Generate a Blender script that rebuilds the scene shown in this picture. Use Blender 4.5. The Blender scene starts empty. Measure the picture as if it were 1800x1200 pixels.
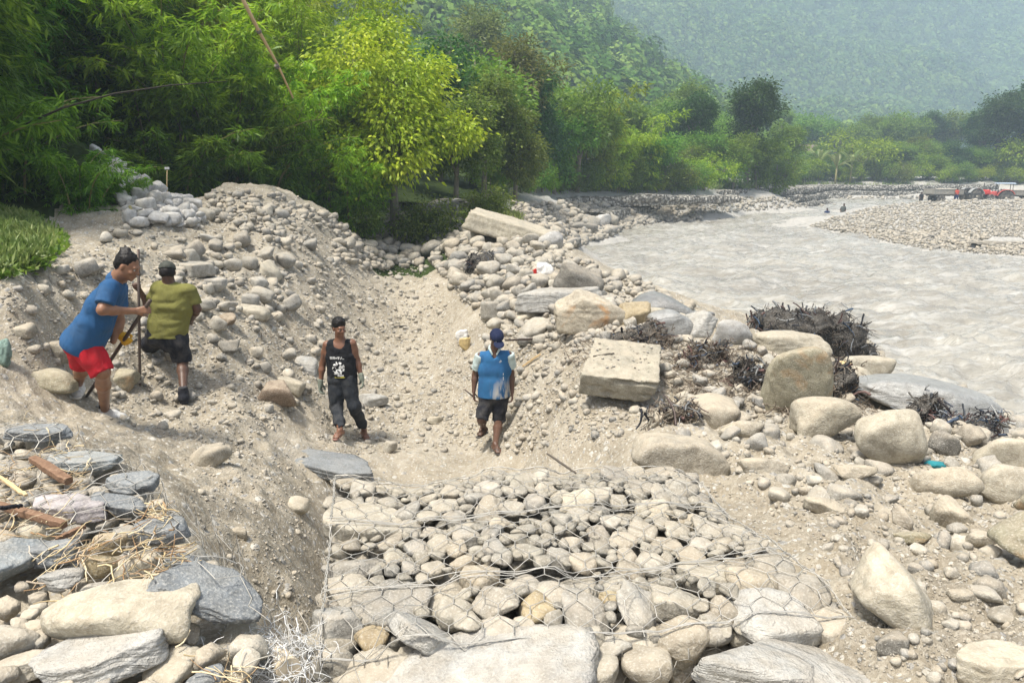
import bpy, bmesh, math, random, time
import numpy as np
from mathutils import Vector, Matrix, noise as mnoise
from mathutils.bvhtree import BVHTree
T0 = time.time()
R = math.radians
random.seed(11)
rng = np.random.default_rng(7)
scene = bpy.context.scene
COL = scene.collection

# ------------------------------------------------------------------ camera
CAMZ, PITCH, FPX = 4.0, R(13.0), 1300.0
cd = bpy.data.cameras.new('camera'); cam = bpy.data.objects.new('camera', cd); COL.objects.link(cam)
cam.location = (0, 0, CAMZ); cam.rotation_euler = (R(77), 0, 0)
cd.sensor_width = 36; cd.lens = 36 * FPX / 1800; cd.clip_start = 0.05; cd.clip_end = 6000
scene.camera = cam
# ------------------------------------------------------------------ sky, sun, exposure
SUN_EL, SUN_AZ = R(68), R(-128)         # azimuth from +Y towards +X ; negative = to the left, ahead of the camera
w = bpy.data.worlds.new('World'); scene.world = w; w.use_nodes = True
nt = w.node_tree; nt.nodes.clear()
sky = nt.nodes.new('ShaderNodeTexSky'); sky.sky_type = 'NISHITA'; sky.sun_disc = False
sky.sun_elevation = SUN_EL; sky.sun_rotation = SUN_AZ; sky.dust_density = 4.0; sky.air_density = 1.0; sky.altitude = 300
hs = nt.nodes.new('ShaderNodeHueSaturation'); hs.inputs['Saturation'].default_value = 0.45
bg = nt.nodes.new('ShaderNodeBackground'); bg.inputs['Strength'].default_value = 0.15
wo = nt.nodes.new('ShaderNodeOutputWorld')
nt.links.new(sky.outputs[0], hs.inputs['Color']); nt.links.new(hs.outputs[0], bg.inputs[0]); nt.links.new(bg.outputs[0], wo.inputs[0])
sl = bpy.data.lights.new('sun', 'SUN'); sun = bpy.data.objects.new('sun', sl); COL.objects.link(sun)
sl.energy = 3.5; sl.angle = R(9); sl.color = (1.0, 0.94, 0.84)
sd = Vector((math.sin(SUN_AZ) * math.cos(SUN_EL), math.cos(SUN_AZ) * math.cos(SUN_EL), math.sin(SUN_EL)))
sun.rotation_euler = sd.to_track_quat('Z', 'Y').to_euler(); sun.location = sd * 60
scene.view_settings.view_transform = 'Standard'; scene.view_settings.look = 'None'
scene.view_settings.exposure = 0.78; scene.view_settings.gamma = 1.0
scene.render.engine = 'CYCLES'
scene.cycles.max_bounces = 6; scene.cycles.diffuse_bounces = 3; scene.cycles.glossy_bounces = 2
scene.cycles.transparent_max_bounces = 6; scene.cycles.transmission_bounces = 3; scene.cycles.volume_bounces = 1

# ------------------------------------------------------------------ picture ray -> place
S13, C13 = math.sin(PITCH), math.cos(PITCH)
def P(px, py, d):
    """point at forward distance d that the photo shows at (px,py)"""
    u = (px - 900) / FPX; v = (py - 600) / FPX
    fwd = C13 - v * S13; zc = d / fwd
    return (u * zc, d, CAMZ - (S13 + v * C13) * zc)
def zcam(p): return p[1] * C13 + (CAMZ - p[2]) * S13
def project(x, y, z):
    zc = y * C13 + (CAMZ - z) * S13; yc = y * S13 - (CAMZ - z) * C13
    return 900 + FPX * x / zc, 600 - FPX * yc / zc

# ------------------------------------------------------------------ object helpers
def tag(o, label=None, cat=None, group=None, kind=None):
    if label: o['label'] = label
    if cat: o['category'] = cat
    if group: o['group'] = group
    if kind: o['kind'] = kind
    return o
def link(name, me, mat=None, parent=None, loc=None):
    o = bpy.data.objects.new(name, me); COL.objects.link(o)
    if mat is not None and me is not None:
        if len(me.materials) == 0: me.materials.append(mat)
    if parent is not None: o.parent = parent
    if loc is not None: o.location = loc
    return o
def empty(name, loc, rz=0.0):
    o = bpy.data.objects.new(name, None); COL.objects.link(o); o.location = loc; o.rotation_euler = (0, 0, rz)
    o.empty_display_size = 0.2
    return o
def mesh_np(name, V, F, smooth=True, mat=None):
    """V (n,3) array, F (m,k) array of equal sized faces or a list of such arrays"""
    me = bpy.data.meshes.new(name)
    V = np.asarray(V, dtype=np.float32)
    Fs = F if isinstance(F, list) else [F]
    Fs = [np.asarray(f, dtype=np.int32) for f in Fs if len(f)]
    me.vertices.add(len(V)); me.vertices.foreach_set('co', V.ravel())
    nl = sum(f.size for f in Fs); nf = sum(len(f) for f in Fs)
    me.loops.add(nl); me.loops.foreach_set('vertex_index', np.concatenate([f.ravel() for f in Fs]))
    me.polygons.add(nf)
    tot = np.concatenate([np.full(len(f), f.shape[1], dtype=np.int32) for f in Fs])
    st = np.concatenate([[0], np.cumsum(tot)[:-1]]).astype(np.int32)
    me.polygons.foreach_set('loop_start', st)
    me.polygons.foreach_set('use_smooth', np.full(nf, smooth))
    me.update(calc_edges=True); me.validate()
    if mat is not None: me.materials.append(mat)
    return me
def copy_tree(o, parent=None):
    c = o.copy(); COL.objects.link(c)
    if parent is not None: c.parent = parent
    for ch in [k for k in o.children]: copy_tree(ch, c)
    return c
class MB:
    """collects vertices and faces of one mesh"""
    def __init__(s): s.v = []; s.f = []
    def add(s, vs, fs):
        n = len(s.v); s.v += [tuple(v) for v in vs]; s.f += [tuple(i + n for i in f) for f in fs]; return s
    def box(s, c, sz, rot=None, bev=0.0):
        x, y, z = sz[0] / 2, sz[1] / 2, sz[2] / 2
        b = min(bev, x * .9, y * .9, z * .9)
        bm = bmesh.new(); bmesh.ops.create_cube(bm, size=1.0)
        for v in bm.verts: v.co = Vector((v.co.x * sz[0], v.co.y * sz[1], v.co.z * sz[2]))
        if b > 0: bmesh.ops.bevel(bm, geom=bm.edges[:] , offset=b, segments=2, affect='EDGES', profile=0.6)
        M = (rot.to_matrix() if hasattr(rot, 'to_matrix') else rot) if rot is not None else Matrix.Identity(3)
        bm.verts.index_update()
        s.add([M @ v.co + Vector(c) for v in bm.verts], [[v.index for v in f.verts] for f in bm.faces]); bm.free(); return s
    def tube(s, pts, rad, n=8, caps=True):
        pts = [Vector(p) for p in pts]
        if not hasattr(rad, '__len__'): rad = [rad] * len(pts)
        prev = None; rings = []
        for i, p in enumerate(pts):
            t = (pts[min(i + 1, len(pts) - 1)] - pts[max(i - 1, 0)])
            t = t.normalized() if t.length > 1e-9 else Vector((0, 0, 1))
            if prev is None: a = t.orthogonal().normalized()
            else:
                a = prev - t * prev.dot(t); a = a.normalized() if a.length > 1e-6 else t.orthogonal().normalized()
            prev = a; b = t.cross(a)
            rings.append([p + (a * math.cos(2 * math.pi * k / n) + b * math.sin(2 * math.pi * k / n)) * rad[i] for k in range(n)])
        vs = [q for r in rings for q in r]; fs = []
        for i in range(len(pts) - 1):
            for k in range(n):
                k2 = (k + 1) % n; fs.append((i * n + k, i * n + k2, (i + 1) * n + k2, (i + 1) * n + k))
        if caps: fs.append(tuple(range(n - 1, -1, -1))); fs.append(tuple((len(pts) - 1) * n + k for k in range(n)))
        return s.add(vs, fs)
    def lathe(s, prof, c, axis='X', n=24):
        """prof list of (axial, radius)"""
        vs = []; fs = []
        for a, r in prof:
            for k in range(n):
                t = 2 * math.pi * k / n; q = (r * math.cos(t), r * math.sin(t))
                v = {'X': (a, q[0], q[1]), 'Y': (q[0], a, q[1]), 'Z': (q[0], q[1], a)}[axis]
                vs.append((v[0] + c[0], v[1] + c[1], v[2] + c[2]))
        for i in range(len(prof) - 1):
            for k in range(n):
                k2 = (k + 1) % n; fs.append((i * n + k, i * n + k2, (i + 1) * n + k2, (i + 1) * n + k))
        fs.append(tuple(range(n))); fs.append(tuple((len(prof) - 1) * n + k for k in range(n)))
        return s.add(vs, fs)
    def mesh(s, name, mat=None, smooth=False):
        me = bpy.data.meshes.new(name); me.from_pydata([tuple(v) for v in s.v], [], s.f); me.update()
        if smooth: me.polygons.foreach_set('use_smooth', [True] * len(me.polygons))
        if mat is not None: me.materials.append(mat)
        return me
    def build(s, name, mat, parent=None, smooth=False, loc=None):
        o = link(name, s.mesh(name, mat, smooth), None, parent, loc); return o

# ------------------------------------------------------------------ numpy noise
def _hash(ix, iy, iz, seed):
    h = (ix.astype(np.int64) * 374761393 + iy.astype(np.int64) * 668265263 + iz.astype(np.int64) * 2147483647 + seed * 974711) & 0xffffffff
    h = ((h ^ (h >> 13)) * 1274126177) & 0xffffffff
    h = ((h ^ (h >> 16)) * 2246822519) & 0xffffffff
    return ((h ^ (h >> 15)) & 0xffff) / 65535.0
def vnoise(x, y, z=None, seed=0):
    if z is None: z = np.zeros_like(x)
    x0 = np.floor(x); y0 = np.floor(y); z0 = np.floor(z)
    fx = x - x0; fy = y - y0; fz = z - z0
    fx = fx * fx * (3 - 2 * fx); fy = fy * fy * (3 - 2 * fy); fz = fz * fz * (3 - 2 * fz)
    def c(a, b, d): return _hash(x0 + a, y0 + b, z0 + d, seed)
    r0 = (c(0, 0, 0) * (1 - fx) + c(1, 0, 0) * fx) * (1 - fy) + (c(0, 1, 0) * (1 - fx) + c(1, 1, 0) * fx) * fy
    r1 = (c(0, 0, 1) * (1 - fx) + c(1, 0, 1) * fx) * (1 - fy) + (c(0, 1, 1) * (1 - fx) + c(1, 1, 1) * fx) * fy
    return (r0 * (1 - fz) + r1 * fz) * 2 - 1
def fbm(x, y, z=None, seed=0, oct=4, gain=0.5):
    a = 1.0; s = 0; f = 1.0
    for i in range(oct):
        s = s + a * vnoise(x * f, y * f, None if z is None else z * f, seed + i * 17); a *= gain; f *= 2.03
    return s

# ------------------------------------------------------------------ materials
class NT:
    def __init__(s, name):
        s.m = bpy.data.materials.new(name); s.m.use_nodes = True; s.t = s.m.node_tree; s.t.nodes.clear()
        s.out = s.n('ShaderNodeOutputMaterial')
    def n(s, typ, **kw):
        nd = s.t.nodes.new(typ)
        for k, v in kw.items():
            if k.startswith('_'): setattr(nd, k[1:], v)
        return nd
    def l(s, a, b): s.t.links.new(a, b)
    def val(s, sock, v):
        if hasattr(v, 'is_linked') or isinstance(v, bpy.types.NodeSocket): s.l(v, sock)
        else: sock.default_value = v
    def coord(s, kind='Object'):
        return s.n('ShaderNodeTexCoord').outputs[kind]
    def pos(s): return s.n('ShaderNodeNewGeometry').outputs['Position']
    def noise(s, vec, scale, detail=4, rough=0.55, dist=0.0, out='Fac'):
        nd = s.n('ShaderNodeTexNoise'); s.l(vec, nd.inputs['Vector']); nd.inputs['Scale'].default_value = scale
        nd.inputs['Detail'].default_value = detail; nd.inputs['Roughness'].default_value = rough; nd.inputs['Distortion'].default_value = dist
        return nd.outputs[out]
    def voro(s, vec, scale, feature='F1', out='Distance', rand=1.0):
        nd = s.n('ShaderNodeTexVoronoi', _feature=feature); s.l(vec, nd.inputs['Vector']); nd.inputs['Scale'].default_value = scale
        nd.inputs['Randomness'].default_value = rand
        return nd.outputs[out]
    def ramp(s, fac, stops, interp='LINEAR'):
        nd = s.n('ShaderNodeValToRGB'); s.l(fac, nd.inputs[0]); cr = nd.color_ramp; cr.interpolation = interp
        while len(cr.elements) < len(stops): cr.elements.new(0.5)
        for e, (p, c) in zip(cr.elements, stops):
            e.position = p; e.color = tuple(c) + (1,) if len(c) == 3 else c
        return nd.outputs[0]
    def mix(s, fac, a, b, mode='MIX'):
        nd = s.n('ShaderNodeMix', _data_type='RGBA', _blend_type=mode)
        s.val(nd.inputs[0], fac); 
        for i, v in ((6, a), (7, b)):
            if isinstance(v, tuple): nd.inputs[i].default_value = v + (1,) if len(v) == 3 else v
            else: s.l(v, nd.inputs[i])
        return nd.outputs[2]
    def math(s, op, a, b=0.0, clamp=False):
        nd = s.n('ShaderNodeMath', _operation=op, _use_clamp=clamp); s.val(nd.inputs[0], a); s.val(nd.inputs[1], b); return nd.outputs[0]
    def rng(s, v, a, b, c=0.0, d=1.0):
        nd = s.n('ShaderNodeMapRange'); s.l(v, nd.inputs[0])
        for i, q in zip((1, 2, 3, 4), (a, b, c, d)): nd.inputs[i].default_value = q
        return nd.outputs[0]
    def scalev(s, vec, sc):
        nd = s.n('ShaderNodeMapping'); s.l(vec, nd.inputs[0]); nd.inputs['Scale'].default_value = sc; return nd.outputs[0]
    def offs(s, vec, add):
        nd = s.n('ShaderNodeVectorMath', _operation='ADD'); s.l(vec, nd.inputs[0]); s.val(nd.inputs[1], add); return nd.outputs[0]
    def bump(s, h, strength, dist, prev=None):
        nd = s.n('ShaderNodeBump'); s.l(h, nd.inputs['Height']); nd.inputs['Strength'].default_value = strength; nd.inputs['Distance'].default_value = dist
        if prev is not None: s.l(prev, nd.inputs['Normal'])
        return nd.outputs[0]
    def pbr(s, color, rough=0.8, normal=None, spec=0.3, metal=0.0):
        b = s.n('ShaderNodeBsdfPrincipled')
        if isinstance(color, tuple): b.inputs['Base Color'].default_value = color + (1,) if len(color) == 3 else color
        else: s.l(color, b.inputs['Base Color'])
        s.val(b.inputs['Roughness'], rough); b.inputs['Specular IOR Level'].default_value = spec; b.inputs['Metallic'].default_value = metal
        if normal is not None: s.l(normal, b.inputs['Normal'])
        return b
    def done(s, b):
        s.l(b.outputs[0], s.out.inputs['Surface']); return s.m

def rock_mat(name, stops, dust=0.5, dustcol=(.47, .40, .30), bumpd=0.02, island=False, rough=0.85, vein=0.0, rust=0.0, wet=0.0, scale=1.0):
    t = NT(name); g = t.n('ShaderNodeNewGeometry')
    if island: rnd = g.outputs['Random Per Island']; vec = t.pos()
    else:
        oi = t.n('ShaderNodeObjectInfo'); rnd = oi.outputs['Random']
        cx = t.n('ShaderNodeCombineXYZ'); r9 = t.math('MULTIPLY', rnd, 37.0)
        for i in range(3): t.l(r9, cx.inputs[i])
        vec = t.offs(t.pos(), cx.outputs[0])
    base = t.ramp(rnd, stops)
    n1 = t.noise(vec, 2.2 * scale, 3, .6); n2 = t.noise(vec, 14 * scale, 5, .65); n3 = t.noise(vec, 90 * scale, 3, .6)
    c = t.mix(t.rng(n1, .35, .7), t.mix(1.0, base, (.72, .73, .75), 'MULTIPLY'), base)
    c = t.mix(t.rng(n2, .35, .68), t.mix(1.0, c, (.62, .60, .57), 'MULTIPLY'), c)
    c = t.mix(t.math('MULTIPLY', t.rng(n3, .5, .75), .45), c, (.66, .63, .56))
    if vein > 0:   # sedimentary bands
        sx = t.n('ShaderNodeSeparateXYZ'); dv = t.noise(vec, 1.5, 3, .5, out='Color')
        av = t.n('ShaderNodeVectorMath', _operation='SCALE'); t.l(dv, av.inputs[0]); av.inputs['Scale'].default_value = .35
        tv = t.offs(t.scalev(vec, (.5, .35, 1.0)), av.outputs[0]); bn = t.noise(t.scalev(tv, (1, 1, 9)), 3.0, 3, .6)
        c = t.mix(t.math('MULTIPLY', t.rng(bn, .47, .62), vein), c, (.20, .20, .20))
    if rust > 0:
        rn = t.noise(vec, 1.8, 4, .6, 1.2); c = t.mix(t.math('MULTIPLY', t.rng(rn, .54, .68), rust), c, (.42, .22, .08))
    if dust > 0:
        sp = t.n('ShaderNodeSeparateXYZ'); t.l(g.outputs['Normal'], sp.inputs[0])
        up = t.rng(sp.outputs[2], .25, .85); dn = t.rng(t.noise(vec, 5, 5, .7), .36, .6)
        c = t.mix(t.math('MULTIPLY', t.math('MULTIPLY', up, dn), dust), c, dustcol)
    h = t.math('ADD', t.math('MULTIPLY', n2, .7), t.math('MULTIPLY', n3, .3))
    nb = t.bump(h, .9, bumpd)
    if vein > 0: nb = t.bump(bn, .7, bumpd * 1.2, nb)
    b = t.pbr(c, rough if wet == 0 else .35, nb, .3 if wet == 0 else .6)
    return t.done(b)
# ------------------------------------------------------------------ terrain from surveyed points
OFF = 5.0
def warp(x, y): return x / (y + OFF) * 3.0, np.log(y + OFF) * 2.0
ctrl = []
def cp(px, py, d): ctrl.append(P(px, py, d))
def cw(x, y, z): ctrl.append((x, y, z))
# left heap and slope
for a in [(165, 268, 17.5), (240, 318, 16.3), (310, 372, 15), (400, 328, 17.5), (480, 336, 18.5), (540, 362, 19.5), (590, 378, 20.5),
          (380, 400, 14.5), (300, 440, 11.5), (380, 470, 11.8), (470, 500, 12), (470, 430, 14.5), (560, 470, 15.5), (600, 430, 19), (560, 560, 12.8),
          (225, 450, 9.8), (150, 480, 8.6), (30, 510, 7.2), (60, 440, 9.5), (0, 385, 12), (120, 400, 12.5), (230, 395, 13),
          (300, 392, 18), (345, 372, 18.8), (255, 372, 18.8), (200, 340, 19), (300, 540, 9.2), (420, 600, 9.6), (500, 600, 10.8), (470, 690, 9.0), (560, 690, 10.0), (330, 697, 8.3), (250, 660, 8.2),
          (190, 745, 6.5), (80, 690, 6.8), (135, 700, 7.2), (30, 640, 6.9), (150, 600, 8.0),
          (300, 790, 6.2), (400, 800, 6.4), (480, 790, 7.3), (420, 740, 7.5),
          (450, 860, 5.6), (420, 900, 4.9), (480, 960, 4.6), (350, 850, 5.2), (250, 790, 5.4), (520, 860, 6.0),
          (540, 1050, 4.3), (530, 1180, 3.9), (500, 1100, 4.2), (480, 1180, 3.4)]: cp(*a)
# channel floor
for a in [(620, 778, 9.5), (700, 790, 9.3), (790, 800, 9.3), (870, 797, 9.4), (660, 700, 11.2), (760, 700, 11.2), (830, 690, 11.2), (700, 620, 14), (760, 600, 14.8),
          (640, 560, 15.8), (700, 540, 17.5), (770, 560, 16.3), (660, 490, 20.5), (720, 480, 22), (620, 520, 16.5),
          (600, 450, 20), (660, 440, 23), (720, 420, 25), (760, 440, 24), (640, 395, 25), (720, 380, 27), (800, 400, 27)]: cp(*a)
for x, y in [(-1.4, 8), (-.5, 8), (.3, 8), (-1.6, 6.5), (-.8, 6.3), (.2, 6), (-1.3, 5.2), (-.2, 5)]: cw(x, y, .38)
# right bank
for a in [(900, 740, 9.0), (930, 700, 8.8), (960, 740, 7.6), (960, 650, 9.2), (880, 640, 11), (900, 590, 11.2), (1000, 700, 7.6), (1020, 640, 8.4), (1100, 720, 7.0),
          (1180, 690, 7.4), (1180, 620, 8.6), (1060, 590, 9.6), (1100, 800, 5.6), (1000, 790, 6.6), (1050, 760, 6.6),
          (960, 560, 11.6), (860, 550, 13.6), (820, 520, 15), (1000, 530, 11.8), (960, 490, 14.3), (850, 470, 17.5), (1050, 510, 12.4), (790, 470, 19.5),
          (900, 450, 18.5), (950, 440, 19.5), (850, 410, 22.5), (930, 410, 24), (820, 380, 26), (980, 430, 24),
          (1250, 750, 6.2), (1350, 720, 6.9), (1300, 650, 7.9), (1300, 610, 8.9), (1220, 600, 9.2), (1400, 640, 8.4), (1500, 720, 6.9), (1480, 670, 8.2),
          (1300, 800, 5.2), (1300, 900, 4.3), (1400, 860, 4.6), (1500, 900, 4.1), (1600, 850, 4.9), (1700, 800, 6.0), (1790, 790, 6.6), (1640, 750, 6.7), (1560, 790, 6.0),
          (1500, 1020, 3.2), (1600, 1000, 3.45), (1700, 930, 4.0), (1790, 900, 4.5), (1790, 1000, 3.4), (1600, 1100, 2.7), (1750, 1100, 2.7), (1500, 1100, 2.7), (1350, 950, 3.6)]: cp(*a)
cw(3.2, 1.5, 2.35); cw(1.2, 1.8, 2.0); cw(0, 1.5, 1.95); cw(5, 2, 2.3); cw(8, 2, 2.2); cw(8, 5, 1.6); cw(12, 5, -.2); cw(3, -2, 2.4); cw(-3, -2, 2.6); cw(0, -3, 2.4); cw(12, -2, .2)
cw(-.6, 1.2, 2.3)
cw(-1.0, 3.2, .95); cw(-1.14, 3.8, .8); cw(-.92, 2.7, 1.05); cw(-1.15, 4.2, .75)
# under the foreground gabion
for q in [(-.4, 3), (.3, 3.2), (1.1, 3), (.3, 4), (.8, 4)]: cw(q[0], q[1], 1.75)
# left gabion top ground
for a in [(40, 760), (150, 850), (60, 950), (180, 960), (100, 1100), (250, 1100), (0, 850)]:
    v = (a[1] - 600) / FPX; tn = (S13 + v * C13) / (C13 - v * S13); cp(a[0], a[1], 1.56 / tn)
cw(-3, 2, 2.5); cw(-5, 3, 2.6); cw(-6, 5, 2.6); cw(-2, .5, 2.5); cw(-7, 8, 2.9); cw(-10, 6, 3.2); cw(-14, 10, 3.8); cw(-16, 16, 4.5); cw(-22, 22, 6); cw(-10, 18, 4.6); cw(-12, -2, 3.2)
cw(-11, 13, 3.5)
# behind heap: forest floor
for x, y, z in [(-11, 24, 4.4), (-7, 23, 3.0), (-5, 28, 3.0), (-10, 32, 5), (-3, 33, 3.0), (0, 34, 2.6), (-20, 40, 8), (-8, 45, 5), (2, 45, 2.6), (-35, 40, 16), (-50, 60, 30), (-20, 65, 14), (-5, 62, 6), (5, 60, 3.6), (15, 66, 3.2), (-35, 20, 10), (-40, 0, 9)]: cw(x, y, z)
# far left river bank (gabions along it)
for a in [(900, 372, 33), (950, 400, 29), (1000, 395, 36), (950, 350, 46), (1050, 375, 46), (1050, 345, 56), (1150, 342, 63), (1250, 337, 68), (1350, 336, 76), (1000, 415, 33)]: cp(*a)
def shore(px, py, z=0.0):
    v = (py - 600) / FPX; tn = (S13 + v * C13) / (C13 - v * S13); p = P(px, py, (CAMZ - z) / tn); return p
SHL = [(1850, 775), (1790, 748), (1680, 700), (1570, 652), (1540, 610), (1450, 560), (1320, 556), (1230, 535), (1180, 515), (1130, 495), (1060, 470), (1005, 448), (1000, 432), (1050, 415), (1100, 402), (1200, 389), (1300, 379), (1420, 367), (1500, 361)]
shl = [shore(*a) for a in SHL]
for p in shl: ctrl.append((p[0], p[1], -.03))
for (px, py) in [(1830, 700), (1750, 650), (1650, 600), (1500, 545), (1350, 510), (1230, 480), (1130, 445), (1120, 425), (1250, 405), (1350, 392), (1450, 450), (1600, 500), (1750, 560), (1700, 480), (1500, 430), (1300, 440), (1380, 388)]:
    p = shore(px, py, -.5); ctrl.append(p)
# gravel bar
SHR = [(1418, 396), (1450, 405), (1530, 418), (1590, 430), (1640, 440), (1700, 444), (1790, 449)]
shr = [shore(*a) for a in SHR]
for p in shr: ctrl.append((p[0], p[1], .12)); ctrl.append((p[0] + .8, p[1] + 2.5, .55))
for a in [(1480, 392, .28), (1560, 402, .4), (1650, 415, .5), (1750, 422, .6), (1800, 430, .5), (1500, 378, .35), (1600, 370, .6), (1700, 378, .8), (1800, 385, .85), (1620, 356, .9), (1700, 353, 1.0), (1790, 351, 1.05), (1850, 360, 1.0), (1900, 400, .8)]:
    p = shore(*a); ctrl.append(p)
cw(60, 60, 1.2); cw(60, 80, 1.3); cw(80, 100, 1.5); cw(45, 35, .2); cw(30, 25, -.6); cw(25, 10, -.6); cw(50, 20, -.5); cw(90, 40, .5); cw(60, 10, -.5); cw(30, -3, -.5); cw(100, -3, -.4)
# channel behind the bar and the far bank
for px in (1450, 1550, 1650, 1750, 1850): p = P(px, 352, 98); cw(p[0], 98, -.5)
for px in (1350, 1450, 1550, 1650, 1750, 1850):
    p = P(px, 345, 109); cw(p[0], 109, .2); cw(p[0], 112, 2.0); cw(p[0], 122, 2.6)
cw(60, 150, 4); cw(90, 160, 5); cw(130, 120, 4); cw(150, 60, 1); cw(20, 100, 6)
# hills
for a in [(1000, 200, 95), (1100, 230, 95), (900, 120, 130), (1000, 90, 170), (700, 0, 120), (500, -60, 110), (200, -100, 90), (1100, 110, 190), (1060, 5, 300), (1200, 100, 260), (1200, 200, 130), (1300, 175, 240), (1300, 240, 130), (1400, 228, 220), (1400, 262, 140), (1500, 268, 190), (1600, 280, 190), (1750, 285, 190), (1900, 285, 190),
          (900, -40, 260), (700, -150, 250), (400, -300, 260), (0, -300, 200), (-300, -200, 150)]:
    q = P(*a); ctrl.append((q[0], q[1], max(q[2] - 9.5, 2.8)))
for a in [(1150, -150, 700), (1350, 0, 620), (1500, 100, 560), (1600, 200, 500), (1700, 240, 480), (1800, 250, 470), (1950, 200, 500), (1800, 60, 620), (1500, -60, 680), (1250, -20, 640), (1800, -100, 760), (1650, -20, 680), (2200, 50, 600), (2400, -100, 800), (1400, 200, 460), (1500, 240, 430), (1100, -400, 1100), (1800, -400, 1200), (2600, -300, 1200), (700, -500, 900), (0, -500, 800), (-600, -500, 900)]: cp(*a)
cw(100, 300, 10); cw(180, 340, 12); cw(260, 330, 14); cw(300, 200, 8); cw(200, 100, 3); cw(500, 300, 60)
ctrl = np.array(ctrl)
cu, cv = warp(ctrl[:, 0], ctrl[:, 1])
EPS = .06
def kern(r2): return np.sqrt(r2 + EPS * EPS)
A = kern((cu[:, None] - cu[None]) ** 2 + (cv[:, None] - cv[None]) ** 2)
nC = len(ctrl); lam = np.eye(nC) * -.012
Z = np.log1p(np.maximum(ctrl[:, 2] + 3, 0) / 10.0)       # compress heights so that hills do not ripple the near ground
M_ = np.zeros((nC + 1, nC + 1)); M_[:nC, :nC] = A + lam; M_[nC, :nC] = 1; M_[:nC, nC] = 1
sol = np.linalg.solve(M_, np.concatenate([Z, [0]]))
def tz(x, y):
    shp = np.shape(x); x = np.ravel(x).astype(float); y = np.ravel(y).astype(float); out = np.empty_like(x)
    for i in range(0, len(x), 40000):
        u, v = warp(x[i:i + 40000], y[i:i + 40000])
        r2 = (u[:, None] - cu[None]) ** 2 + (v[:, None] - cv[None]) ** 2
        out[i:i + 40000] = np.expm1(kern(r2) @ sol[:nC] + sol[nC]) * 10 - 3
    return out.reshape(shp)
def in_poly(x, y, poly):
    inside = np.zeros(np.shape(x), bool); n = len(poly); j = n - 1
    for i in range(n):
        xi, yi = poly[i][0], poly[i][1]; xj, yj = poly[j][0], poly[j][1]
        cnd = ((yi > y) != (yj > y)) & (x < (xj - xi) * (y - yi) / (yj - yi + 1e-12) + xi); inside ^= cnd; j = i
    return inside
def poly_dist(x, y, poly):
    d = np.full(np.shape(x), 1e9); n = len(poly)
    for i in range(n):
        ax, ay = poly[i][0], poly[i][1]; bx, by = poly[(i + 1) % n][0], poly[(i + 1) % n][1]
        t = np.clip(((x - ax) * (bx - ax) + (y - ay) * (by - ay)) / ((bx - ax) ** 2 + (by - ay) ** 2), 0, 1)
        d = np.minimum(d, np.hypot(x - ax - t * (bx - ax), y - ay - t * (by - ay)))
    return np.where(in_poly(x, y, poly), d, -d)
# gabion outlines (top corner heights)
def flatpt(px, py, z):
    v = (py - 600) / FPX; tn = (S13 + v * C13) / (C13 - v * S13); return P(px, py, (CAMZ - z) / tn)
GZ = 2.2
GABN = [flatpt(560, 1130, GZ), flatpt(1500, 1075, GZ), flatpt(1190, 812, GZ), flatpt(590, 838, GZ)]
LZ = 2.5
GABL = [flatpt(475, 1092, LZ), flatpt(320, 905, LZ), flatpt(210, 805, LZ), flatpt(40, 738, LZ), flatpt(-60, 745, LZ), (-3.2, 2.6, LZ), (-2.2, 1.2, LZ), (-.75, 1.55, LZ)]
def detail(x, y):
    k = np.clip((y + 4) / 12, .6, 3)
    soft = fbm(x * .9, y * .9, seed=3, oct=3) * .07
    lump = fbm(x * 4, y * 4, seed=9, oct=4, gain=.6) * .028
    ch = np.clip(1.2 - np.abs(x + .3) / 2.0, 0, 1) * np.clip((y - 6) / 3, 0, 1) * np.clip((30 - y) / 10, 0, 1)
    rt = np.clip((x - .9) / .8, 0, 1) * np.clip((9 - y) / 3, 0, 1); lf = np.clip((-x - 1.2) / 1.0, 0, 1) * np.clip((22 - y) / 6, 0, 1)
    rg = (1 - np.abs(fbm(x * 2.6 + 5, y * 2.6, seed=13, oct=4, gain=.6))) * .085 - .05 + fbm(x * 7, y * 7, seed=19, oct=3, gain=.6) * .022
    return rg * np.maximum(rt, lf * .9) + (soft + lump + np.maximum(fbm(x * 9, y * 9, seed=5, oct=2), 0) * .02) * np.clip(k, .8, 1.6) * (1 - .5 * ch)
def zfull(x, y):
    z = tz(x, y)
    far = y > 130
    det = detail(x, y) * np.where(z < -.1, .3, 1) * np.clip((200 - y) / 80, 0, 1)
    z = z + det
    z = np.where(far, z + fbm(x / 60, y / 60, seed=31, oct=4) * np.clip((y - 130) / 300, 0, 1) * 14, z)
    z = np.where(z > 120, 120 + 95 * np.tanh((z - 120) / 95), z)
    dg = poly_dist(x, y, GABN); s = np.clip((dg + .02) / .10, 0, 1)
    z = z * (1 - s) + (GZ - .32) * s
    dl = poly_dist(x, y, GABL); s = np.clip((dl + .06) / .12, 0, 1)
    z = z * (1 - s) + (LZ - .13 + .02 * fbm(x * 3, y * 3, seed=2, oct=2)) * s
    return z
NT_, NS_ = 1000, 780
tt = np.linspace(math.log(-3.4 + OFF), math.log(1500 + OFF), NT_); ss = np.linspace(-1.05, 1.05, NS_)
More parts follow.
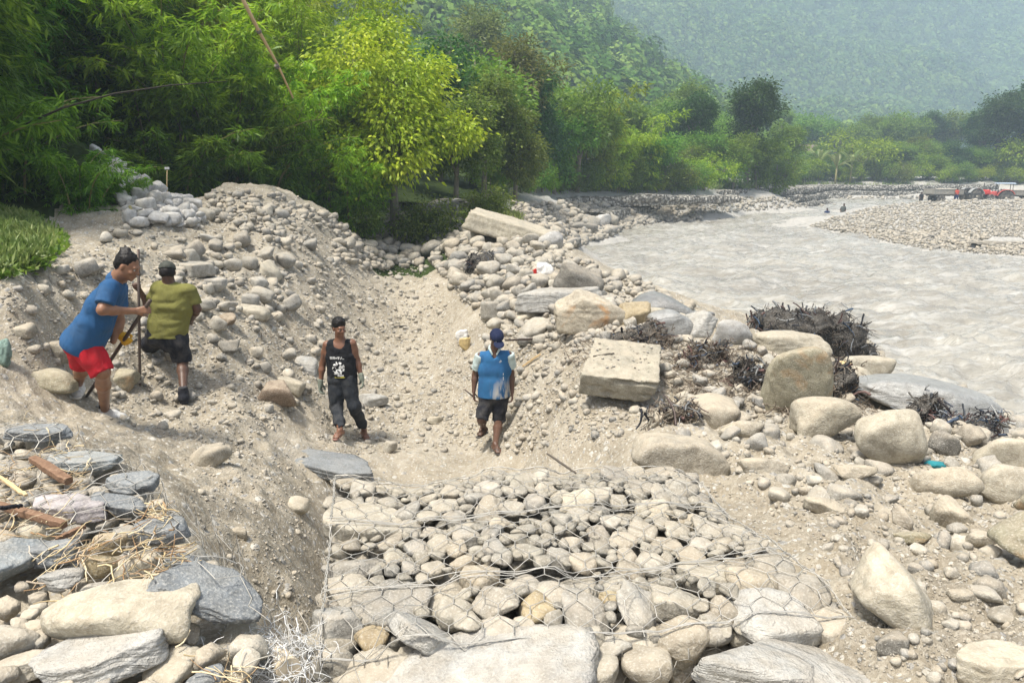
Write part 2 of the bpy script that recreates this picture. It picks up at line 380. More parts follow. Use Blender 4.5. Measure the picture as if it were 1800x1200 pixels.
# finer rows where the camera looks closely
yy = np.exp(np.interp(np.linspace(0, 1, NT_), [0, .05, .62, .86, 1], [tt[0], math.log(1.6 + OFF), math.log(30 + OFF), math.log(130 + OFF), tt[-1]])) - OFF
Yg = np.repeat(yy[:, None], NS_, 1); Xg = ss[None, :] * (Yg + OFF)
Zg = zfull(Xg, Yg)
def height(x, y):
    x = np.asarray(x, float); y = np.asarray(y, float)
    s = np.clip((x / (y + OFF) - ss[0]) / (ss[1] - ss[0]), 0, NS_ - 1.001)
    t = np.clip(np.interp(y, yy, np.arange(NT_)), 0, NT_ - 1.001)
    i = t.astype(int); j = s.astype(int); a = t - i; b = s - j
    return Zg[i, j] * (1 - a) * (1 - b) + Zg[i + 1, j] * a * (1 - b) + Zg[i, j + 1] * (1 - a) * b + Zg[i + 1, j + 1] * a * b
DM = np.exp(np.linspace(math.log(1.3), math.log(900), 900))
def hit(px, py, water=None):
    """where the picture ray through (px,py) meets the ground; arrays allowed"""
    px = np.atleast_1d(np.asarray(px, float)); py = np.atleast_1d(np.asarray(py, float)); out = np.zeros((len(px), 3))
    for i in range(0, len(px), 3000):
        a, b = px[i:i + 3000, None], py[i:i + 3000, None]
        u = (a - 900) / FPX; v = (b - 600) / FPX; fwd = C13 - v * S13; zc = DM[None] / fwd
        X = u * zc; Zr = CAMZ - (S13 + v * C13) * zc
        H = height(X, np.broadcast_to(DM[None], X.shape)); below = Zr <= H
        k = np.where(below.any(1), below.argmax(1), len(DM) - 1); k = np.clip(k, 1, None); r = np.arange(len(k))
        g0 = Zr[r, k - 1] - H[r, k - 1]; g1 = H[r, k] - Zr[r, k]; f = g0 / (g0 + g1 + 1e-9); d = DM[k - 1] + f * (DM[k] - DM[k - 1])
        zc = d / fwd[:, 0]; out[i:i + 3000] = np.stack([u[:, 0] * zc, d, CAMZ - (S13 + v[:, 0] * C13) * zc], 1)
    return out
def hit1(px, py): return Vector(hit(px, py)[0])

def grid_mesh(name, r0, r1, mat):
    X, Y, Zz = Xg[r0:r1], Yg[r0:r1], Zg[r0:r1]; nr, nc = X.shape
    V = np.stack([X, Y, Zz], -1).reshape(-1, 3); idx = np.arange(nr * nc).reshape(nr, nc)
    F = np.stack([idx[:-1, :-1], idx[:-1, 1:], idx[1:, 1:], idx[1:, :-1]], -1).reshape(-1, 4)
    return mesh_np(name, V, F, True, mat)
def attr(me, name, arr):
    a = me.attributes.new(name, 'FLOAT', 'POINT'); a.data.foreach_set('value', np.asarray(arr, np.float32).ravel())
# soil
t = NT('soil'); p = t.pos(); g = t.n('ShaderNodeNewGeometry')
n1 = t.noise(p, .7, 4, .6); n2 = t.noise(p, 6, 6, .7); n3 = t.noise(p, 45, 4, .7)
c = t.ramp(n1, [(.3, (.27, .24, .19)), (.5, (.36, .32, .25)), (.7, (.43, .39, .32))])
c = t.mix(t.rng(n2, .36, .66), t.mix(1.0, c, (.70, .67, .62), 'MULTIPLY'), c)
c = t.mix(t.math('MULTIPLY', t.rng(n3, .48, .72), .6), c, (.52, .48, .40))
pc = t.voro(p, 26, 'F1', 'Color'); pd = t.voro(p, 26, 'F1'); sp = t.n('ShaderNodeSeparateColor'); t.l(pc, sp.inputs[0])
peb = t.math('MULTIPLY', t.math('LESS_THAN', pd, .36), t.math('GREATER_THAN', sp.outputs[0], .52))
c = t.mix(peb, c, t.ramp(sp.outputs[1], [(0, (.26, .25, .23)), (.5, (.46, .43, .37)), (1, (.50, .47, .41))]))
pc2 = t.voro(p, 9, 'F1', 'Color'); pd2 = t.voro(p, 9, 'F1'); sp2 = t.n('ShaderNodeSeparateColor'); t.l(pc2, sp2.inputs[0])
peb2 = t.math('MULTIPLY', t.math('LESS_THAN', pd2, .3), t.math('GREATER_THAN', sp2.outputs[0], .72))
c = t.mix(peb2, c, t.ramp(sp2.outputs[1], [(0, (.28, .27, .25)), (.5, (.44, .42, .37)), (1, (.50, .47, .41))]))
va = t.n('ShaderNodeAttribute', _attribute_name='veg'); vn = t.noise(p, 2.5, 5, .7)
vf = t.rng(t.math('ADD', va.outputs['Fac'], t.math('MULTIPLY', t.math('SUBTRACT', vn, .5), .5)), .42, .6)
c = t.mix(vf, c, t.ramp(t.noise(p, 5, 4, .7), [(.3, (.02, .032, .010)), (.7, (.05, .075, .018))]))
ga = t.n('ShaderNodeAttribute', _attribute_name='grey'); c = t.mix(ga.outputs['Fac'], c, t.mix(t.rng(n2, .3, .7), (.30, .29, .265), (.46, .45, .42)))
nb = t.bump(n2, .8, .05); nb = t.bump(n3, .7, .015, nb)
nb = t.bump(t.math('MULTIPLY', peb, t.math('SUBTRACT', .36, pd)), 1.0, .02, nb); nb = t.bump(t.math('MULTIPLY', peb2, t.math('SUBTRACT', .3, pd2)), 1.0, .06, nb)
SOIL = t.done(t.pbr(c, .95, nb, .15))
t = NT('forest_floor'); p = t.pos()
c = t.ramp(t.noise(p, .12, 6, .7), [(.3, (.02, .035, .012)), (.55, (.045, .07, .02)), (.72, (.07, .09, .035))])
sca = t.n('ShaderNodeAttribute', _attribute_name='scar'); c = t.mix(t.rng(t.math('ADD', sca.outputs['Fac'], t.math('MULTIPLY', t.math('SUBTRACT', t.noise(p, .05, 5, .7), .5), .9)), .45, .8), c, (.13, .135, .11))
HILL = t.done(t.pbr(c, .95, t.bump(t.noise(p, .3, 5, .7), .9, 1.2), .1))

row = int(np.searchsorted(yy, 128))
me = grid_mesh('ground', 0, row + 1, SOIL)
X, Y, Zz = Xg[:row + 1], Yg[:row + 1], Zg[:row + 1]
pxx, pyy = project(X, np.maximum(Y, .5), Zz)
veg = ((X < -1 - 0 * Y) & (Y > 21) & (X < (Y - 29) * .1)).astype(float)
veg = np.maximum(veg, ((X < 4) & (Y > 33) & (Y < 60) & (X < (Y - 34) * .22)).astype(float))
veg = np.maximum(veg, (((Y > 58 + 0 * X) & (X < 26) & (Zz > 2.2) & (Y > 56 + X * .75))).astype(float)); veg = np.maximum(veg, (Y > 117).astype(float))
veg = np.maximum(veg, ((X < -7.2 - .0 * Y) & (X < -6.2 - (Y - 7) * .28)).astype(float))
veg = np.maximum(veg, ((Y > 36) & (Zz > 2.9)).astype(float)); veg = np.maximum(veg, ((Y > 50) & (Zz > 2.0) & (X < 34)).astype(float))
veg = np.where((Zz < 1.0) & (Y < 100), 0, veg)
attr(me, 'veg', veg)
grey = np.clip((X - 10) / 8, 0, 1) * np.clip((Y - 30) / 6, 0, 1) + np.clip((Y - 26) / 8, 0, 1) * np.clip((X + 1) / 3, 0, 1)
attr(me, 'grey', np.clip(grey, 0, 1) * .8)
tag(link('ground', me), kind='structure')
me = grid_mesh('hills', row, NT_, HILL)
SCARS = [(hit1(px, py), wx, wy) for (px, py, wx, wy) in [(1652, 225, 2.5, 26), (1640, 240, 2, 18)]]
def scar(x, y):
    s_ = np.zeros(np.shape(x))
    for c_, wx, wy in SCARS: s_ = np.maximum(s_, 1.3 - np.hypot((x - c_.x - (y - c_.y) * .3) / wx, (y - c_.y) / wy) * .8)
    return np.clip(s_, 0, 1)
attr(me, 'scar', scar(Xg[row:], Yg[row:])); tag(link('hills', me), kind='structure')

# ------------------------------------------------------------------ river
t = NT('silty_water'); p = t.pos()
s1 = t.noise(t.scalev(p, (1.0, .55, 1)), .25, 5, .6, .5); s2 = t.noise(t.scalev(p, (.45, 1.9, 1)), 1.5, 6, .66, .6); s3 = t.noise(t.scalev(p, (.5, 1.8, 1)), 6, 4, .65, .4)
c = t.ramp(s1, [(.35, (.25, .235, .20)), (.6, (.32, .305, .262))])
fo = t.math('ADD', t.math('MULTIPLY', s2, .65), t.math('MULTIPLY', s3, .35))
c = t.mix(t.math('MULTIPLY', t.rng(fo, .50, .66), .6), c, (.50, .495, .47))
nb = t.bump(s2, .7, .14); nb = t.bump(s3, .6, .03, nb)
c = t.mix(t.rng(s2, .48, .34), c, t.mix(1.0, c, (.82, .80, .77), 'MULTIPLY'))
WATER = t.done(t.pbr(c, t.rng(fo, .45, .65, .18, .5), nb, .5))
ny, nx = 620, 560
yw = np.exp(np.linspace(math.log(5), math.log(135), ny)); ya = np.repeat(yw[:, None], nx, 1); xw = np.linspace(0, 1, nx)[None] * (4 + ya * 1.25) + (.35 + 0 * ya); xa = xw
def wav(x, y):
    # standing rapids, longer than they are wide, running across the current
    a = fbm(x * .55 + .2 * y, y * .9, seed=40, oct=5, gain=.62) * .16
    r = 1 - np.abs(fbm(x * .9, y * 1.7, seed=51, oct=3, gain=.55)); return a + (r - .5) * .15
za = wav(xa, ya) * np.clip((ya - 5) / 8, .3, 1)
V = np.stack([xa, ya, za], -1).reshape(-1, 3); idx = np.arange(ny * nx).reshape(ny, nx)
F = np.stack([idx[:-1, :-1], idx[:-1, 1:], idx[1:, 1:], idx[1:, :-1]], -1).reshape(-1, 4)
tag(link('river_water', mesh_np('river_water', V, F, True, WATER)), kind='structure')
print('terrain', round(time.time() - T0, 1))
# ------------------------------------------------------------------ stone shapes
def ico(sub):
    bm = bmesh.new(); bmesh.ops.create_icosphere(bm, subdivisions=sub, radius=1.0)
    bm.verts.index_update(); V = np.array([v.co[:] for v in bm.verts]); F = np.array([[v.index for v in f.verts] for f in bm.faces]); bm.free()
    return V / np.linalg.norm(V, axis=1)[:, None], F
ICO = {k: ico(k) for k in (1, 2, 3, 4, 5)}
def rock_verts(seed, sub, kind='cobble', planes=None):
    r_ = np.random.default_rng(seed); D, F = ICO[sub]
    N = []; d = []; k = 9.0; rough = .05; fine = .012
    if planes is not None:
        for (n, dd) in planes: n = np.array(n, float); N.append(n / np.linalg.norm(n)); d.append(dd)
        k = 40; rough = .03; fine = .02
    elif kind == 'cobble':
        for i in range(13): n = r_.normal(size=3); N.append(n / np.linalg.norm(n)); d.append(r_.uniform(.8, 1.1))
        k = 7; rough = .05; fine = .006
    elif kind == 'smooth':
        for i in range(10): n = r_.normal(size=3); N.append(n / np.linalg.norm(n)); d.append(r_.uniform(.85, 1.15))
        k = 8; rough = .06; fine = .006
    elif kind == 'block':
        for i in range(11): n = r_.normal(size=3); N.append(n / np.linalg.norm(n)); d.append(r_.uniform(.62, 1.0))
        k = 22; rough = .05; fine = .018
    elif kind == 'slab':
        for i in range(7):
            a = 2 * math.pi * (i + r_.uniform(-.3, .3)) / 7; n = np.array([math.cos(a), math.sin(a), r_.uniform(-.25, .25)]); N.append(n / np.linalg.norm(n)); d.append(r_.uniform(.72, 1.0))
        N += [np.array([.05, .03, 1.0]), np.array([-.04, .02, -1.0])]; d += [.42, .42]; k = 30; rough = .03; fine = .018
    for ax in np.vstack([np.eye(3), -np.eye(3)]):
        N.append(ax); d.append(1.05)
    N = np.array(N); d = np.array(d)
    dot = np.maximum(D @ N.T, .02); r = d[None] / dot
    r = -np.log(np.exp(-k * np.minimum(r, 3)).sum(1)) / k
    V = D * r[:, None]
    o = seed * 3.7
    V *= (1 + rough * fbm(D[:, 0] * 1.7 + o, D[:, 1] * 1.7, D[:, 2] * 1.7, seed=seed % 97, oct=3))[:, None]
    if sub >= 3: V *= (1 + fine * fbm(D[:, 0] * 9 + o, D[:, 1] * 9, D[:, 2] * 9, seed=seed % 89 + 5, oct=3, gain=.65))[:, None]
    if kind in ('block', 'slab') and sub >= 4:    # layered ledges on the sides
        q = np.sin(V[:, 2] * 23 + 2 * fbm(D[:, 0] * 2, D[:, 1] * 2, D[:, 2] * 2, seed=4)); V[:, :2] *= (1 + .012 * np.sign(q) * (1 - np.abs(D[:, 2:3][:, 0])))[:, None]
    lo, hi = V.min(0), V.max(0); V = (V - (lo + hi) / 2) / (hi - lo)
    return V, F
GREYS = [(0, (.38, .36, .31)), (.2, (.50, .465, .385)), (.4, (.33, .32, .29)), (.55, (.54, .50, .415)), (.72, (.40, .355, .28)), (.86, (.27, .27, .255)), (1, (.57, .545, .48))]
M_ST = rock_mat('river_stone', GREYS, dust=.45)
M_STI = rock_mat('river_stone_rubble', GREYS, dust=.65, island=True)
M_GAB = rock_mat('gabion_stone', [(0, (.40, .37, .30)), (.25, (.50, .46, .37)), (.5, (.35, .33, .28)), (.7, (.46, .40, .30)), (.85, (.30, .29, .26)), (1, (.54, .50, .42))], dust=.35)
M_GABI = rock_mat('gabion_stone_fill', [(0, (.32, .30, .25)), (.5, (.40, .37, .30)), (1, (.27, .26, .23))], dust=.3, island=True)
M_WHITE = rock_mat('pale_stone', [(0, (.55, .54, .51)), (.5, (.66, .65, .62)), (1, (.48, .47, .44))], dust=.12)
M_WHITEI = rock_mat('pale_stone_rubble', [(0, (.55, .54, .51)), (.5, (.66, .65, .62)), (1, (.48, .47, .44))], dust=.12, island=True)
M_SLATE = rock_mat('slate', [(0, (.20, .215, .225)), (1, (.25, .27, .28))], dust=.35, vein=.25, dustcol=(.34, .34, .32))
M_BLUE = rock_mat('blue_grey_slate', [(0, (.30, .34, .35)), (1, (.33, .36, .37))], dust=.2, vein=.2)
M_MAUVE = rock_mat('mauve_stone', [(0, (.44, .40, .40)), (1, (.48, .44, .44))], dust=.15)
M_YEL = rock_mat('ochre_stone', [(0, (.46, .37, .21)), (1, (.50, .40, .25))], dust=.15)
M_CREAM = rock_mat('cream_boulder', [(0, (.50, .455, .35)), (1, (.55, .50, .39))], dust=.45)
M_RUST = rock_mat('rust_stained_boulder', [(0, (.50, .44, .32)), (1, (.54, .48, .37))], dust=.3, rust=.8, bumpd=.03)
M_DUST = rock_mat('dusty_boulder', [(0, (.42, .38, .29)), (1, (.47, .42, .33))], dust=.85, bumpd=.03)
M_PALE = rock_mat('pale_grey_rock', [(0, (.50, .49, .45)), (1, (.54, .53, .49))], dust=.3, vein=.18, bumpd=.035)
M_DARK = rock_mat('dark_boulder', [(0, (.20, .19, .165)), (1, (.25, .235, .20))], dust=.4)
M_BROWN = rock_mat('brown_boulder', [(0, (.27, .20, .14)), (1, (.30, .23, .16))], dust=.5)
M_OLIVE = rock_mat('mossy_boulder', [(0, (.33, .30, .20)), (1, (.36, .33, .23))], dust=.4, rust=.5)
M_WET = rock_mat('wet_stone', [(0, (.17, .175, .17)), (1, (.24, .24, .23))], dust=.0, wet=1, vein=.25)
M_WETL = rock_mat('wet_pale_stone', [(0, (.33, .33, .31)), (1, (.38, .38, .36))], dust=.0, wet=1, vein=.3)

M_MUD = rock_mat('dark_mud', [(0, (.045, .04, .034)), (1, (.07, .062, .052))], dust=.15, dustcol=(.2, .18, .15), bumpd=.04)
hero_list = []
def hero(px, pyb, w, h, kind, mat, label, roll=0, flat=.6, sink=.2, cat='boulder', name=None, yaw=0, seed=None, sub=None, at=None, pitch=0, planes=None, group=None, dmax=1.5):
    p = Vector(at) if at else hit1(px, pyb); zc = zcam(p); A = math.atan2(CAMZ - p.z, p.y)
    W = w * zc / FPX; H = flat * W; Dp = (h * zc / FPX - H * math.cos(A) * (1 - sink)) / max(math.sin(A), .15)
    Dp = min(max(Dp, .5 * W), dmax * W)
    if sub is None: sub = 5 if w > 110 else 4
    seed = seed if seed is not None else 100 + len(hero_list)
    V, F = rock_verts(seed, sub, kind, planes)
    V = V * np.array([W, Dp, H])
    nm = name or ('boulder' if cat == 'boulder' else cat.replace(' ', '_'))
    o = link(nm, mesh_np(nm, V, F, True, mat)); o.rotation_euler = (R(pitch), R(-roll), R(yaw))
    dy = Dp * .42
    o.location = (p.x + p.x / max(p.y, 1) * dy, p.y + dy, p.z + H * (.5 - sink)); tag(o, label, cat, group); hero_list.append((o, W, Dp, H)); return o
B = hero
# bottom foreground
B(845, 1290, 470, 170, 'block', M_PALE, 'big flat pale grey rock at the bottom centre in front of the wire basket', flat=.30, sink=0, at=flatpt(845, 1350, 1.88), seed=41, roll=2)
B(1400, 1300, 480, 210, 'block', M_PALE, 'largest jagged white grey rock at the bottom, right of centre', flat=.30, sink=0, at=flatpt(1400, 1330, 1.9), seed=47, roll=-12)
B(1760, 1210, 190, 50, 'slab', M_CREAM, 'flat cream rock in the bottom right corner', flat=.3)
B(1572, 1108, 165, 148, 'smooth', M_CREAM, 'smooth oval cream boulder half buried right of the wire basket', roll=-42, flat=.62, sink=.3, seed=52)
B(1800, 1000, 110, 118, 'block', M_OLIVE, 'brown edged boulder leaning over a dark hollow at the right edge', flat=.75, sink=.05, roll=10, seed=53)
B(1563, 822, 134, 116, 'cobble', M_CREAM, 'big round cream boulder on the soil rim near the river debris', flat=.86, sink=.15, seed=54)
B(1450, 772, 118, 78, 'cobble', M_DUST, 'dusty dark bottomed boulder between the pointed and the round boulders', flat=.6, sink=.05, seed=55)
B(1396, 728, 124, 126, 'cobble', M_OLIVE, 'tall pointed brown boulder stained reddish at its tip', flat=1.0, sink=.06, seed=56, roll=8)
B(1188, 838, 172, 106, 'cobble', M_DUST, 'wide dust covered boulder at the far right corner of the wire basket', flat=.5, sink=.25, seed=57)
B(1250, 750, 98, 68, 'cobble', M_DUST, 'dust covered boulder behind the tilted concrete-like slab on the right', flat=.55, sink=.25, seed=58)
B(1655, 872, 116, 66, 'cobble', M_DUST, 'low dusty boulder sunk in the soil below the big round cream boulder', flat=.55, sink=.3, seed=59)
B(1760, 826, 104, 64, 'cobble', M_CREAM, 'rounded boulder near the right edge beside the plastic litter', flat=.62, sink=.15, seed=60)
B(1770, 880, 110, 66, 'cobble', M_CREAM, 'smooth grey boulder at the right edge below the littered one', flat=.6, sink=.15, seed=61)
B(1668, 930, 52, 66, 'block', M_DUST, 'upright soil covered rock sticking out of the right bank', flat=1.2, sink=.3, seed=62)
B(1812, 905, 50, 46, 'cobble', M_OLIVE, 'small brown boulder cut by the right edge of view', flat=.8, sink=.1, seed=63)
B(1655, 800, 52, 48, 'cobble', M_DARK, 'small dark green grey stone beside the riverside litter', flat=.85, sink=.1, seed=64)
# river edge
B(1640, 745, 300, 78, 'smooth', M_WETL, 'long low wet grey rock lying in the river margin', flat=.22, sink=.2, roll=-14, seed=65, dmax=.5)
B(1525, 668, 84, 44, 'cobble', M_CREAM, 'cream oblong boulder at the water edge below the tangled debris', flat=.5, sink=.1, seed=66)
B(1500, 682, 76, 36, 'cobble', M_CREAM, 'second cream boulder leaning on the oblong one at the water edge', flat=.5, sink=.1, seed=67)
B(1385, 625, 140, 42, 'smooth', M_CREAM, 'long flat cream boulder in front of the dark tangled debris', flat=.3, sink=.15, seed=68, dmax=.6)
B(1287, 606, 68, 46, 'cobble', M_WHITE, 'white grey rounded boulder left of the dark tangled debris', flat=.7, sink=.1, seed=69)
B(1232, 592, 66, 54, 'block', M_PALE, 'greenish grey boulder between the striped one and the white grey one', flat=.7, sink=.1, seed=70)
B(1180, 594, 92, 52, 'cobble', M_WETL, 'dark striped grey boulder behind the debris band', flat=.55, sink=.1, seed=71, roll=-12)
B(1165, 556, 108, 46, 'smooth', M_WET, 'dark wet boulder in the shallows, farther right than the rust stained one', flat=.35, sink=.15, seed=72, roll=-12)
B(1225, 570, 60, 30, 'cobble', M_WET, 'small wet dark stone at the river edge', flat=.4, sink=.1, seed=73)
B(1017, 518, 86, 58, 'block', M_DARK, 'dark grey wedge boulder with pale top by the river bank', flat=.6, sink=.05, seed=74, roll=-12)
B(1038, 586, 132, 78, 'block', M_RUST, 'large cream boulder with orange rust stains in the middle of the right bank', flat=.6, sink=.08, seed=81)
B(1112, 575, 66, 48, 'block', M_YEL, 'broken yellow cream boulder touching the rust stained one', flat=.7, sink=.1, seed=76)
B(1145, 568, 50, 32, 'block', M_CREAM, 'small cream broken rock right of the yellow cream boulder', flat=.6, sink=.1, seed=77)
B(985, 545, 170, 36, 'slab', M_PALE, 'long pale ledge of rock behind the rust stained boulder', flat=.22, sink=.1, seed=78, roll=6, dmax=.6)
B(928, 566, 44, 32, 'block', M_CREAM, 'small brownish rock left of the rust stained boulder', flat=.7, seed=79)
B(938, 595, 66, 44, 'cobble', M_ST, 'oval grey stone leaning uphill left below the rust stained boulder', flat=.5, seed=80, roll=25)
B(863, 565, 38, 38, 'block', M_ST, 'upright pale stone above the plastic sacks', flat=1.0, sink=.1, seed=82)
B(807, 498, 44, 32, 'cobble', M_ST, 'oval stone high on the left rim of the right bank', flat=.6, seed=83, roll=-20)
B(800, 630, 1, 1, 'cobble', M_ST, 'tiny stone', flat=.6, seed=84) if False else None
_pl = [((0, 0, 1), .30), ((0, 0, -1), .30), ((1, .12, .05), .80), ((-1, .25, -.12), .86), ((.02, 1, .1), .82), ((.10, -1, -.18), .80), ((1, -1, 0), 1.02), ((-.8, -.7, -.1), 1.02)]
def cut_slab():
    p = hit1(1085, 722); zc = zcam(p); W, Dp, H = 136 * zc / FPX, .92, 44 * zc / FPX; bm = bmesh.new(); bmesh.ops.create_cube(bm, size=1.0)
    for v in bm.verts:
        v.co = Vector((v.co.x * W * (1.0 if v.co.y < 0 else .94), v.co.y * Dp, v.co.z * H))
        if v.co.z < 0 and v.co.y < 0: v.co.y += .05
        if v.co.z < 0 and v.co.x > 0: v.co.x -= .05
        if v.co.y > 0: v.co.x += .10
    bmesh.ops.bevel(bm, geom=bm.edges[:], offset=.014, segments=2, affect='EDGES', profile=.6); bmesh.ops.subdivide_edges(bm, edges=[e for e in bm.edges if e.calc_length() > .1], cuts=26, use_grid_fill=True); bmesh.ops.triangulate(bm, faces=bm.faces[:])
    bm.normal_update(); co = np.array([v.co[:] for v in bm.verts]); no = np.array([v.normal[:] for v in bm.verts]); x, y, z = co.T; edge = 1 + 1.5 * (np.abs(z) > H * .42)
    d = fbm(x * 3, y * 3, z * 3, seed=61, oct=3) * .012 + fbm(x * 14, y * 14, z * 14, seed=62, oct=3, gain=.6) * .005 * edge - np.maximum(fbm(x * 6 + 3, y * 6, z * 12, seed=63, oct=2) - .35, 0) * .07; co = co + no * d[:, None]
    F = np.array([[v.index for v in f.verts] for f in bm.faces]); bm.free(); o = link('stone_slab', mesh_np('stone_slab', co, F, True, M_SLAB)); o.rotation_euler = (R(11), R(5), R(-6)); o.location = (p.x + .06, p.y + .46, p.z + .30)
    tag(o, 'large rectangular tilted stone slab with flat dusty top on the right bank', 'stone slab'); hero_list.append((o, W, Dp, H))
M_SLAB = rock_mat('sharp_slab', [(0, (.36, .33, .25)), (1, (.38, .35, .27))], dust=.6, bumpd=.02, dustcol=(.45, .39, .30))
cut_slab()
_pl2 = [((.0, -.1, 1), .36), ((0, 0, -1), .3), ((1, .3, .15), .9), ((-1, .1, .1), .95), ((0, 1, .1), .8), ((-.2, -1, .2), .7)]
B(898, 425, 172, 48, 'slab', M_CREAM, 'huge cream slab sloping down to the river at the far end of the right bank', flat=.24, sink=.05, roll=-15, planes=_pl2, cat='stone slab', name='stone_slab', seed=86, sub=5, dmax=.55)
B(968, 437, 46, 34, 'cobble', M_WHITE, 'pale boulder at the lower tip of the huge cream slab', flat=.7, sink=.1, seed=87)
B(935, 432, 34, 22, 'cobble', M_ST, 'small stone under the huge cream slab', flat=.7, sink=.1, seed=88)
B(1030, 408, 36, 18, 'block', M_WET, 'dark flat stone at the far inside bend of the river', flat=.45, sink=.1, seed=89)
B(1058, 398, 34, 22, 'block', M_WHITE, 'white block at the foot of the far stepped gabion', flat=.7, sink=.1, seed=90)
B(1765, 432, 130, 22, 'block', M_DARK, 'dark undercut edge of the gravel bar at the right', flat=.07, sink=.25, seed=161, dmax=.5, cat='cut bank', name='cut_bank')
# left slope
B(340, 488, 74, 34, 'slab', M_ST, 'flat ledge of rock high on the left slope behind the capped man', flat=.34, sink=.05, seed=91, cat='stone slab', name='stone_slab')
B(378, 512, 54, 30, 'block', M_ST, 'dark sided rock under the flat ledge on the left slope', flat=.5, seed=92)
B(475, 488, 46, 32, 'cobble', M_CREAM, 'elongated cream stone pointing down the slope at its steep part', flat=.5, seed=93, roll=-38)
B(460, 532, 50, 32, 'cobble', M_ST, 'oval grey stone alone on the middle left slope', flat=.6, seed=94)
B(447, 562, 52, 30, 'cobble', M_CREAM, 'cream oval stone beside the reddish brown one', flat=.5, seed=95, roll=-12)
B(397, 574, 48, 28, 'block', M_BROWN, 'reddish brown rock right of the capped man', flat=.5, seed=96, roll=14)
B(400, 624, 42, 32, 'block', M_DARK, 'dark grey rock on the slope beside the capped man knee', flat=.7, seed=97)
B(258, 566, 92, 74, 'block', M_DUST, 'large grey boulder behind the bar between the two digging men', flat=.7, sink=.1, seed=98)
B(486, 714, 72, 52, 'block', M_BROWN, 'dark brown boulder on the left side of the channel floor', flat=.65, sink=.15, seed=99)
B(512, 690, 52, 34, 'cobble', M_CREAM, 'pale oval stone resting behind the dark brown boulder', flat=.55, seed=101, roll=-15)
B(542, 655, 46, 36, 'cobble', M_PALE, 'pale stone near the elbow of the man in the black tank top', flat=.6, seed=102, roll=-20)
B(655, 718, 56, 32, 'block', M_PALE, 'pale wedge stone right of the legs of the man in black', flat=.5, seed=103, roll=-12, sink=.1)
B(575, 848, 186, 66, 'slab', M_SLATE, 'dark slate slab tilted across the far left corner of the wire basket', flat=.12, sink=-.3, seed=104, roll=-11, cat='stone slab', name='stone_slab', dmax=.5)
B(370, 818, 72, 52, 'cobble', M_DUST, 'cream stone half buried in the sandy slope below the man in red shorts', flat=.6, sink=.35, seed=105)
B(93, 692, 88, 52, 'smooth', M_OLIVE, 'long smooth boulder behind the legs of the man in red shorts', flat=.5, sink=.15, seed=106)
B(222, 690, 52, 50, 'block', M_OLIVE, 'greenish broken rock between the two digging men feet', flat=.8, sink=.1, seed=107)
B(105, 640, 62, 52, 'cobble', M_DUST, 'dusty boulder left of the red shorts', flat=.8, sink=.2, seed=108)
B(45, 600, 50, 40, 'cobble', M_DUST, 'dusty stone at the left edge above the net', flat=.7, sink=.2, seed=109)
B(686, 796, 26, 24, 'cobble', M_ST, 'small round grey stone on the channel floor between the two walking men', flat=.85, sink=.1, seed=110)
B(765, 745, 28, 16, 'cobble', M_CREAM, 'small flat cream stone left of the man in the navy cap', flat=.5, sink=.1, seed=111)
B(520, 900, 46, 34, 'cobble', M_CREAM, 'ochre stone sunk in the slope left of the basket', flat=.7, sink=.4, seed=112)
B(420, 945, 34, 22, 'cobble', M_DUST, 'small ochre stone on the bare slope above the trench', flat=.7, sink=.3, seed=113)
# left basket / foreground
LG = 'stones of the near left basket'
B(215, 1142, 300, 108, 'smooth', M_CREAM, 'long rounded log shaped boulder at the lower left', flat=.30, sink=0, seed=114, roll=4, dmax=.42, at=flatpt(215, 1150, 2.44))
B(180, 1225, 250, 110, 'slab', M_PALE, 'flat triangular pale rock below the log shaped boulder', flat=.22, sink=0, seed=115, roll=12, dmax=.5, at=flatpt(180, 1215, 2.42))
B(8, 1055, 112, 190, 'block', M_BLUE, 'large blue grey slate rock cut by the left edge', flat=.5, sink=.05, seed=116, at=flatpt(5, 1060, 2.45), dmax=1.8)
B(380, 1092, 205, 110, 'slab', M_SLATE, 'dark slate slab under wire hanging over the trench', flat=.13, sink=-.35, seed=117, roll=-24, cat='stone slab', name='stone_slab', at=flatpt(378, 1085, 2.5), dmax=.6, pitch=4)
B(292, 962, 105, 66, 'slab', M_SLATE, 'grey slate piece under wire above the hanging slab', flat=.3, sink=-.1, seed=118, at=flatpt(290, 962, 2.46), roll=8, cat='stone slab', name='stone_slab')
B(130, 920, 140, 62, 'slab', M_MAUVE, 'pale mauve flat stone under the hexagonal wire', flat=.22, sink=-.1, seed=119, at=flatpt(130, 922, 2.46))
B(196, 982, 62, 42, 'cobble', M_YEL, 'round yellow stone under wire among straw', flat=.65, sink=0, seed=120, at=flatpt(196, 984, 2.46))
B(180, 1020, 72, 42, 'cobble', M_YEL, 'ochre stone just below the round yellow one', flat=.6, sink=0, seed=121, at=flatpt(180, 1022, 2.47))
B(245, 1024, 80, 46, 'cobble', M_CREAM, 'pale long pebble beside the hanging slate slab', flat=.5, sink=0, seed=122, at=flatpt(243, 1026, 2.46), roll=10)
B(100, 1000, 92, 56, 'slab', M_SLATE, 'wedge of grey slate among straw on the left', flat=.4, sink=0, seed=123, at=flatpt(100, 998, 2.46), roll=8)
B(175, 1056, 60, 32, 'cobble', M_ST, 'pale oval stone touching the log shaped boulder from behind', flat=.5, sink=0, seed=124, at=flatpt(175, 1056, 2.46))
B(110, 1045, 76, 50, 'block', M_PALE, 'broken pale stone behind the left end of the log shaped boulder', flat=.5, sink=0, seed=125, at=flatpt(108, 1048, 2.46))
B(20, 1165, 100, 60, 'cobble', M_ST, 'grey brown stone in the lower left corner', flat=.55, sink=0, seed=126, at=flatpt(18, 1165, 2.42), roll=8)
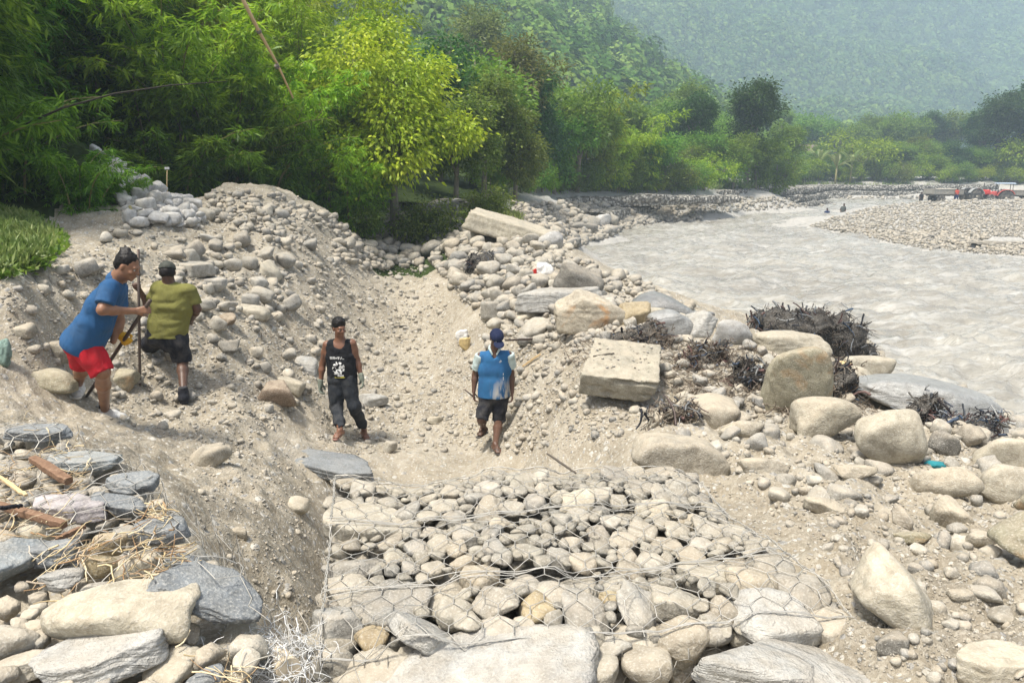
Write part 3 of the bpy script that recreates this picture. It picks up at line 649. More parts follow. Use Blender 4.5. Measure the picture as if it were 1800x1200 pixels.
B(35, 1210, 120, 50, 'slab', M_ST, 'flat layered stone at the very bottom left', flat=.3, sink=0, seed=127, at=flatpt(40, 1205, 2.40), roll=12)
B(230, 868, 100, 50, 'slab', M_SLATE, 'slate under the net where the near left basket narrows', flat=.2, sink=-.1, seed=128, at=flatpt(235, 870, 2.47))
B(150, 828, 130, 44, 'slab', M_BLUE, 'broad slate lying flat under the far end of the left net', flat=.14, sink=-.1, seed=129, at=flatpt(150, 830, 2.48))
B(325, 1215, 110, 60, 'block', M_ST, 'grey broken rock at the bottom beside the shredded white sack', flat=.5, sink=0, seed=130, at=flatpt(330, 1215, 2.2))
B(425, 1225, 120, 74, 'slab', M_PALE, 'pale rock under the shredded white sack', flat=.4, sink=0, seed=131, at=flatpt(425, 1235, 2.12))
B(205, 905, 100, 44, 'slab', M_SLATE, 'slate slab under the fold of the left net, below the far one', flat=.2, sink=-.1, seed=140, at=flatpt(210, 908, 2.47), roll=-10, cat='stone slab', name='stone_slab')
B(70, 780, 120, 36, 'slab', M_SLATE, 'farthest slate slab on the near left basket', flat=.16, sink=-.1, seed=141, at=flatpt(70, 780, 2.48), cat='stone slab', name='stone_slab')
B(335, 1020, 80, 44, 'slab', M_SLATE, 'small slate tucked beside the hanging slab', flat=.25, sink=-.1, seed=142, at=flatpt(330, 1015, 2.44), roll=-20, cat='stone slab', name='stone_slab')
B(1340, 830, 90, 40, 'block', M_DUST, 'soil coated flat rock in the middle of the right mound', flat=.35, sink=.35, seed=143)
B(1450, 900, 70, 34, 'block', M_DUST, 'soil coated rock on the slope right of the basket', flat=.4, sink=.35, seed=144)
B(1600, 960, 60, 36, 'block', M_OLIVE, 'brown wedge rock poking from the soil above the oval boulder', flat=.5, sink=.25, seed=145)
B(1430, 1180, 60, 40, 'cobble', M_ST, 'grey stone in the hollow at the basket corner', flat=.6, sink=.2, seed=146)
B(1560, 1150, 56, 46, 'cobble', M_DARK, 'dark stone in the hollow below the oval boulder', flat=.7, sink=.2, seed=147)
B(1690, 1060, 54, 30, 'cobble', M_DUST, 'dusty stone on the soil at the lower right', flat=.5, sink=.25, seed=148)
B(1300, 770, 80, 40, 'block', M_DUST, 'dusty rock between the pointed boulder and the wide dusty one', flat=.5, sink=.3, seed=149)
B(1500, 840, 70, 34, 'block', M_DUST, 'half buried rock under the dusty dark bottomed boulder', flat=.45, sink=.35, seed=150)
B(1730, 960, 66, 34, 'cobble', M_DUST, 'half buried stone on the right slope below the smooth grey boulder', flat=.45, sink=.3, seed=151)
print('heroes', len(hero_list), round(time.time() - T0, 1))

# ------------------------------------------------------------------ scattered stones
protos_hi = {}
def proto(kind, i, sub):
    key = (kind, i, sub)
    if key not in protos_hi: protos_hi[key] = rock_verts(500 + i * 7 + len(kind), sub, kind)
    return protos_hi[key]
def rotm(a, b, c):
    """batch rotation matrices, yaw a then tilts b,c"""
    ca, sa, cb, sb, cc, sc_ = np.cos(a), np.sin(a), np.cos(b), np.sin(b), np.cos(c), np.sin(c); z = np.zeros_like(a); o = z + 1
    Rz = np.array([[ca, -sa, z], [sa, ca, z], [z, z, o]]); Rx = np.array([[o, z, z], [z, cb, -sb], [z, sb, cb]]); Ry = np.array([[cc, z, sc_], [z, o, z], [-sc_, z, cc]])
    return np.einsum('ijn,jkn,kln->nil', Rx, Ry, Rz)
class Stones:
    def __init__(s): s.pos = []; s.size = []; s.rot = []; s.kind = []; s.lab = []
    def add(s, pos, size, rot, kind, lab):
        s.pos.append(pos); s.size.append(size); s.rot.append(rot); s.kind += list(kind); s.lab += list(lab)
    def arrays(s): return np.concatenate(s.pos), np.concatenate(s.size), np.concatenate(s.rot), np.array(s.kind), np.array(s.lab, dtype=object)
def merged(name, pos, size, rot, kind, mat, sub_fn):
    VV = []; FF = []; n0 = 0; Rm = rotm(rot[:, 0], rot[:, 1], rot[:, 2]); pid = rng.integers(0, 6, len(pos))
    zc = pos[:, 1] * C13 + (CAMZ - pos[:, 2]) * S13; app = size.max(1) * FPX / zc; subs = sub_fn(app)
    for kd in set(kind):
        for i in range(6):
            for sb in (1, 2, 3):
                m = np.where((kind == kd) & (pid == i) & (subs == sb))[0]
                if not len(m): continue
                V, F = proto(kd, i, sb)
                W = np.einsum('nij,nkj->nki', Rm[m], V[None] * size[m][:, None, :]) + pos[m][:, None, :]
                VV.append(W.reshape(-1, 3)); FF.append((F[None] + (n0 + np.arange(len(m)) * len(V))[:, None, None]).reshape(-1, 3)); n0 += len(m) * len(V)
    return link(name, mesh_np(name, np.concatenate(VV), np.concatenate(FF), True, mat))
mesh_cache = {}
def stone_mesh(kind, i, sub, mat):
    key = (kind, i, sub, mat.name)
    if key not in mesh_cache:
        V, F = proto(kind, i, sub); mesh_cache[key] = mesh_np(kind + '_stone', V, F, True, mat)
    return mesh_cache[key]
LAB = {
 'slope': ('grey stone lying on the spoil slope on the left', 'stones on the left slope'),
 'floor': ('small stone lying on the sandy channel floor', 'stones on the channel floor'),
 'end': ('rounded stone of the loose pile closing the far end of the channel', 'stones piled at the channel end'),
 'ridge': ('pale stone of the loose bank between the channel and the river', 'stones on the right bank'),
 'right': ('stone lying in the churned soil right of the wire basket', 'stones in the right soil'),
 'white': ('whitish stone of the pale heap beneath the bamboo', 'stones of the white heap'),
 'bend': ('pale stone on the far inner bend of the river', 'stones of the far bend'),
 'bar': ('grey cobble on the gravel bar across the river', 'cobbles of the gravel bar'),
 'leftg': ('stone packed in the near left basket', 'stones of the near left basket'),
}
S = Stones()
def scatter(poly, n, lo, hi, power, lab, kinds=('cobble', 'block'), sink=.25, dmin=0, fl=(.45, .8), unit='m'):
    xs = [a[0] for a in poly]; ys = [a[1] for a in poly]; px = rng.uniform(min(xs), max(xs), n * 3); py = rng.uniform(min(ys), max(ys), n * 3)
    m = in_poly(px, py, poly); px, py = px[m][:n], py[m][:n]; q = hit(px, py)
    m = (q[:, 1] > dmin) & (q[:, 2] > -.12) & (q[:, 1] < 125); q = q[m]; k = len(q)
    r = lo * (hi / lo) ** (rng.random(k) ** power)
    if unit == 'px': r = r * (q[:, 1] * C13 + (CAMZ - q[:, 2]) * S13) / FPX
    f = rng.uniform(fl[0], fl[1], k); size = np.stack([r, r * rng.uniform(.6, .95, k), r * f], 1)
    q = q.copy(); q[:, 2] = height(q[:, 0], q[:, 1]) + size[:, 2] * (.5 - sink)
    rot = np.stack([rng.uniform(0, 6.28, k), rng.normal(0, .25, k), rng.normal(0, .25, k)], 1)
    S.add(q, size, rot, rng.choice(kinds, k), [lab] * k)
cb = ('cobble', 'block', 'cobble', 'slab')
slopeP = [(330, 350), (480, 345), (560, 375), (620, 440), (590, 600), (560, 700), (420, 800), (300, 770), (200, 740), (40, 640), (0, 520), (120, 470), (200, 400), (260, 400)]
scatter(slopeP, 1150, 4, 30, 3.2, 'slope', cb, unit='px')
scatter([(300, 420), (500, 420), (520, 560), (380, 580), (120, 560), (100, 480)], 120, 18, 46, 2.0, 'slope', cb, unit='px', sink=.15)
scatter([(360, 335), (520, 345), (600, 400), (500, 440), (380, 400)], 300, 5, 22, 1.6, 'slope', cb, unit='px')
scatter([(560, 450), (740, 450), (800, 560), (900, 790), (620, 800), (540, 700)], 900, 3, 15, 2.6, 'floor', cb, unit='px', sink=.35)
scatter([(300, 780), (520, 800), (560, 900), (560, 1150), (450, 1060), (330, 900)], 160, 4, 20, 3, 'floor', cb, unit='px', sink=.35)
scatter([(590, 425), (740, 425), (740, 470), (640, 475), (590, 455)], 260, 10, 28, 1.2, 'end', ('cobble',), unit='px', sink=.1)
scatter([(560, 375), (820, 370), (830, 420), (740, 430), (600, 430)], 700, 5, 24, 1.7, 'end', cb, unit='px', sink=.15)
ridgeP = [(735, 430), (800, 400), (960, 400), (1000, 450), (1130, 500), (1250, 560), (1100, 600), (960, 620), (880, 590), (800, 520)]
scatter(ridgeP, 1500, 6, 30, 1.5, 'ridge', cb, unit='px', sink=.12)
scatter([(740, 430), (830, 410), (960, 500), (900, 580), (800, 520)], 300, 14, 38, 1.3, 'ridge', ('cobble', 'block'), unit='px', sink=.05)
scatter([(860, 560), (1000, 600), (1180, 620), (1120, 760), (900, 800), (840, 680)], 700, 4, 22, 2.4, 'ridge', cb, unit='px', sink=.25)
scatter([(1130, 590), (1330, 600), (1520, 650), (1560, 700), (1350, 760), (1180, 720)], 500, 6, 34, 2.2, 'right', cb, unit='px', sink=.2)
scatter([(1200, 780), (1500, 760), (1800, 760), (1800, 1200), (1500, 1190), (1480, 1010)], 1100, 4, 30, 3.4, 'right', cb, unit='px', sink=.3)
scatter([(1130, 740), (1330, 720), (1800, 820), (1800, 1150), (1600, 1150), (1500, 960), (1250, 800)], 75, 24, 62, 1.4, 'right', ('block', 'cobble', 'block'), unit='px', sink=.38)
scatter([(1540, 660), (1700, 700), (1800, 750), (1800, 800), (1640, 770)], 160, 14, 44, 1.6, 'right', cb, unit='px', sink=.1)
scatter([(155, 250), (230, 285), (340, 360), (360, 400), (230, 400), (200, 330)], 800, 13, 34, 1.2, 'white', ('block', 'cobble', 'slab'), unit='px', sink=.0)
scatter([(900, 360), (1090, 355), (1200, 365), (1090, 410), (1000, 440), (940, 400)], 1500, 4, 17, 1.3, 'bend', cb, unit='px', sink=.1)
scatter([(960, 400), (1090, 395), (1080, 410), (1000, 440)], 120, 14, 32, 1.3, 'bend', cb, unit='px', sink=.1)
scatter([(1040, 378), (1180, 375), (1250, 388), (1090, 408)], 500, 4, 13, 1.3, 'bend', cb, unit='px', sink=.1)
scatter([(1160, 350), (1500, 345), (1640, 345), (1640, 352), (1400, 366), (1200, 380)], 700, 3, 9, 1.3, 'bend', cb, unit='px', sink=.1)
scatter([(1420, 397), (1500, 372), (1600, 354), (1800, 348), (1800, 450), (1640, 441)], 6500, 2.4, 7.5, 1.5, 'bar', ('cobble', 'block'), unit='px', sink=.15)
scatter([(1450, 403), (1530, 417), (1640, 438), (1800, 447), (1800, 420), (1600, 408)], 500, 5, 11, 1.4, 'bar', ('cobble', 'block'), unit='px', sink=.1)
scatter([(1800, 760), (2300, 900), (2300, 1200), (1800, 1200)], 500, 6, 44, 2.2, 'right', cb, unit='px', sink=.3)
scatter([(1800, 348), (2050, 348), (2050, 440), (1800, 450)], 1200, 3, 9, 1.5, 'bar', ('cobble', 'block'), unit='px', sink=.15)
pos, size, rot, kind, lab = S.arrays()
zc_ = pos[:, 1] * C13 + (CAMZ - pos[:, 2]) * S13
# keep loose stones out of the baskets and out of the hero stones
dg = poly_dist(pos[:, 0], pos[:, 1], GABN); dl = poly_dist(pos[:, 0], pos[:, 1], GABL)
keep = (dg < -.03) & (dl < -.03)
for (o, W, Dp, H) in hero_list:
    d = np.hypot((pos[:, 0] - o.location.x) / (W * .5), (pos[:, 1] - o.location.y) / (Dp * .5)); keep &= ~((d < .9) & (size.max(1) > .05))
pos, size, rot, kind, lab, zc_ = [a[keep] for a in (pos, size, rot, kind, lab, zc_)]
app = size.max(1) / zc_ * np.where(np.abs(pos[:, 0] / zc_) > .69, .01, 1); order = np.argsort(-app)
# thin out big stones that pass through each other
taken = []; alive = np.ones(len(pos), bool)
for i in order[:1500]:
    for j in taken:
        dd = pos[i] - pos[j]
        if abs(dd[0]) < .6 and dd[0] * dd[0] + dd[1] * dd[1] < (.40 * (size[i].max() + size[j].max())) ** 2: alive[i] = False; break
    if alive[i]: taken.append(i)
order = [i for i in order if alive[i]]
ind, rest = order[:300], np.array(order[300:])
for i in ind:
    L_, G_ = LAB[lab[i]]
    o = link('river_stone', stone_mesh(kind[i], int(rng.integers(0, 6)), 3, M_WHITE if lab[i] == 'white' else M_ST)); o.location = pos[i]; o.scale = size[i]
    o.rotation_euler = (rot[i][1], rot[i][2], rot[i][0]); tag(o, L_, 'stone', G_)
wh = lab[rest] == 'white'; sf = lambda a: np.where(a > 26, 3, np.where(a > 9, 2, 1))
q = rest[~wh]; tag(merged('rubble', pos[q], size[q], rot[q], kind[q], M_STI, sf), 'loose grey and beige rubble strewn over the banks and the gravel bar', 'rubble', kind='stuff')
q = rest[wh]; tag(merged('pale_rubble', pos[q], size[q], rot[q], kind[q], M_WHITEI, sf), 'whitish broken rubble of the heap beneath the bamboo', 'rubble', kind='stuff')
# fine grit everywhere on the near banks
S = Stones()
for poly, n in [(slopeP, 4600), ([(560, 450), (740, 450), (900, 790), (560, 800)], 2600), ([(300, 780), (540, 800), (565, 1180), (450, 1060)], 800), ([(860, 560), (1180, 620), (1120, 780), (860, 800)], 1500),
                ([(1130, 600), (1800, 760), (1800, 1200), (1480, 1180), (1180, 790)], 4200), (ridgeP, 1500)]:
    scatter(poly, n, 1.5, 7, 1.4, 'floor', ('block', 'cobble'), unit='px', sink=.3)
p2, s2, r2, k2, _l = S.arrays(); m = (poly_dist(p2[:, 0], p2[:, 1], GABN) < -.02) & (poly_dist(p2[:, 0], p2[:, 1], GABL) < -.02)
tag(merged('gravel', p2[m], s2[m], r2[m], k2[m], M_STI, lambda a: np.where(a > 9, 2, 1)), 'fine gravel scattered over the dusty soil', 'gravel', kind='stuff')
print('scatter', round(time.time() - T0, 1))

# ------------------------------------------------------------------ foreground basket: packed stones
gx = np.array([p[0] for p in GABN]); gy = np.array([p[1] for p in GABN])
P4 = [np.array(p[:2]) for p in GABN]
def bil(u, v): return (P4[0] * (1 - u) + P4[1] * u) * (1 - v) + (P4[3] * (1 - u) + P4[2] * u) * v
def gtop(x, y):
    b = .05 * fbm(x * 1.6, y * 1.6, seed=77, oct=2)
    e = np.clip(poly_dist(x, y, GABN) / .16, 0, 1)
    seam = sum(np.exp(-((y - yc - .12 * x) / .05) ** 2) for yc in (3.05, 3.65))
    return GZ + b - .07 * (1 - e) ** 2 - .06 * seam + .10 * np.clip(1.0 - (y - 2.45) / .5, 0, 1) * 0
fixed = [(745, 1095, 120, 'slab', M_PALE, 'large round flat grey disc stone at the near left of the wire basket'), (1360, 1075, 130, 'block', M_PALE, 'broad pale broken rock at the near right corner inside the wire basket'),
         (870, 1050, 80, 'block', M_GAB, None), (640, 905, 120, 'slab', M_GAB, 'broad layered stone over a dark gap at the left of the wire basket'), (625, 975, 100, 'block', M_GAB, None), (1150, 895, 56, 'cobble', M_CREAM, 'clean pale oval stone lying above the net in the middle of the wire basket'),
         (1015, 890, 56, 'cobble', M_CREAM, None), (1040, 1135, 90, 'cobble', M_GAB, None), (1200, 1090, 88, 'cobble', M_GAB, None), (1010, 1010, 78, 'cobble', M_GAB, None), (690, 1040, 120, 'slab', M_GAB, None), (1140, 1120, 80, 'cobble', M_GAB, None), (960, 1105, 64, 'cobble', M_GAB, None)]
placed = []
r_ = np.random.default_rng(5)
for f in fixed:
    q = flatpt(f[0], f[1] - 4, GZ); rr = f[2] * zcam(Vector(q)) / FPX / 2; placed.append([q[0], q[1], rr, f])
def rmax(y): return .125 if y < 3.15 else (.075 if y < 3.7 else .095)
for stage, (f0, f1, n) in enumerate([(.75, 1.0, 500), (.5, .75, 2500), (.32, .5, 6000), (.2, .32, 9000)]):
    us, vs_ = r_.random(n), r_.random(n)
    for u, v in zip(us, vs_):
        q = bil(u, v); R0 = rmax(q[1]) * r_.uniform(f0, f1)
        if R0 < .019: continue
        arr = np.array([[a[0], a[1], a[2]] for a in placed]) if len(placed) else np.zeros((0, 3))
        if len(arr) and (np.hypot(arr[:, 0] - q[0], arr[:, 1] - q[1]) < .84 * (arr[:, 2] + R0)).any(): continue
        placed.append([q[0], q[1], R0, None])
print('packed', len(placed))
stones_for_bvh = []
gs = []
for (x, y, rr, f) in placed:
    kd = f[3] if f else r_.choice(['cobble', 'cobble', 'smooth', 'block', 'block', 'slab']); W = rr * 2 * 1.12; fl = r_.uniform(.42, .68)
    if f: W *= 1.05; fl = .35 if kd == 'slab' else fl
    Dp = W * r_.uniform(.7, 1.0); H = min(W, Dp) * fl
    zt = float(gtop(np.array([x]), np.array([y]))[0]) + r_.normal(0, .007) + (.01 if rr > .08 else 0)
    if f and f[5] and 'above the net' in f[5]: zt += .03
    gs.append([x, y, zt - H / 2, W, Dp, H, kd, r_.uniform(0, 6.28) if not f else 0, r_.normal(0, .22), r_.normal(0, .22), f])
# sides of the basket
side = []
def face(a, b, n, z0, z1, rr0, rr1):
    for k in range(n):
        tq = r_.random(); z = r_.uniform(z0, z1); q = a * (1 - tq) + b * tq; rr = r_.uniform(rr0, rr1)
        nrm = np.array([(b - a)[1], -(b - a)[0]]); nrm = nrm / np.linalg.norm(nrm); q = q - nrm * rr * .6
        if any((q[0] - s_[0]) ** 2 + (q[1] - s_[1]) ** 2 + (z - s_[2]) ** 2 < (.8 * (rr + s_[11])) ** 2 for s_ in side): continue
        side.append([q[0], q[1], z, rr * 2.1, rr * 2.0, rr * 1.5, r_.choice(['cobble', 'block']), r_.uniform(0, 6.28), r_.normal(0, .3), r_.normal(0, .3), None, rr])
face(P4[3], P4[0], 900, GZ - 1.15, GZ - .08, .05, .10); face(P4[0], P4[1], 900, GZ - .7, GZ - .08, .05, .10); face(P4[1], P4[2], 900, GZ - .6, GZ - .08, .05, .10)
allg = gs + [s_[:11] for s_ in side]
ap = [(-(g_[3] / zcam(Vector(g_[:3]))), i) for i, g_ in enumerate(allg)]; ap.sort(); indg = [i for _, i in ap[:300]]; restg = [i for _, i in ap[300:]]
BV = []; BF = []; bn = 0
for i in range(len(allg)):
    g_ = allg[i]; V, F = proto(g_[6], i % 6, 2); Rm = rotm(*[np.array([a]) for a in (g_[7], g_[8], g_[9])])[0]
    Wv = (V * np.array(g_[3:6])) @ Rm.T + np.array(g_[:3]); BV.append(Wv); BF.append(F + bn); bn += len(V)
BVn = np.concatenate(BV); BFn = np.concatenate(BF)
gab_bvh = BVHTree.FromPolygons([tuple(v) for v in BVn.tolist()], [tuple(f) for f in BFn.tolist()])
for i in indg:
    g_ = allg[i]; f = g_[10]; mat = f[4] if f else (M_YEL if r_.random() < .05 else (M_ST if r_.random() < .3 else M_GAB))
    Rm = rotm(*[np.array([a]) for a in (g_[7], g_[8], g_[9])])[0]
    o = link('gabion_stone', stone_mesh(g_[6], i % 6, 4 if g_[3] > .2 else 3, mat))
    o.matrix_world = Matrix.Translation(g_[:3]) @ Matrix(Rm.tolist()).to_4x4() @ Matrix.Diagonal((*g_[3:6], 1))
    tag(o, (f[5] if f and f[5] else 'rounded beige grey stone packed under wire in the large foreground basket'), 'stone', None if f and f[5] else 'stones packed in the foreground basket')
ga = [allg[i] for i in restg]
n = 1500; us, vs_ = r_.random(n), r_.random(n)
fill = []
for u, v in zip(us, vs_):
    q = bil(u, v); s_ = r_.uniform(.06, .14); fill.append([q[0], q[1], GZ - r_.uniform(.12, .26), s_, s_ * .9, s_ * .7, 'cobble', r_.uniform(0, 6.28), r_.normal(0, .3), r_.normal(0, .3), None])
ga += fill
arr = np.array([g_[:6] for g_ in ga]); ro = np.array([g_[7:10] for g_ in ga]); kd = np.array([g_[6] for g_ in ga])
tag(merged('gabion_fill', arr[:, :3], arr[:, 3:6], ro, kd, M_GABI, lambda a: np.where(a > 30, 3, 2)), 'smaller stones filling the gaps of the foreground basket', 'stones', kind='stuff')
print('gabion', round(time.time() - T0, 1))

# stones in the near left basket
S = Stones()
k = 0; pl = []
for t_ in range(2600):
    x, y = r_.uniform(-4.2, -.7), r_.uniform(1.3, 4.5); rr = r_.choice([.10, .075, .05, .035], p=[.1, .2, .35, .35]) * r_.uniform(.8, 1.1)
    if poly_dist(np.array([x]), np.array([y]), GABL)[0] < rr * .3: continue
    if any((x - a) ** 2 + (y - b) ** 2 < (.85 * (rr + c_)) ** 2 for a, b, c_ in pl): continue
    if any(abs(x - o.location.x) < W * .42 and abs(y - o.location.y) < Dp * .42 for (o, W, Dp, H) in hero_list): continue
    pl.append((x, y, rr)); W = rr * 2.15
    H = W * r_.uniform(.35, .7); kd_ = r_.choice(['cobble', 'block', 'slab'])
    S.add(np.array([[x, y, LZ - .04 - H * .3 + r_.normal(0, .01)]]), np.array([[W, W * r_.uniform(.6, .95), H]]), np.array([[r_.uniform(0, 6.28), r_.normal(0, .2), r_.normal(0, .2)]]), [kd_], ['leftg'])
# edge face of the left basket
for a, b in ((0, 1), (1, 2), (2, 3)):
    A_, B_ = np.array(GABL[a][:2]), np.array(GABL[b][:2])
    for t_ in range(70):
        tq = r_.random(); q = A_ * (1 - tq) + B_ * tq; W = r_.uniform(.10, .22); z = r_.uniform(LZ - .75, LZ - .1)
        S.add(np.array([[q[0] - .05, q[1] - .03, z]]), np.array([[W, W * .8, W * .55]]), np.array([[r_.uniform(0, 6.28), r_.normal(0, .25), r_.normal(0, .25)]]), [r_.choice(['cobble', 'block', 'slab'])], ['leftg'])
pos, size, rot, kind, lab = S.arrays(); zc_ = pos[:, 1] * C13 + (CAMZ - pos[:, 2]) * S13; order = np.argsort(-size.max(1) / zc_)
for i in order[:70]:
    o = link('basket_stone', stone_mesh(kind[i], int(i) % 6, 3, [M_ST, M_ST, M_SLATE, M_CREAM][int(i) % 4])); o.location = pos[i]; o.scale = size[i]; o.rotation_euler = (rot[i][1], rot[i][2], rot[i][0])
    tag(o, LAB['leftg'][0], 'stone', LAB['leftg'][1])
q = order[70:]; tag(merged('left_basket_fill', pos[q], size[q], rot[q], kind[q], M_STI, lambda a: np.where(a > 30, 3, 2)), 'small stones filling the near left basket', 'stones', kind='stuff')

# ------------------------------------------------------------------ hexagonal wire nets
t = NT('galvanised_wire'); WIRE = t.done(t.pbr(t.mix(t.noise(t.pos(), 12, 3), (.30, .28, .24), (.55, .53, .48)), .5, None, .5, .35))
def hexgrid(u0, u1, v0, v1, s, jit=.12, seed=0):
    """edges of a hexagonal net in sheet coordinates; each a short polyline"""
    rr = np.random.default_rng(seed); dx = s * math.sqrt(3) / 1.0 * .58; pts = {}; segs = []
    W = dx * 2; Hh = s * 1.5
    def pt(i, j, k):
        key = (i, j, k)
        if key not in pts:
            x = u0 + W * (i + (.5 if j % 2 else 0)); y = v0 + Hh * j + (0 if k == 0 else s * .5 + s * .5)
            if k == 0: y = v0 + Hh * j
            pts[key] = np.array([x, y]) + rr.normal(0, jit * s * .5, 2)
        return pts[key]
    # vertices: pointy hexes, k=0 lower end, k=1 upper end of each vertical (twisted) edge
    nj = int((v1 - v0) / Hh) + 1; ni = int((u1 - u0) / W) + 1
    for j in range(nj):
        for i in range(ni):
            a, b = pt(i, j, 0), pt(i, j, 1); b = pts[(i, j, 1)] = a + np.array([0, s * .62]) + rr.normal(0, jit * s * .3, 2) if (i, j, 1, 'f') not in pts else b
            pts[(i, j, 1, 'f')] = b; segs.append((a, b, 1))
            if j + 1 < nj:
                for ii in ((i - 1, i) if j % 2 == 0 else (i, i + 1)):
                    if 0 <= ii < ni: segs.append((b, pt(ii, j + 1, 0), 0))
    return segs
def tubes(segs3, rad, name):
    """segs3: list of (n,3) polylines -> one mesh of thin three-sided wires"""
    VV = []; FF = []; n0 = 0
    for pl_, r0 in segs3:
        pl_ = np.asarray(pl_); n = len(pl_); tg = np.gradient(pl_, axis=0); tg /= np.linalg.norm(tg, axis=1)[:, None] + 1e-9
        ref = np.array([.31, .17, .93]); a = np.cross(tg, ref); a /= np.linalg.norm(a, axis=1)[:, None] + 1e-9; b = np.cross(tg, a)
        ring = [pl_ + (a * math.cos(2.0944 * k) + b * math.sin(2.0944 * k)) * r0 for k in range(3)]
        VV.append(np.stack(ring, 1).reshape(-1, 3)); i = np.arange(n - 1)[:, None] * 3; k = np.arange(3)[None]; k2 = (k + 1) % 3
        FF.append(np.stack([i + k, i + k2, i + 3 + k2, i + 3 + k], -1).reshape(-1, 4) + n0); n0 += n * 3
    return mesh_np(name, np.concatenate(VV), np.concatenate(FF), True, WIRE)
def bvh_of(objs):
    V = []; F = []; n = 0
    for o in objs:
        co = np.empty(len(o.data.vertices) * 3, np.float32); o.data.vertices.foreach_get('co', co); co = co.reshape(-1, 3)
        M = np.array(o.matrix_basis); co = co @ M[:3, :3].T + M[:3, 3]; V.append(co)
        fi = [tuple(i + n for i in p_.vertices) for p_ in o.data.polygons]; F += fi; n += len(co)
    return BVHTree.FromPolygons([tuple(v) for v in np.concatenate(V).tolist()], F)
def drape(q, trees, base, top=3.2, rad=.025):
    if not isinstance(trees, list): return trees(q)
    z = -9
    for dx, dy in ((0, 0), (rad, 0), (-rad, 0), (0, rad), (0, -rad)):
        for tr in trees:
            h = tr.ray_cast(Vector((q[0] + dx, q[1] + dy, top)), Vector((0, 0, -1)))
            if h[0] is not None: z = max(z, h[0].z)
    return max(z, base)
def sub(a, b, n): return [a * (1 - i / n) + b * (i / n) for i in range(n + 1)]
def top_net(name, segs, inside, trees, basefn, rad, n=3):
    out = []
    for a, b, tw in segs:
        if not (inside(a) and inside(b)): continue
        out.append((np.array([(q[0], q[1], drape(q, trees, basefn(q)) + .006) for q in sub(a, b, n)]), rad * (1.5 if tw else 1)))
    return out
def ing(q): return poly_dist(np.array([q[0]]), np.array([q[1]]), GABN)[0] > -.03
def hmap(trees, x0, x1, y0, y1, base, st=.012, grow=4, blur=5):
    xs = np.arange(x0, x1, st); ys = np.arange(y0, y1, st); H = np.full((len(ys), len(xs)), base, float)
    for j, y in enumerate(ys):
        for i, x in enumerate(xs):
            for tr in trees:
                h = tr.ray_cast(Vector((x, y, 3.2)), Vector((0, 0, -1)))
                if h[0] is not None and h[0].z > H[j, i]: H[j, i] = h[0].z
    G_ = H.copy()
    for k in range(grow):
        Q_ = G_.copy(); Q_[1:] = np.maximum(Q_[1:], G_[:-1]); Q_[:-1] = np.maximum(Q_[:-1], G_[1:]); R_ = Q_.copy(); R_[:, 1:] = np.maximum(R_[:, 1:], Q_[:, :-1]); R_[:, :-1] = np.maximum(R_[:, :-1], Q_[:, 1:]); G_ = R_
    for k in range(blur):
        for a_ in (0, 1): G_ = (np.roll(G_, 1, a_) + G_ + np.roll(G_, -1, a_)) / 3
    return xs, ys, np.maximum(H + .001, G_ - .004)
class HM:
    def __init__(s, *a, **k): s.x, s.y, s.H = hmap(*a, **k)
    def __call__(s, q):
        i = min(max((q[0] - s.x[0]) / (s.x[1] - s.x[0]), 0), len(s.x) - 1.01); j = min(max((q[1] - s.y[0]) / (s.y[1] - s.y[0]), 0), len(s.y) - 1.01); a, b = int(i), int(j); fx, fy = i - a, j - b
        return (s.H[b, a] * (1 - fx) + s.H[b, a + 1] * fx) * (1 - fy) + (s.H[b + 1, a] * (1 - fx) + s.H[b + 1, a + 1] * fx) * fy
HMG = HM([gab_bvh], -1.35, 1.8, 2.4, 4.4, GZ - .10)
segs = hexgrid(-1.25, 1.7, 2.35, 4.3, .066, seed=3, jit=.10)
cage = []
cage += top_net('n', segs, ing, HMG, lambda q: GZ - .08, .0021)
def side_net(a, b, z0, z1, seed):
    nrm = np.array([(b - a)[1], -(b - a)[0]]); L = np.linalg.norm(b - a); nrm = nrm / L; dr = (b - a) / L; out = []
    for p0, p1, tw in hexgrid(0, L, z0, z1, .066, seed=seed):
        pl_ = []
        for q in sub(p0, p1, 2):
            w2 = a + dr * q[0] + nrm * .5; h = gab_bvh.ray_cast(Vector((w2[0], w2[1], q[1])), Vector((-nrm[0], -nrm[1], 0)), .62)
            dd = h[3] if h[0] is not None else .5
            dd = min(dd, .5) - .012; w3 = a + dr * q[0] + nrm * (.5 - dd); pl_.append((w3[0], w3[1], q[1]))
        out.append((np.array(pl_), .0019 * (1.5 if tw else 1)))
    return out
cage += side_net(P4[3], P4[0], GZ - 1.1, GZ - .02, 4); cage += side_net(P4[0], P4[1], GZ - .7, GZ - .02, 5); cage += side_net(P4[1], P4[2], GZ - .6, GZ - .02, 6)
e_ = empty('gabion_basket', (P4[0][0], P4[0][1], GZ - 1.1)); tag(e_, 'large foreground basket of hexagonal wire stretched over packed stones', 'gabion basket')
def child(o, par):
    o.parent = par; o.matrix_parent_inverse = Matrix.Translation(par.location).inverted(); return o
child(link('wire_mesh', tubes(cage, 0, 'wire_mesh')), e_)
sel = []
for a, b in ((0, 1), (1, 2), (2, 3), (3, 0)):
    A_, B_ = P4[a], P4[b]; n = 40
    for off in (0, 1):
        pl_ = []
        for i in range(n + 1):
            q = A_ * (1 - i / n) + B_ * i / n; z = HMG(q) + .006
            pl_.append((q[0] + .006 * math.sin(i * 2.1 + off * 3), q[1] + .006 * math.cos(i * 2.1 + off * 3), z))
        sel.append((np.array(pl_), .003))
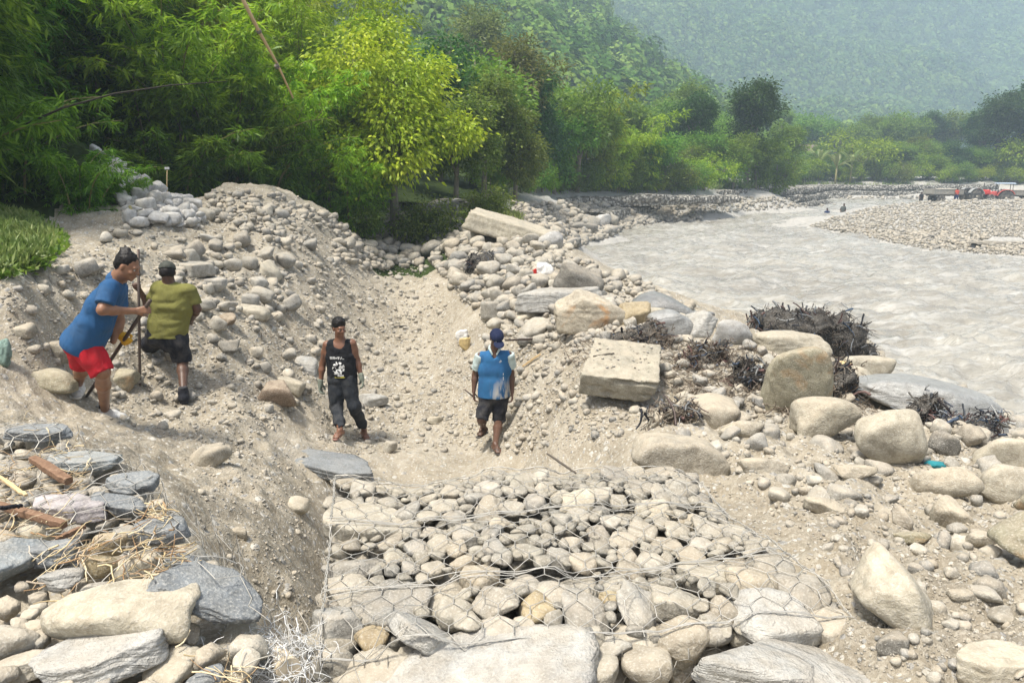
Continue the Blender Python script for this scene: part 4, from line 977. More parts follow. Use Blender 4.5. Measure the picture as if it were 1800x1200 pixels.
for yc in (3.05, 3.65):
    for off in (0, 1, 2):
        pl_ = []
        for x in np.linspace(-1.1, 1.45, 60):
            y = yc + .12 * x + .015 * math.sin(x * 9 + off * 2) + off * .012
            if ing((x, y)): pl_.append((x, y, HMG((x, y)) + .008))
        if len(pl_) > 2: sel.append((np.array(pl_), .0026))
for c_ in (0, 1):
    A_ = P4[c_]; sel.append((np.array([(A_[0] + .008 * math.sin(i), A_[1] - .03, GZ - i * .04) for i in range(22)]), .003))
child(link('edge_wire', tubes(sel, 0, 'edge_wire')), e_)
# loose net curtain at the left face of the basket, hanging free
def ruffle(name, a, b, z0, z1, amp, seed, s=.06, lean=(0, 0), rad=.0017):
    L = math.dist(a, b); out = []
    for p0, p1, tw in hexgrid(0, L, 0, z1 - z0, s, jit=.5, seed=seed):
        pl_ = []
        for q in sub(p0, p1, 3):
            f = q[0] / L; x = a[0] * (1 - f) + b[0] * f; y = a[1] * (1 - f) + b[1] * f; hh = q[1]
            nx = fbm(np.array([q[0] * 3.0]), np.array([q[1] * 3.0]), seed=seed, oct=2)[0] * amp; ny = fbm(np.array([q[0] * 3.0 + 9]), np.array([q[1] * 3.0]), seed=seed + 3, oct=2)[0] * amp
            pl_.append((x + nx + lean[0] * hh, y + ny + lean[1] * hh, z0 + hh))
        out.append((np.array(pl_), rad))
    return out
e_ = ruffle('r', (P4[3][0] - .12, P4[3][1] + .15), (P4[0][0] - .1, P4[0][1] + .9), GZ - .9, GZ + .05, .10, 8)
tag(link('loose_net', tubes(e_, 0, 'loose_net')), 'crumpled loose wire net hanging down the left face of the large basket', 'wire net')
g0 = hit1(735, 825); g1 = hit1(785, 830); zz = zcam(g0)
e_ = ruffle('r', (g0.x, g0.y - .2), (g1.x + .05, g1.y), g0.z, g0.z + 62 * zz / FPX, .06, 12, s=.07)
tag(link('standing_net', tubes(e_, 0, 'standing_net')), 'scrap of wire net standing upright behind the far edge of the large basket', 'wire net')
g0 = hit1(1045, 785); g1 = hit1(1120, 770); zz = zcam(g0)
e_ = ruffle('r', (g0.x, g0.y), (g1.x, g1.y), g0.z, g0.z + 40 * zz / FPX, .12, 15, s=.07, lean=(-.3, 0))
tag(link('bent_net', tubes(e_, 0, 'bent_net')), 'bent scrap of wire net below the tilted rectangular slab', 'wire net')
g0 = hit1(850, 800); g1 = hit1(960, 790); zz = zcam(g0)
e_ = ruffle('r', (g0.x, g0.y - .5), (g1.x, g1.y - .7), g0.z - .02, g0.z + 34 * zz / FPX, .15, 18, s=.08)
tag(link('fallen_net', tubes(e_, 0, 'fallen_net')), 'thin loose wire net lying in front of the man with the navy cap', 'wire net')
# left basket net
lobj = [o for (o, *_r) in hero_list if o.location.x < -.5 and o.location.y < 4.6 and o.location.z > 2.2 and 'log shaped' not in o['label'] and 'triangular' not in o['label']]
lobj += [o for o in bpy.data.objects if o.name.startswith('basket_stone') or o.name.startswith('left_basket_fill')]
lb = bvh_of(lobj)
cut = [flatpt(500, 1110, LZ), flatpt(330, 890, LZ), flatpt(215, 795, LZ), flatpt(40, 730, LZ), flatpt(-40, 740, LZ), flatpt(-20, 860, LZ), flatpt(60, 1000, LZ), flatpt(130, 1050, LZ), flatpt(330, 1050, LZ)]
def inl(q): return poly_dist(np.array([q[0]]), np.array([q[1]]), cut)[0] > 0 
HML = HM([lb], -3.6, -.6, 2.0, 4.6, LZ - .1, st=.016)
segs = hexgrid(-4.5, -.6, 2.0, 4.6, .07, jit=.3, seed=21); c2 = top_net('n', segs, inl, HML, lambda q: LZ - .1, .0022)
for a, b in ((0, 1), (1, 2), (2, 3)):       # fold of the net going down the edge
    A_, B_ = np.array(GABL[a][:2]), np.array(GABL[b][:2]); L = np.linalg.norm(B_ - A_); d_ = (B_ - A_) / L; nn = np.array([.8, .5])
    for rep in range(2):
        for p0, p1, tw in hexgrid(0, L, LZ - .8, LZ + .02, .07, jit=.6, seed=30 + a + rep * 7):
            c2.append((np.array([(*(A_ + d_ * q[0] + nn * (.05 + .05 * math.sin(q[0] * 9 + rep) + .04 * rep + (LZ - q[1]) * .12)), q[1]) for q in sub(p0, p1, 2)]), .0019))
e_ = empty('gabion_basket', (GABL[0][0], GABL[0][1], LZ - .9)); tag(e_, 'older sagging wire basket with slate and straw at the near left', 'gabion basket')
child(link('wire_mesh', tubes(c2, 0, 'wire_mesh')), e_)
print('nets', round(time.time() - T0, 1))
# ------------------------------------------------------------------ foliage
def leaf_mat(name, a, b, c, trans=.5, rough=.45):
    t = NT(name); g = t.n('ShaderNodeNewGeometry'); oi = t.n('ShaderNodeObjectInfo')
    col = t.ramp(g.outputs['Random Per Island'], [(0, a), (.5, b), (1, c)])
    big = t.noise(t.pos(), .55, 3, .6); col = t.mix(t.rng(big, .35, .65), t.mix(1.0, col, (.66, .78, .70), 'MULTIPLY'), col)
    hsv = t.n('ShaderNodeHueSaturation'); t.l(col, hsv.inputs['Color']); t.l(t.rng(oi.outputs['Random'], 0, 1, .475, .52), hsv.inputs['Hue']); t.l(t.rng(oi.outputs['Random'], 0, 1, .8, 1.25), hsv.inputs['Value'])
    p = t.pbr(hsv.outputs[0], rough, None, .35); tr = t.n('ShaderNodeBsdfTranslucent'); t.l(hsv.outputs[0], tr.inputs['Color'])
    mx = t.n('ShaderNodeMixShader'); mx.inputs[0].default_value = trans; t.l(p.outputs[0], mx.inputs[1]); t.l(tr.outputs[0], mx.inputs[2])
    t.l(mx.outputs[0], t.out.inputs['Surface']); return t.m
L_BAMD = leaf_mat('bamboo_leaf_dark', (.07, .155, .012), (.14, .27, .018), (.26, .42, .035))
L_BAML = leaf_mat('bamboo_leaf_light', (.17, .28, .014), (.29, .42, .022), (.44, .58, .045))
L_YEL = leaf_mat('yellow_green_leaf', (.26, .33, .012), (.41, .47, .02), (.58, .59, .05), .4)
L_OLI = leaf_mat('olive_leaf', (.09, .15, .018), (.17, .24, .03), (.28, .34, .055))
L_DRK = leaf_mat('dark_leaf', (.035, .085, .02), (.06, .13, .028), (.10, .19, .04))
L_MID = leaf_mat('mid_leaf', (.09, .18, .02), (.17, .29, .03), (.28, .40, .05))
L_BRN = leaf_mat('brownish_leaf', (.12, .15, .035), (.19, .22, .05), (.27, .29, .08))

def far_mat(name, a, b, c):
    t = NT(name); tn = t.n('ShaderNodeAttribute', _attribute_name='tint'); g = t.n('ShaderNodeNewGeometry')
    col = t.ramp(tn.outputs['Fac'], [(0, a), (.55, b), (1, c)]); col = t.mix(t.rng(g.outputs['Random Per Island'], 0, 1, .75, 1.0), (.0, .0, .0), col)
    p = t.pbr(col, .9, None, .1); tr = t.n('ShaderNodeBsdfTranslucent'); t.l(col, tr.inputs['Color']); mx = t.n('ShaderNodeMixShader'); mx.inputs[0].default_value = .25; t.l(p.outputs[0], mx.inputs[1]); t.l(tr.outputs[0], mx.inputs[2]); t.l(mx.outputs[0], t.out.inputs['Surface']); return t.m
L_FAR = far_mat('forest_leaf', (.045, .12, .02), (.13, .25, .04), (.24, .34, .07))
L_MTN = far_mat('mountain_leaf', (.05, .12, .03), (.13, .23, .05), (.22, .32, .08))
L_GRS = leaf_mat('grass_leaf', (.13, .18, .04), (.22, .27, .07), (.34, .36, .13), .3)
t = NT('bark'); BARK = t.done(t.pbr(t.ramp(t.noise(t.scalev(t.pos(), (1, 1, .2)), 9, 4, .7), [(.3, (.10, .085, .065)), (.7, (.26, .23, .18))]), .9, None, .2))
t = NT('culm'); CULM = t.done(t.pbr(t.ramp(t.noise(t.scalev(t.pos(), (1, 1, .3)), 3, 3, .6), [(.3, (.16, .15, .05)), (.7, (.30, .26, .10))]), .5, None, .4))
t = NT('dry_bamboo'); DRYB = t.done(t.pbr(t.mix(t.noise(t.pos(), 5, 4, .7), (.48, .33, .16), (.62, .47, .27)), .55, None, .3))

def leaf_mesh(name, C, Dv, L, Wd, mat, seed=0, fold=.0):
    r = np.random.default_rng(seed); n = len(C); Dv = Dv / (np.linalg.norm(Dv, axis=1)[:, None] + 1e-9)
    up = r.normal(size=(n, 3)) * .7 + np.array([0, 0, 1.0]); sd_ = np.cross(Dv, up); sd_ /= np.linalg.norm(sd_, axis=1)[:, None] + 1e-9
    L = np.broadcast_to(L, n)[:, None]; Wd = np.broadcast_to(Wd, n)[:, None]
    a = C; b = C + Dv * L * .4 + sd_ * Wd * .5; c = C + Dv * L + np.array([0, 0, -1]) * L * .12; d = C + Dv * L * .4 - sd_ * Wd * .5
    V = np.stack([a, b, c, d], 1).reshape(-1, 3); F = np.arange(4 * n).reshape(-1, 4)
    return mesh_np(name, V, F, True, mat)
def broadleaf(seed, H, Rc, nl=9, ncl=26, per=34, leafL=.2, leafW=.1, crown0=.25, spread=.33, droop=.5, lobe=.42, narrow=1.0):
    r = np.random.default_rng(seed); zc = H * (1 + crown0) / 2; hz = H * (1 - crown0) / 2
    tb = MB(); lean = r.normal(0, .04 * H, 2); top = Vector((lean[0], lean[1], H * .75))
    tb.tube([(0, 0, -.3), (lean[0] * .2, lean[1] * .2, H * .2), (lean[0] * .6, lean[1] * .6, H * .45), top], [H * .022 + .03, H * .017 + .02, H * .012 + .015, .02], 8)
    C = []; Dd = []
    for i in range(nl):
        u = r.normal(size=3); u /= np.linalg.norm(u); k = r.random() ** .5 * .72
        lc = np.array([u[0] * Rc * k * narrow, u[1] * Rc * k * narrow, zc + u[2] * hz * k]); lr = Rc * lobe * r.uniform(.7, 1.2)
        s0 = r.uniform(.25, .7); st = np.array([lean[0] * s0, lean[1] * s0, H * .72 * s0])
        mid = st * .45 + lc * .55 + np.array([0, 0, .06 * H]); tb.tube([st, mid, lc], [.012 * H * .7 + .01, .007 * H + .006, .008], 5)
        for j in range(ncl):
            u = r.normal(size=3); u /= np.linalg.norm(u); u[2] = u[2] * .8 + .1; cc = lc + u * lr * r.uniform(.65, 1.1)
            if j % 3 == 0: tb.tube([lc, (lc + cc) / 2 + np.array([0, 0, .03 * H]), cc], [.012, .008, .004], 4, False)
            m = r.integers(int(per * .5), int(per * 1.4)); q = r.normal(size=(m, 3)) * np.array([1, 1, .62]) * lr * spread * r.uniform(.6, 1.2)
            C.append(cc + q); Dd.append(q / (lr * spread) * .8 + u * .7 + r.normal(size=(m, 3)) * .5 + np.array([0, 0, -droop]))
    C = np.concatenate(C); Dd = np.concatenate(Dd); C[:, 2] = np.maximum(C[:, 2], .05)
    return C, Dd, leafL * r.uniform(.6, 1.3, len(C)), leafW * r.uniform(.6, 1.3, len(C)), tb
TREES = {}
def tree_proto(key, mat, label, cat='tree', name='tree', trunk=BARK, **kw):
    C, Dd, L, Wd, tb = broadleaf(**kw)
    TREES[key] = (leaf_mesh('crown', C, Dd, L, Wd, mat, kw['seed']), tb.mesh('trunk', trunk, True), kw['H'], cat, name)
def bamboo(seed, H, nculm, spread, leafL, leafW, nodes=26, per=9, arch=.35, low=.12):
    r = np.random.default_rng(seed); tb = MB(); C = []; Dd = []
    for i in range(nculm):
        a = r.uniform(0, 6.28); r0 = r.uniform(0, spread * .35); b = np.array([math.cos(a) * r0, math.sin(a) * r0, -.2]); h = H * r.uniform(.5, 1.0)
        out = np.array([math.cos(a), math.sin(a), 0]) * h * arch * r.uniform(.4, 1.3)
        s = np.linspace(0, 1, 9); pts = b[None] + np.stack([out[0] * s ** 2.2, out[1] * s ** 2.2, h * (s - .22 * s ** 4)], 1)
        tb.tube(pts, [.032 * (1 - .8 * q) for q in s], 5, False)
        for k in range(nodes):
            f = low + (1 - low) * (k + r.random()) / nodes; p = np.array([np.interp(f, s, pts[:, j]) for j in range(3)])
            for m_ in range(3):
                aa = r.uniform(0, 6.28); ln = H * r.uniform(.05, .13) * (1.2 - .5 * f); dr = np.array([math.cos(aa), math.sin(aa), r.uniform(-.1, .6)])
                ts = r.uniform(.25, 1.05, per); q = p + dr * ln * ts[:, None] + np.array([0, 0, -.35]) * ln * (ts ** 2)[:, None] + r.normal(0, .03, (per, 3))
                C.append(q); Dd.append(dr * .7 + r.normal(size=(per, 3)) * .45 + np.array([0, 0, -.55]))
    C = np.concatenate(C); Dd = np.concatenate(Dd); C[:, 2] = np.maximum(C[:, 2], .03)
    return C, Dd, leafL * r.uniform(.6, 1.25, len(C)), leafW * r.uniform(.7, 1.2, len(C)), tb
def bamboo_proto(key, mat, **kw):
    C, Dd, L, Wd, tb = bamboo(**kw); TREES[key] = (leaf_mesh('foliage', C, Dd, L, Wd, mat, kw['seed']), tb.mesh('culms', CULM, True), kw['H'], 'bamboo', 'bamboo_clump')
bamboo_proto('bamD', L_BAMD, seed=1, H=7.5, nculm=20, spread=2.2, leafL=.27, leafW=.046, nodes=30, per=11, low=.02, arch=.3)
bamboo_proto('bamD2', L_BAMD, seed=2, H=3.2, nculm=20, spread=2.2, leafL=.25, leafW=.044, nodes=16, per=12, low=.02, arch=.75)
bamboo_proto('bamL', L_BAML, seed=3, H=9, nculm=20, spread=2.6, leafL=.25, leafW=.055, nodes=32, per=11, arch=.32)
bamboo_proto('bamL2', L_BAML, seed=4, H=6, nculm=22, spread=3.0, leafL=.26, leafW=.058, nodes=24, per=12, arch=.5, low=.03)
bamboo_proto('bamF', L_BAML, seed=5, H=9, nculm=12, spread=2.0, leafL=.42, leafW=.11, nodes=24, per=6, arch=.32)
tree_proto('yellow', L_YEL, '', seed=11, H=8.2, Rc=3.3, nl=24, ncl=30, per=50, leafL=.19, leafW=.10, crown0=.05, spread=.40, droop=.9, lobe=.29)
tree_proto('olive', L_OLI, '', seed=12, H=10, Rc=3.6, nl=15, ncl=28, per=34, leafL=.30, leafW=.15, crown0=.12, droop=.4, lobe=.36)
tree_proto('dark', L_DRK, '', seed=13, H=10, Rc=3.4, nl=14, ncl=26, per=32, leafL=.34, leafW=.18, crown0=.12, droop=.4, lobe=.38)
tree_proto('mid', L_MID, '', seed=14, H=10, Rc=3.6, nl=15, ncl=28, per=30, leafL=.34, leafW=.17, crown0=.08, droop=.4, lobe=.36)
tree_proto('mid2', L_MID, '', seed=15, H=9, Rc=4.2, nl=16, ncl=26, per=28, leafL=.36, leafW=.18, crown0=.05, droop=.3, lobe=.33)
tree_proto('brown', L_BRN, '', seed=16, H=11, Rc=3.8, nl=16, ncl=26, per=26, leafL=.30, leafW=.13, crown0=.25, droop=.2, lobe=.33)
tree_proto('tall', L_DRK, '', seed=17, H=14, Rc=3.9, nl=22, ncl=24, per=30, leafL=.36, leafW=.18, crown0=.28, droop=.4, lobe=.27, spread=.5)
tree_proto('tall2', L_MID, '', seed=18, H=14, Rc=3.3, nl=18, ncl=24, per=28, leafL=.36, leafW=.18, crown0=.25, droop=.4, lobe=.28, spread=.5)
tree_proto('shrub', L_MID, '', cat='shrub', name='shrub', seed=19, H=3.0, Rc=1.9, nl=10, ncl=20, per=24, leafL=.17, leafW=.09, crown0=.0, lobe=.36)
tree_proto('shrubL', L_BAML, '', cat='shrub', name='shrub', seed=20, H=2.6, Rc=1.9, nl=10, ncl=20, per=24, leafL=.18, leafW=.08, crown0=.0, lobe=.36)
tree_proto('shrubO', L_OLI, '', cat='shrub', name='shrub', seed=21, H=3.0, Rc=2.0, nl=10, ncl=20, per=24, leafL=.18, leafW=.09, crown0=.0, lobe=.36)
def planttop(key, px, d, ytop, label, group=None, wide=1.0):
    x = P(px, 300, d)[0]; H = (P(px, ytop, d)[2] - float(height(x, d))) * 1.1; return plant(key, px, d, H, label, group, wide)
def plant(key, px, d, H, label, group=None, wide=1.0, rz=None, sinkz=.1):
    cm, tm, h0, cat, nm = TREES[key]; x = P(px, 300, d)[0]; z = float(height(x, d)) - sinkz
    e = empty(nm, (x, d, z), rng.uniform(0, 6.28) if rz is None else rz); s = H / h0; e.scale = (s * wide, s * wide, s); tag(e, label, cat, group)
    link('foliage' if cat == 'bamboo' else 'crown', cm, None, e); link('culms' if cat == 'bamboo' else 'trunk', tm, None, e); return e
# near left, dark bamboo over the slope
G1 = 'dark bamboo at the left'
for px, d, H, k in [(-190, 12.0, 8, 'bamD'), (-70, 14.5, 8.5, 'bamD'), (30, 19.5, 9.5, 'bamD'), (150, 21.5, 10, 'bamD'), (-330, 10.5, 7, 'bamD'), (-60, 17, 9, 'bamD'), (215, 23, 9, 'bamD'), (60, 20, 9.5, 'bamD')]:
    plant(k, px, d, H, 'dark green bamboo clump rising past the top left corner', G1, rz=px * .1)
plant('bamD2', 135, 13.4, 1.7, 'dark arching bamboo bush spilling over the left slope above the man in blue', rz=1.1)
plant('bamD2', -20, 13.4, 2.8, 'dark bamboo bush behind the grass patch at the left edge', rz=2.4)
plant('bamD2', -170, 12.0, 3.4, 'dark bamboo bush cut by the left edge of view', rz=.4)
plant('bamD2', 200, 14.2, 1.0, 'small bamboo bush at the foot of the whitish stone heap', rz=3.0)
G2 = 'bright bamboo behind the spoil heap'
for px, d, H, k, wd in [(300, 22, 6.5, 'bamL2', 1.1), (400, 22.5, 6.2, 'bamL2', 1.1), (480, 23.5, 5.6, 'bamL2', 1.0), (240, 25, 9.5, 'bamL', 1), (340, 26, 9.5, 'bamL', 1), (440, 27, 9, 'bamL', 1), (540, 27, 8.5, 'bamL', 1), (520, 25, 5, 'bamL2', 1),
                    (280, 30, 12, 'bamL', 1), (400, 31, 12, 'bamL', 1), (500, 33, 12, 'bamL', 1), (600, 32, 9.5, 'bamL', 1), (160, 28, 12, 'bamL', 1), (360, 21.5, 3.2, 'bamD2', 1.2), (290, 20.5, 3.0, 'bamD2', 1.2), (440, 22, 2.8, 'bamD2', 1.2)]:
    plant(k, px, d, H, 'tall yellowish green bamboo behind the spoil heap' if k != 'bamD2' else 'low dark bamboo bush at the foot of the bright bamboo', G2 if k != 'bamD2' else 'low dark bamboo bushes', wd)
# the yellow tree and its neighbours
plant('yellow', 692, 25, 7.4, 'big yellow green tree standing in the centre left of the tree line', rz=.5, wide=1.0)
plant('bamL2', 610, 24, 4.4, 'light bamboo bush at the left foot of the yellow green tree')
plant('shrubL', 585, 25, 2.4, 'light green shrub above the cut bank left of the yellow green tree')
plant('shrubO', 640, 23.6, 1.6, 'olive shrub under the yellow green tree, left one')
plant('shrubO', 745, 24.5, 2.0, 'olive shrub under the yellow green tree, right one')
plant('olive', 800, 31, 5.0, 'olive green bushy tree at the right foot of the yellow green tree', wide=1.1)
plant('shrubO', 850, 27.5, 1.7, 'olive shrub by the dark wire basket wall')
planttop('dark', 770, 38, 60, 'dark green tree behind the yellow green tree, right side')
planttop('bamL', 640, 36, -20, 'tall light bamboo top showing behind the yellow green tree, left side')
planttop('mid', 830, 41, 45, 'mid green tree rising right behind the dark tree')
planttop('olive', 850, 37, 120, 'olive tree with layered branches right of the yellow green tree')
planttop('olive', 905, 38, 175, 'lower olive tree above the dark wire basket wall')
planttop('brown', 910, 50, 62, 'brownish crowned tree behind the olive trees')
planttop('brown', 840, 80, 10, 'grey green feathery tree far up behind the brownish one')
def bankplant(key, px, pyb, pyt, label, group=None, wide=1.0):
    g = hit1(px, pyb); H = (pyb - pyt) * zcam(g) / FPX * 1.15; return plant(key, px, g.y, H, label, group, wide)
bankplant('dark', 940, 338, 145, 'very dark tree in the gap right of the olive trees', wide=.8)
bankplant('mid2', 975, 341, 190, 'mid green bushy tree at the near end of the far bank', wide=.9)
bankplant('mid', 1015, 337, 130, 'mid green tree on the far bank above the low brown wall', wide=.9)
bankplant('bamF', 1075, 336, 185, 'feathery bamboo on the far bank, left one', wide=1.1)
bankplant('bamF', 1130, 335, 170, 'feathery bamboo on the far bank, right one', wide=1.1)
bankplant('bamF', 1045, 331, 120, 'tall feathery bamboo behind the far bank trees')
bankplant('mid2', 1160, 335, 228, 'bushy tree low on the far bank before the small fence', wide=.9)
bankplant('olive', 1100, 337, 262, 'low olive tree near the far shore wall', wide=1.1)
planttop('tall', 1222, 76, 152, 'tall dark tree left of the tallest dark tree', wide=1.0)
planttop('tall', 1312, 78, 132, 'tallest dark tree with bare lower trunk on the far bank', wide=1.05)
planttop('tall', 1180, 80, 195, 'dark tree peeking left of the tall pair', wide=.8)
planttop('tall2', 1380, 95, 205, 'green tree right behind the tallest dark tree')
for i, (px, d, H, k) in enumerate([(1240, 75, 6.6, 'mid2'), (1330, 78, 6.6, 'mid2'), (1290, 75, 7.0, 'mid'), (1210, 73, 3.8, 'shrub'), (1365, 80, 4.4, 'shrub'), (1275, 75, 4.0, 'shrub')]):
    plant(k, px, d, H, 'green bushes beneath the two tall dark trees on the far bank', 'bushes under the tall dark trees')
G3 = 'trees and bushes lining the far bank'
for px in range(860, 1250, 24): bankplant(['shrub', 'shrubO', 'shrub', 'shrubL'][(px // 24) % 4], px + rng.uniform(-9, 9), 338 - (px - 860) * .006, 338 - rng.uniform(38, 70), 'green shrub at the foot of the far bank trees', G3)
for px in range(1390, 1860, 26): plant(['mid2', 'olive', 'mid', 'shrubL', 'dark', 'mid2'][(px // 26) % 6], px + rng.uniform(-9, 9), 117 + rng.uniform(0, 6), rng.uniform(5.2, 8.2), 'rounded green tree in the row along the distant bank', G3, wide=1.1)
for px in range(1370, 1860, 20): plant(['shrub', 'shrubO', 'shrubL'][(px // 20) % 3], px + rng.uniform(-9, 9), 114 + rng.uniform(0, 3), rng.uniform(2.6, 4.5), 'shrub low on the distant bank', G3)
for px in range(1370, 1720, 42): plant(['tall2', 'mid', 'tall', 'mid2'][(px // 42) % 4], px + rng.uniform(-14, 14), 150 + rng.uniform(0, 20), rng.uniform(11.5, 15), 'hazy tree standing behind the distant bank row', G3)
for px, d, H in [(1745, 118, 15), (1790, 122, 16.5), (1830, 116, 17), (1720, 128, 12.5)]: plant('tall', px, d, H, 'tall dark tree above the parked tractors', 'dark trees above the tractors', wide=1.1)
for px, d, H, k in [(1000, 70, 9, 'mid'), (1090, 76, 9, 'mid2'), (950, 66, 9, 'mid'), (1150, 88, 9, 'mid'), (1060, 88, 10, 'olive'), (900, 70, 10, 'mid2'), (1000, 82, 10, 'olive'), (1250, 96, 10, 'mid'), (1190, 100, 11, 'olive'), (1330, 108, 10, 'mid')]:
    plant(k, px, d, H, 'green tree on the lower hillside behind the far bank', 'trees of the lower hillside')
# hillside trees one can tell apart
hp = []
k = 0
while len(hp) < 420 and k < 9000:
    k += 1; px, py = rng.uniform(640, 1460), rng.uniform(-10, 300); hp.append((px, py)) 
Q = hit([a[0] for a in hp], [a[1] for a in hp]); cnt = 0
for q in Q:
    if 84 < q[1] < 330 and cnt < 285:
        key = ['mid', 'mid2', 'olive', 'mid', 'dark', 'tall2', 'brown', 'mid2'][cnt % 8]; cm, tm, h0, cat, nm = TREES[key]
        e = empty('forest_tree', (q[0], q[1], q[2] - .5), rng.uniform(0, 6.28)); H = rng.uniform(7, 11); s = H / h0; e.scale = (s * 1.15, s * 1.15, s)
        tag(e, 'rounded crown of a forest tree on the near hillside', 'tree', 'trees covering the near hillside'); link('crown', cm, None, e); cnt += 1
print('hill trees', cnt)
# the far wood, one mass
def wood(name, n, d0, d1, px0, px1, hmin, hmax, label, nq, pyr=(-60, 300), qs=.13, mat=None):
    px = rng.uniform(px0, px1, n * 2); py = rng.uniform(pyr[0], pyr[1], n * 2); q = hit(px, py); q = q[(q[:, 1] > d0) & (q[:, 1] < d1)]; q = q[scar(q[:, 0], q[:, 1]) < .55][:n]; n = len(q)
    base = rng.normal(size=(6, nq, 3)); base /= np.linalg.norm(base, axis=2)[..., None]; base *= (1 + .35 * np.sin(base[..., :1] * 5 + base[..., 1:2] * 4 + np.arange(6)[:, None, None])) * .85
    pid = rng.integers(0, 6, n); Hh = rng.uniform(hmin, hmax, n); sc = np.stack([Hh * .42, Hh * .42, Hh * .5], 1)
    C = base[pid] * sc[:, None, :] + q[:, None, :] + np.array([0, 0, 1])[None, None] * (Hh * .5)[:, None, None]
    Nn = base[pid] + rng.normal(size=(n, nq, 3)) * .28; Nn /= np.linalg.norm(Nn, axis=2)[..., None]
    a = np.cross(Nn, rng.normal(size=(n, nq, 3))); a /= np.linalg.norm(a, axis=2)[..., None] + 1e-9; b = np.cross(Nn, a); sz = (Hh * qs)[:, None, None] * rng.uniform(.6, 1.3, (n, nq, 1))
    V = np.stack([C - a * sz - b * sz * .6, C + a * sz - b * sz, C + a * sz * .8 + b * sz, C - a * sz * .7 + b * sz * .8], 2).reshape(-1, 3)
    me = mesh_np(name, V, np.arange(len(V)).reshape(-1, 4), True, mat or L_FAR); attr(me, 'tint', np.repeat(rng.random(n), nq * 4)); o = link(name, me); tag(o, label, 'forest', kind='stuff')
wood('hillside_forest', 1500, 150, 420, 500, 1650, 7, 12, 'dense green forest cloaking the near hillside', 460, qs=.042)
wood('mountain_forest', 7500, 380, 1300, 950, 1950, 7, 13, 'hazy forest covering the far mountainside', 190, qs=.06, mat=L_MTN)
# undergrowth on the forest floor near the heap
def blades(name, poly, n, L, Wd, mat, label, cat='grass', spread=.6, z=0):
    xs = [a[0] for a in poly]; ys = [a[1] for a in poly]; px = rng.uniform(min(xs), max(xs), n * 3); py = rng.uniform(min(ys), max(ys), n * 3); m = in_poly(px, py, poly); q = hit(px[m][:n], py[m][:n]); k = len(q)
    kk = 7; C = np.repeat(q, kk, 0) + rng.normal(0, .05, (k * kk, 3)) * np.array([1, 1, 0]); Dv = rng.normal(0, spread, (k * kk, 3)) + np.array([0, 0, 1.0]); Dv[:, 2] = np.abs(Dv[:, 2]); C[:, 2] += z * rng.random(k * kk)
    o = link(name, leaf_mesh(name, C, Dv, L * rng.uniform(.4, 1.2, k * kk), Wd, mat, 9)); tag(o, label, cat, kind='stuff')
blades('grass', [(0, 378), (50, 388), (85, 410), (95, 435), (60, 470), (0, 492)], 1300, .15, .024, L_GRS, 'bright green grass and weeds on the slope at the left edge', z=.12)
blades('broad_weeds', [(-20, 372), (50, 382), (100, 408), (115, 440), (70, 480), (-20, 500)], 500, .10, .06, L_OLI, 'broad leaved weeds mixed in the grass at the left edge', cat='weeds', spread=1.2, z=.10)
blades('weeds', [(640, 368), (700, 362), (900, 372), (920, 390), (880, 380), (740, 372)], 260, .35, .05, L_GRS, 'weeds growing along the rim below the yellow green tree')
blades('bank_grass', [(1010, 338), (1400, 332), (1640, 338), (1640, 330), (1300, 322), (1010, 326)], 900, 1.0, .12, L_GRS, 'tall pale grass along the top of the far bank')
# banana plants on the distant bank
for i, (px, d, H) in enumerate([(1470, 112.5, 6.4), (1496, 113, 7), (1440, 116, 6.4), (1515, 116, 6), (1535, 118, 5.4)]):
    tb = MB(); tb.tube([(0, 0, -.2), (.05, 0, H * .5)], [.16, .12], 8); C = []; VV = []; FF = []; n0 = 0; r = np.random.default_rng(60 + i)
    for j in range(9):
        a = j * 2.4 + i; L = H * .6; s = np.linspace(0, 1, 7); el = r.uniform(.5, 1.3)
        x = np.cos(a) * L * s * math.cos(el) * 1.3; y = np.sin(a) * L * s * math.cos(el) * 1.3; z = H * .45 + L * (s * math.sin(el) * 1.1 - .55 * s ** 2.4); wd = .26 * np.sin(np.pi * np.clip(s * .92 + .05, 0, 1)) + .02
        lf = np.stack([x - math.sin(a) * wd, y + math.cos(a) * wd, z - wd * .3], 1); md = np.stack([x, y, z], 1); rt = np.stack([x + math.sin(a) * wd, y - math.cos(a) * wd, z - wd * .3], 1)
        VV.append(np.concatenate([lf, md, rt])); k7 = np.arange(6); FF.append(np.concatenate([np.stack([k7, k7 + 1, k7 + 8, k7 + 7], 1), np.stack([k7 + 7, k7 + 8, k7 + 15, k7 + 14], 1)]) + n0); n0 += 21
    x = P(px, 300, d)[0]; e = empty('banana_plant', (x, d, float(height(x, d)) - .1)); tag(e, 'banana plant with long pale leaves above the distant bank bushes', 'banana plant', 'banana plants on the distant bank')
    link('leaves', mesh_np('leaves', np.concatenate(VV), np.concatenate(FF), True, L_GRS), None, e); link('stem', tb.mesh('stem', CULM, True), None, e)
t = NT('dark_dead_wood'); TWDARK = t.done(t.pbr((.03, .026, .018), .8))
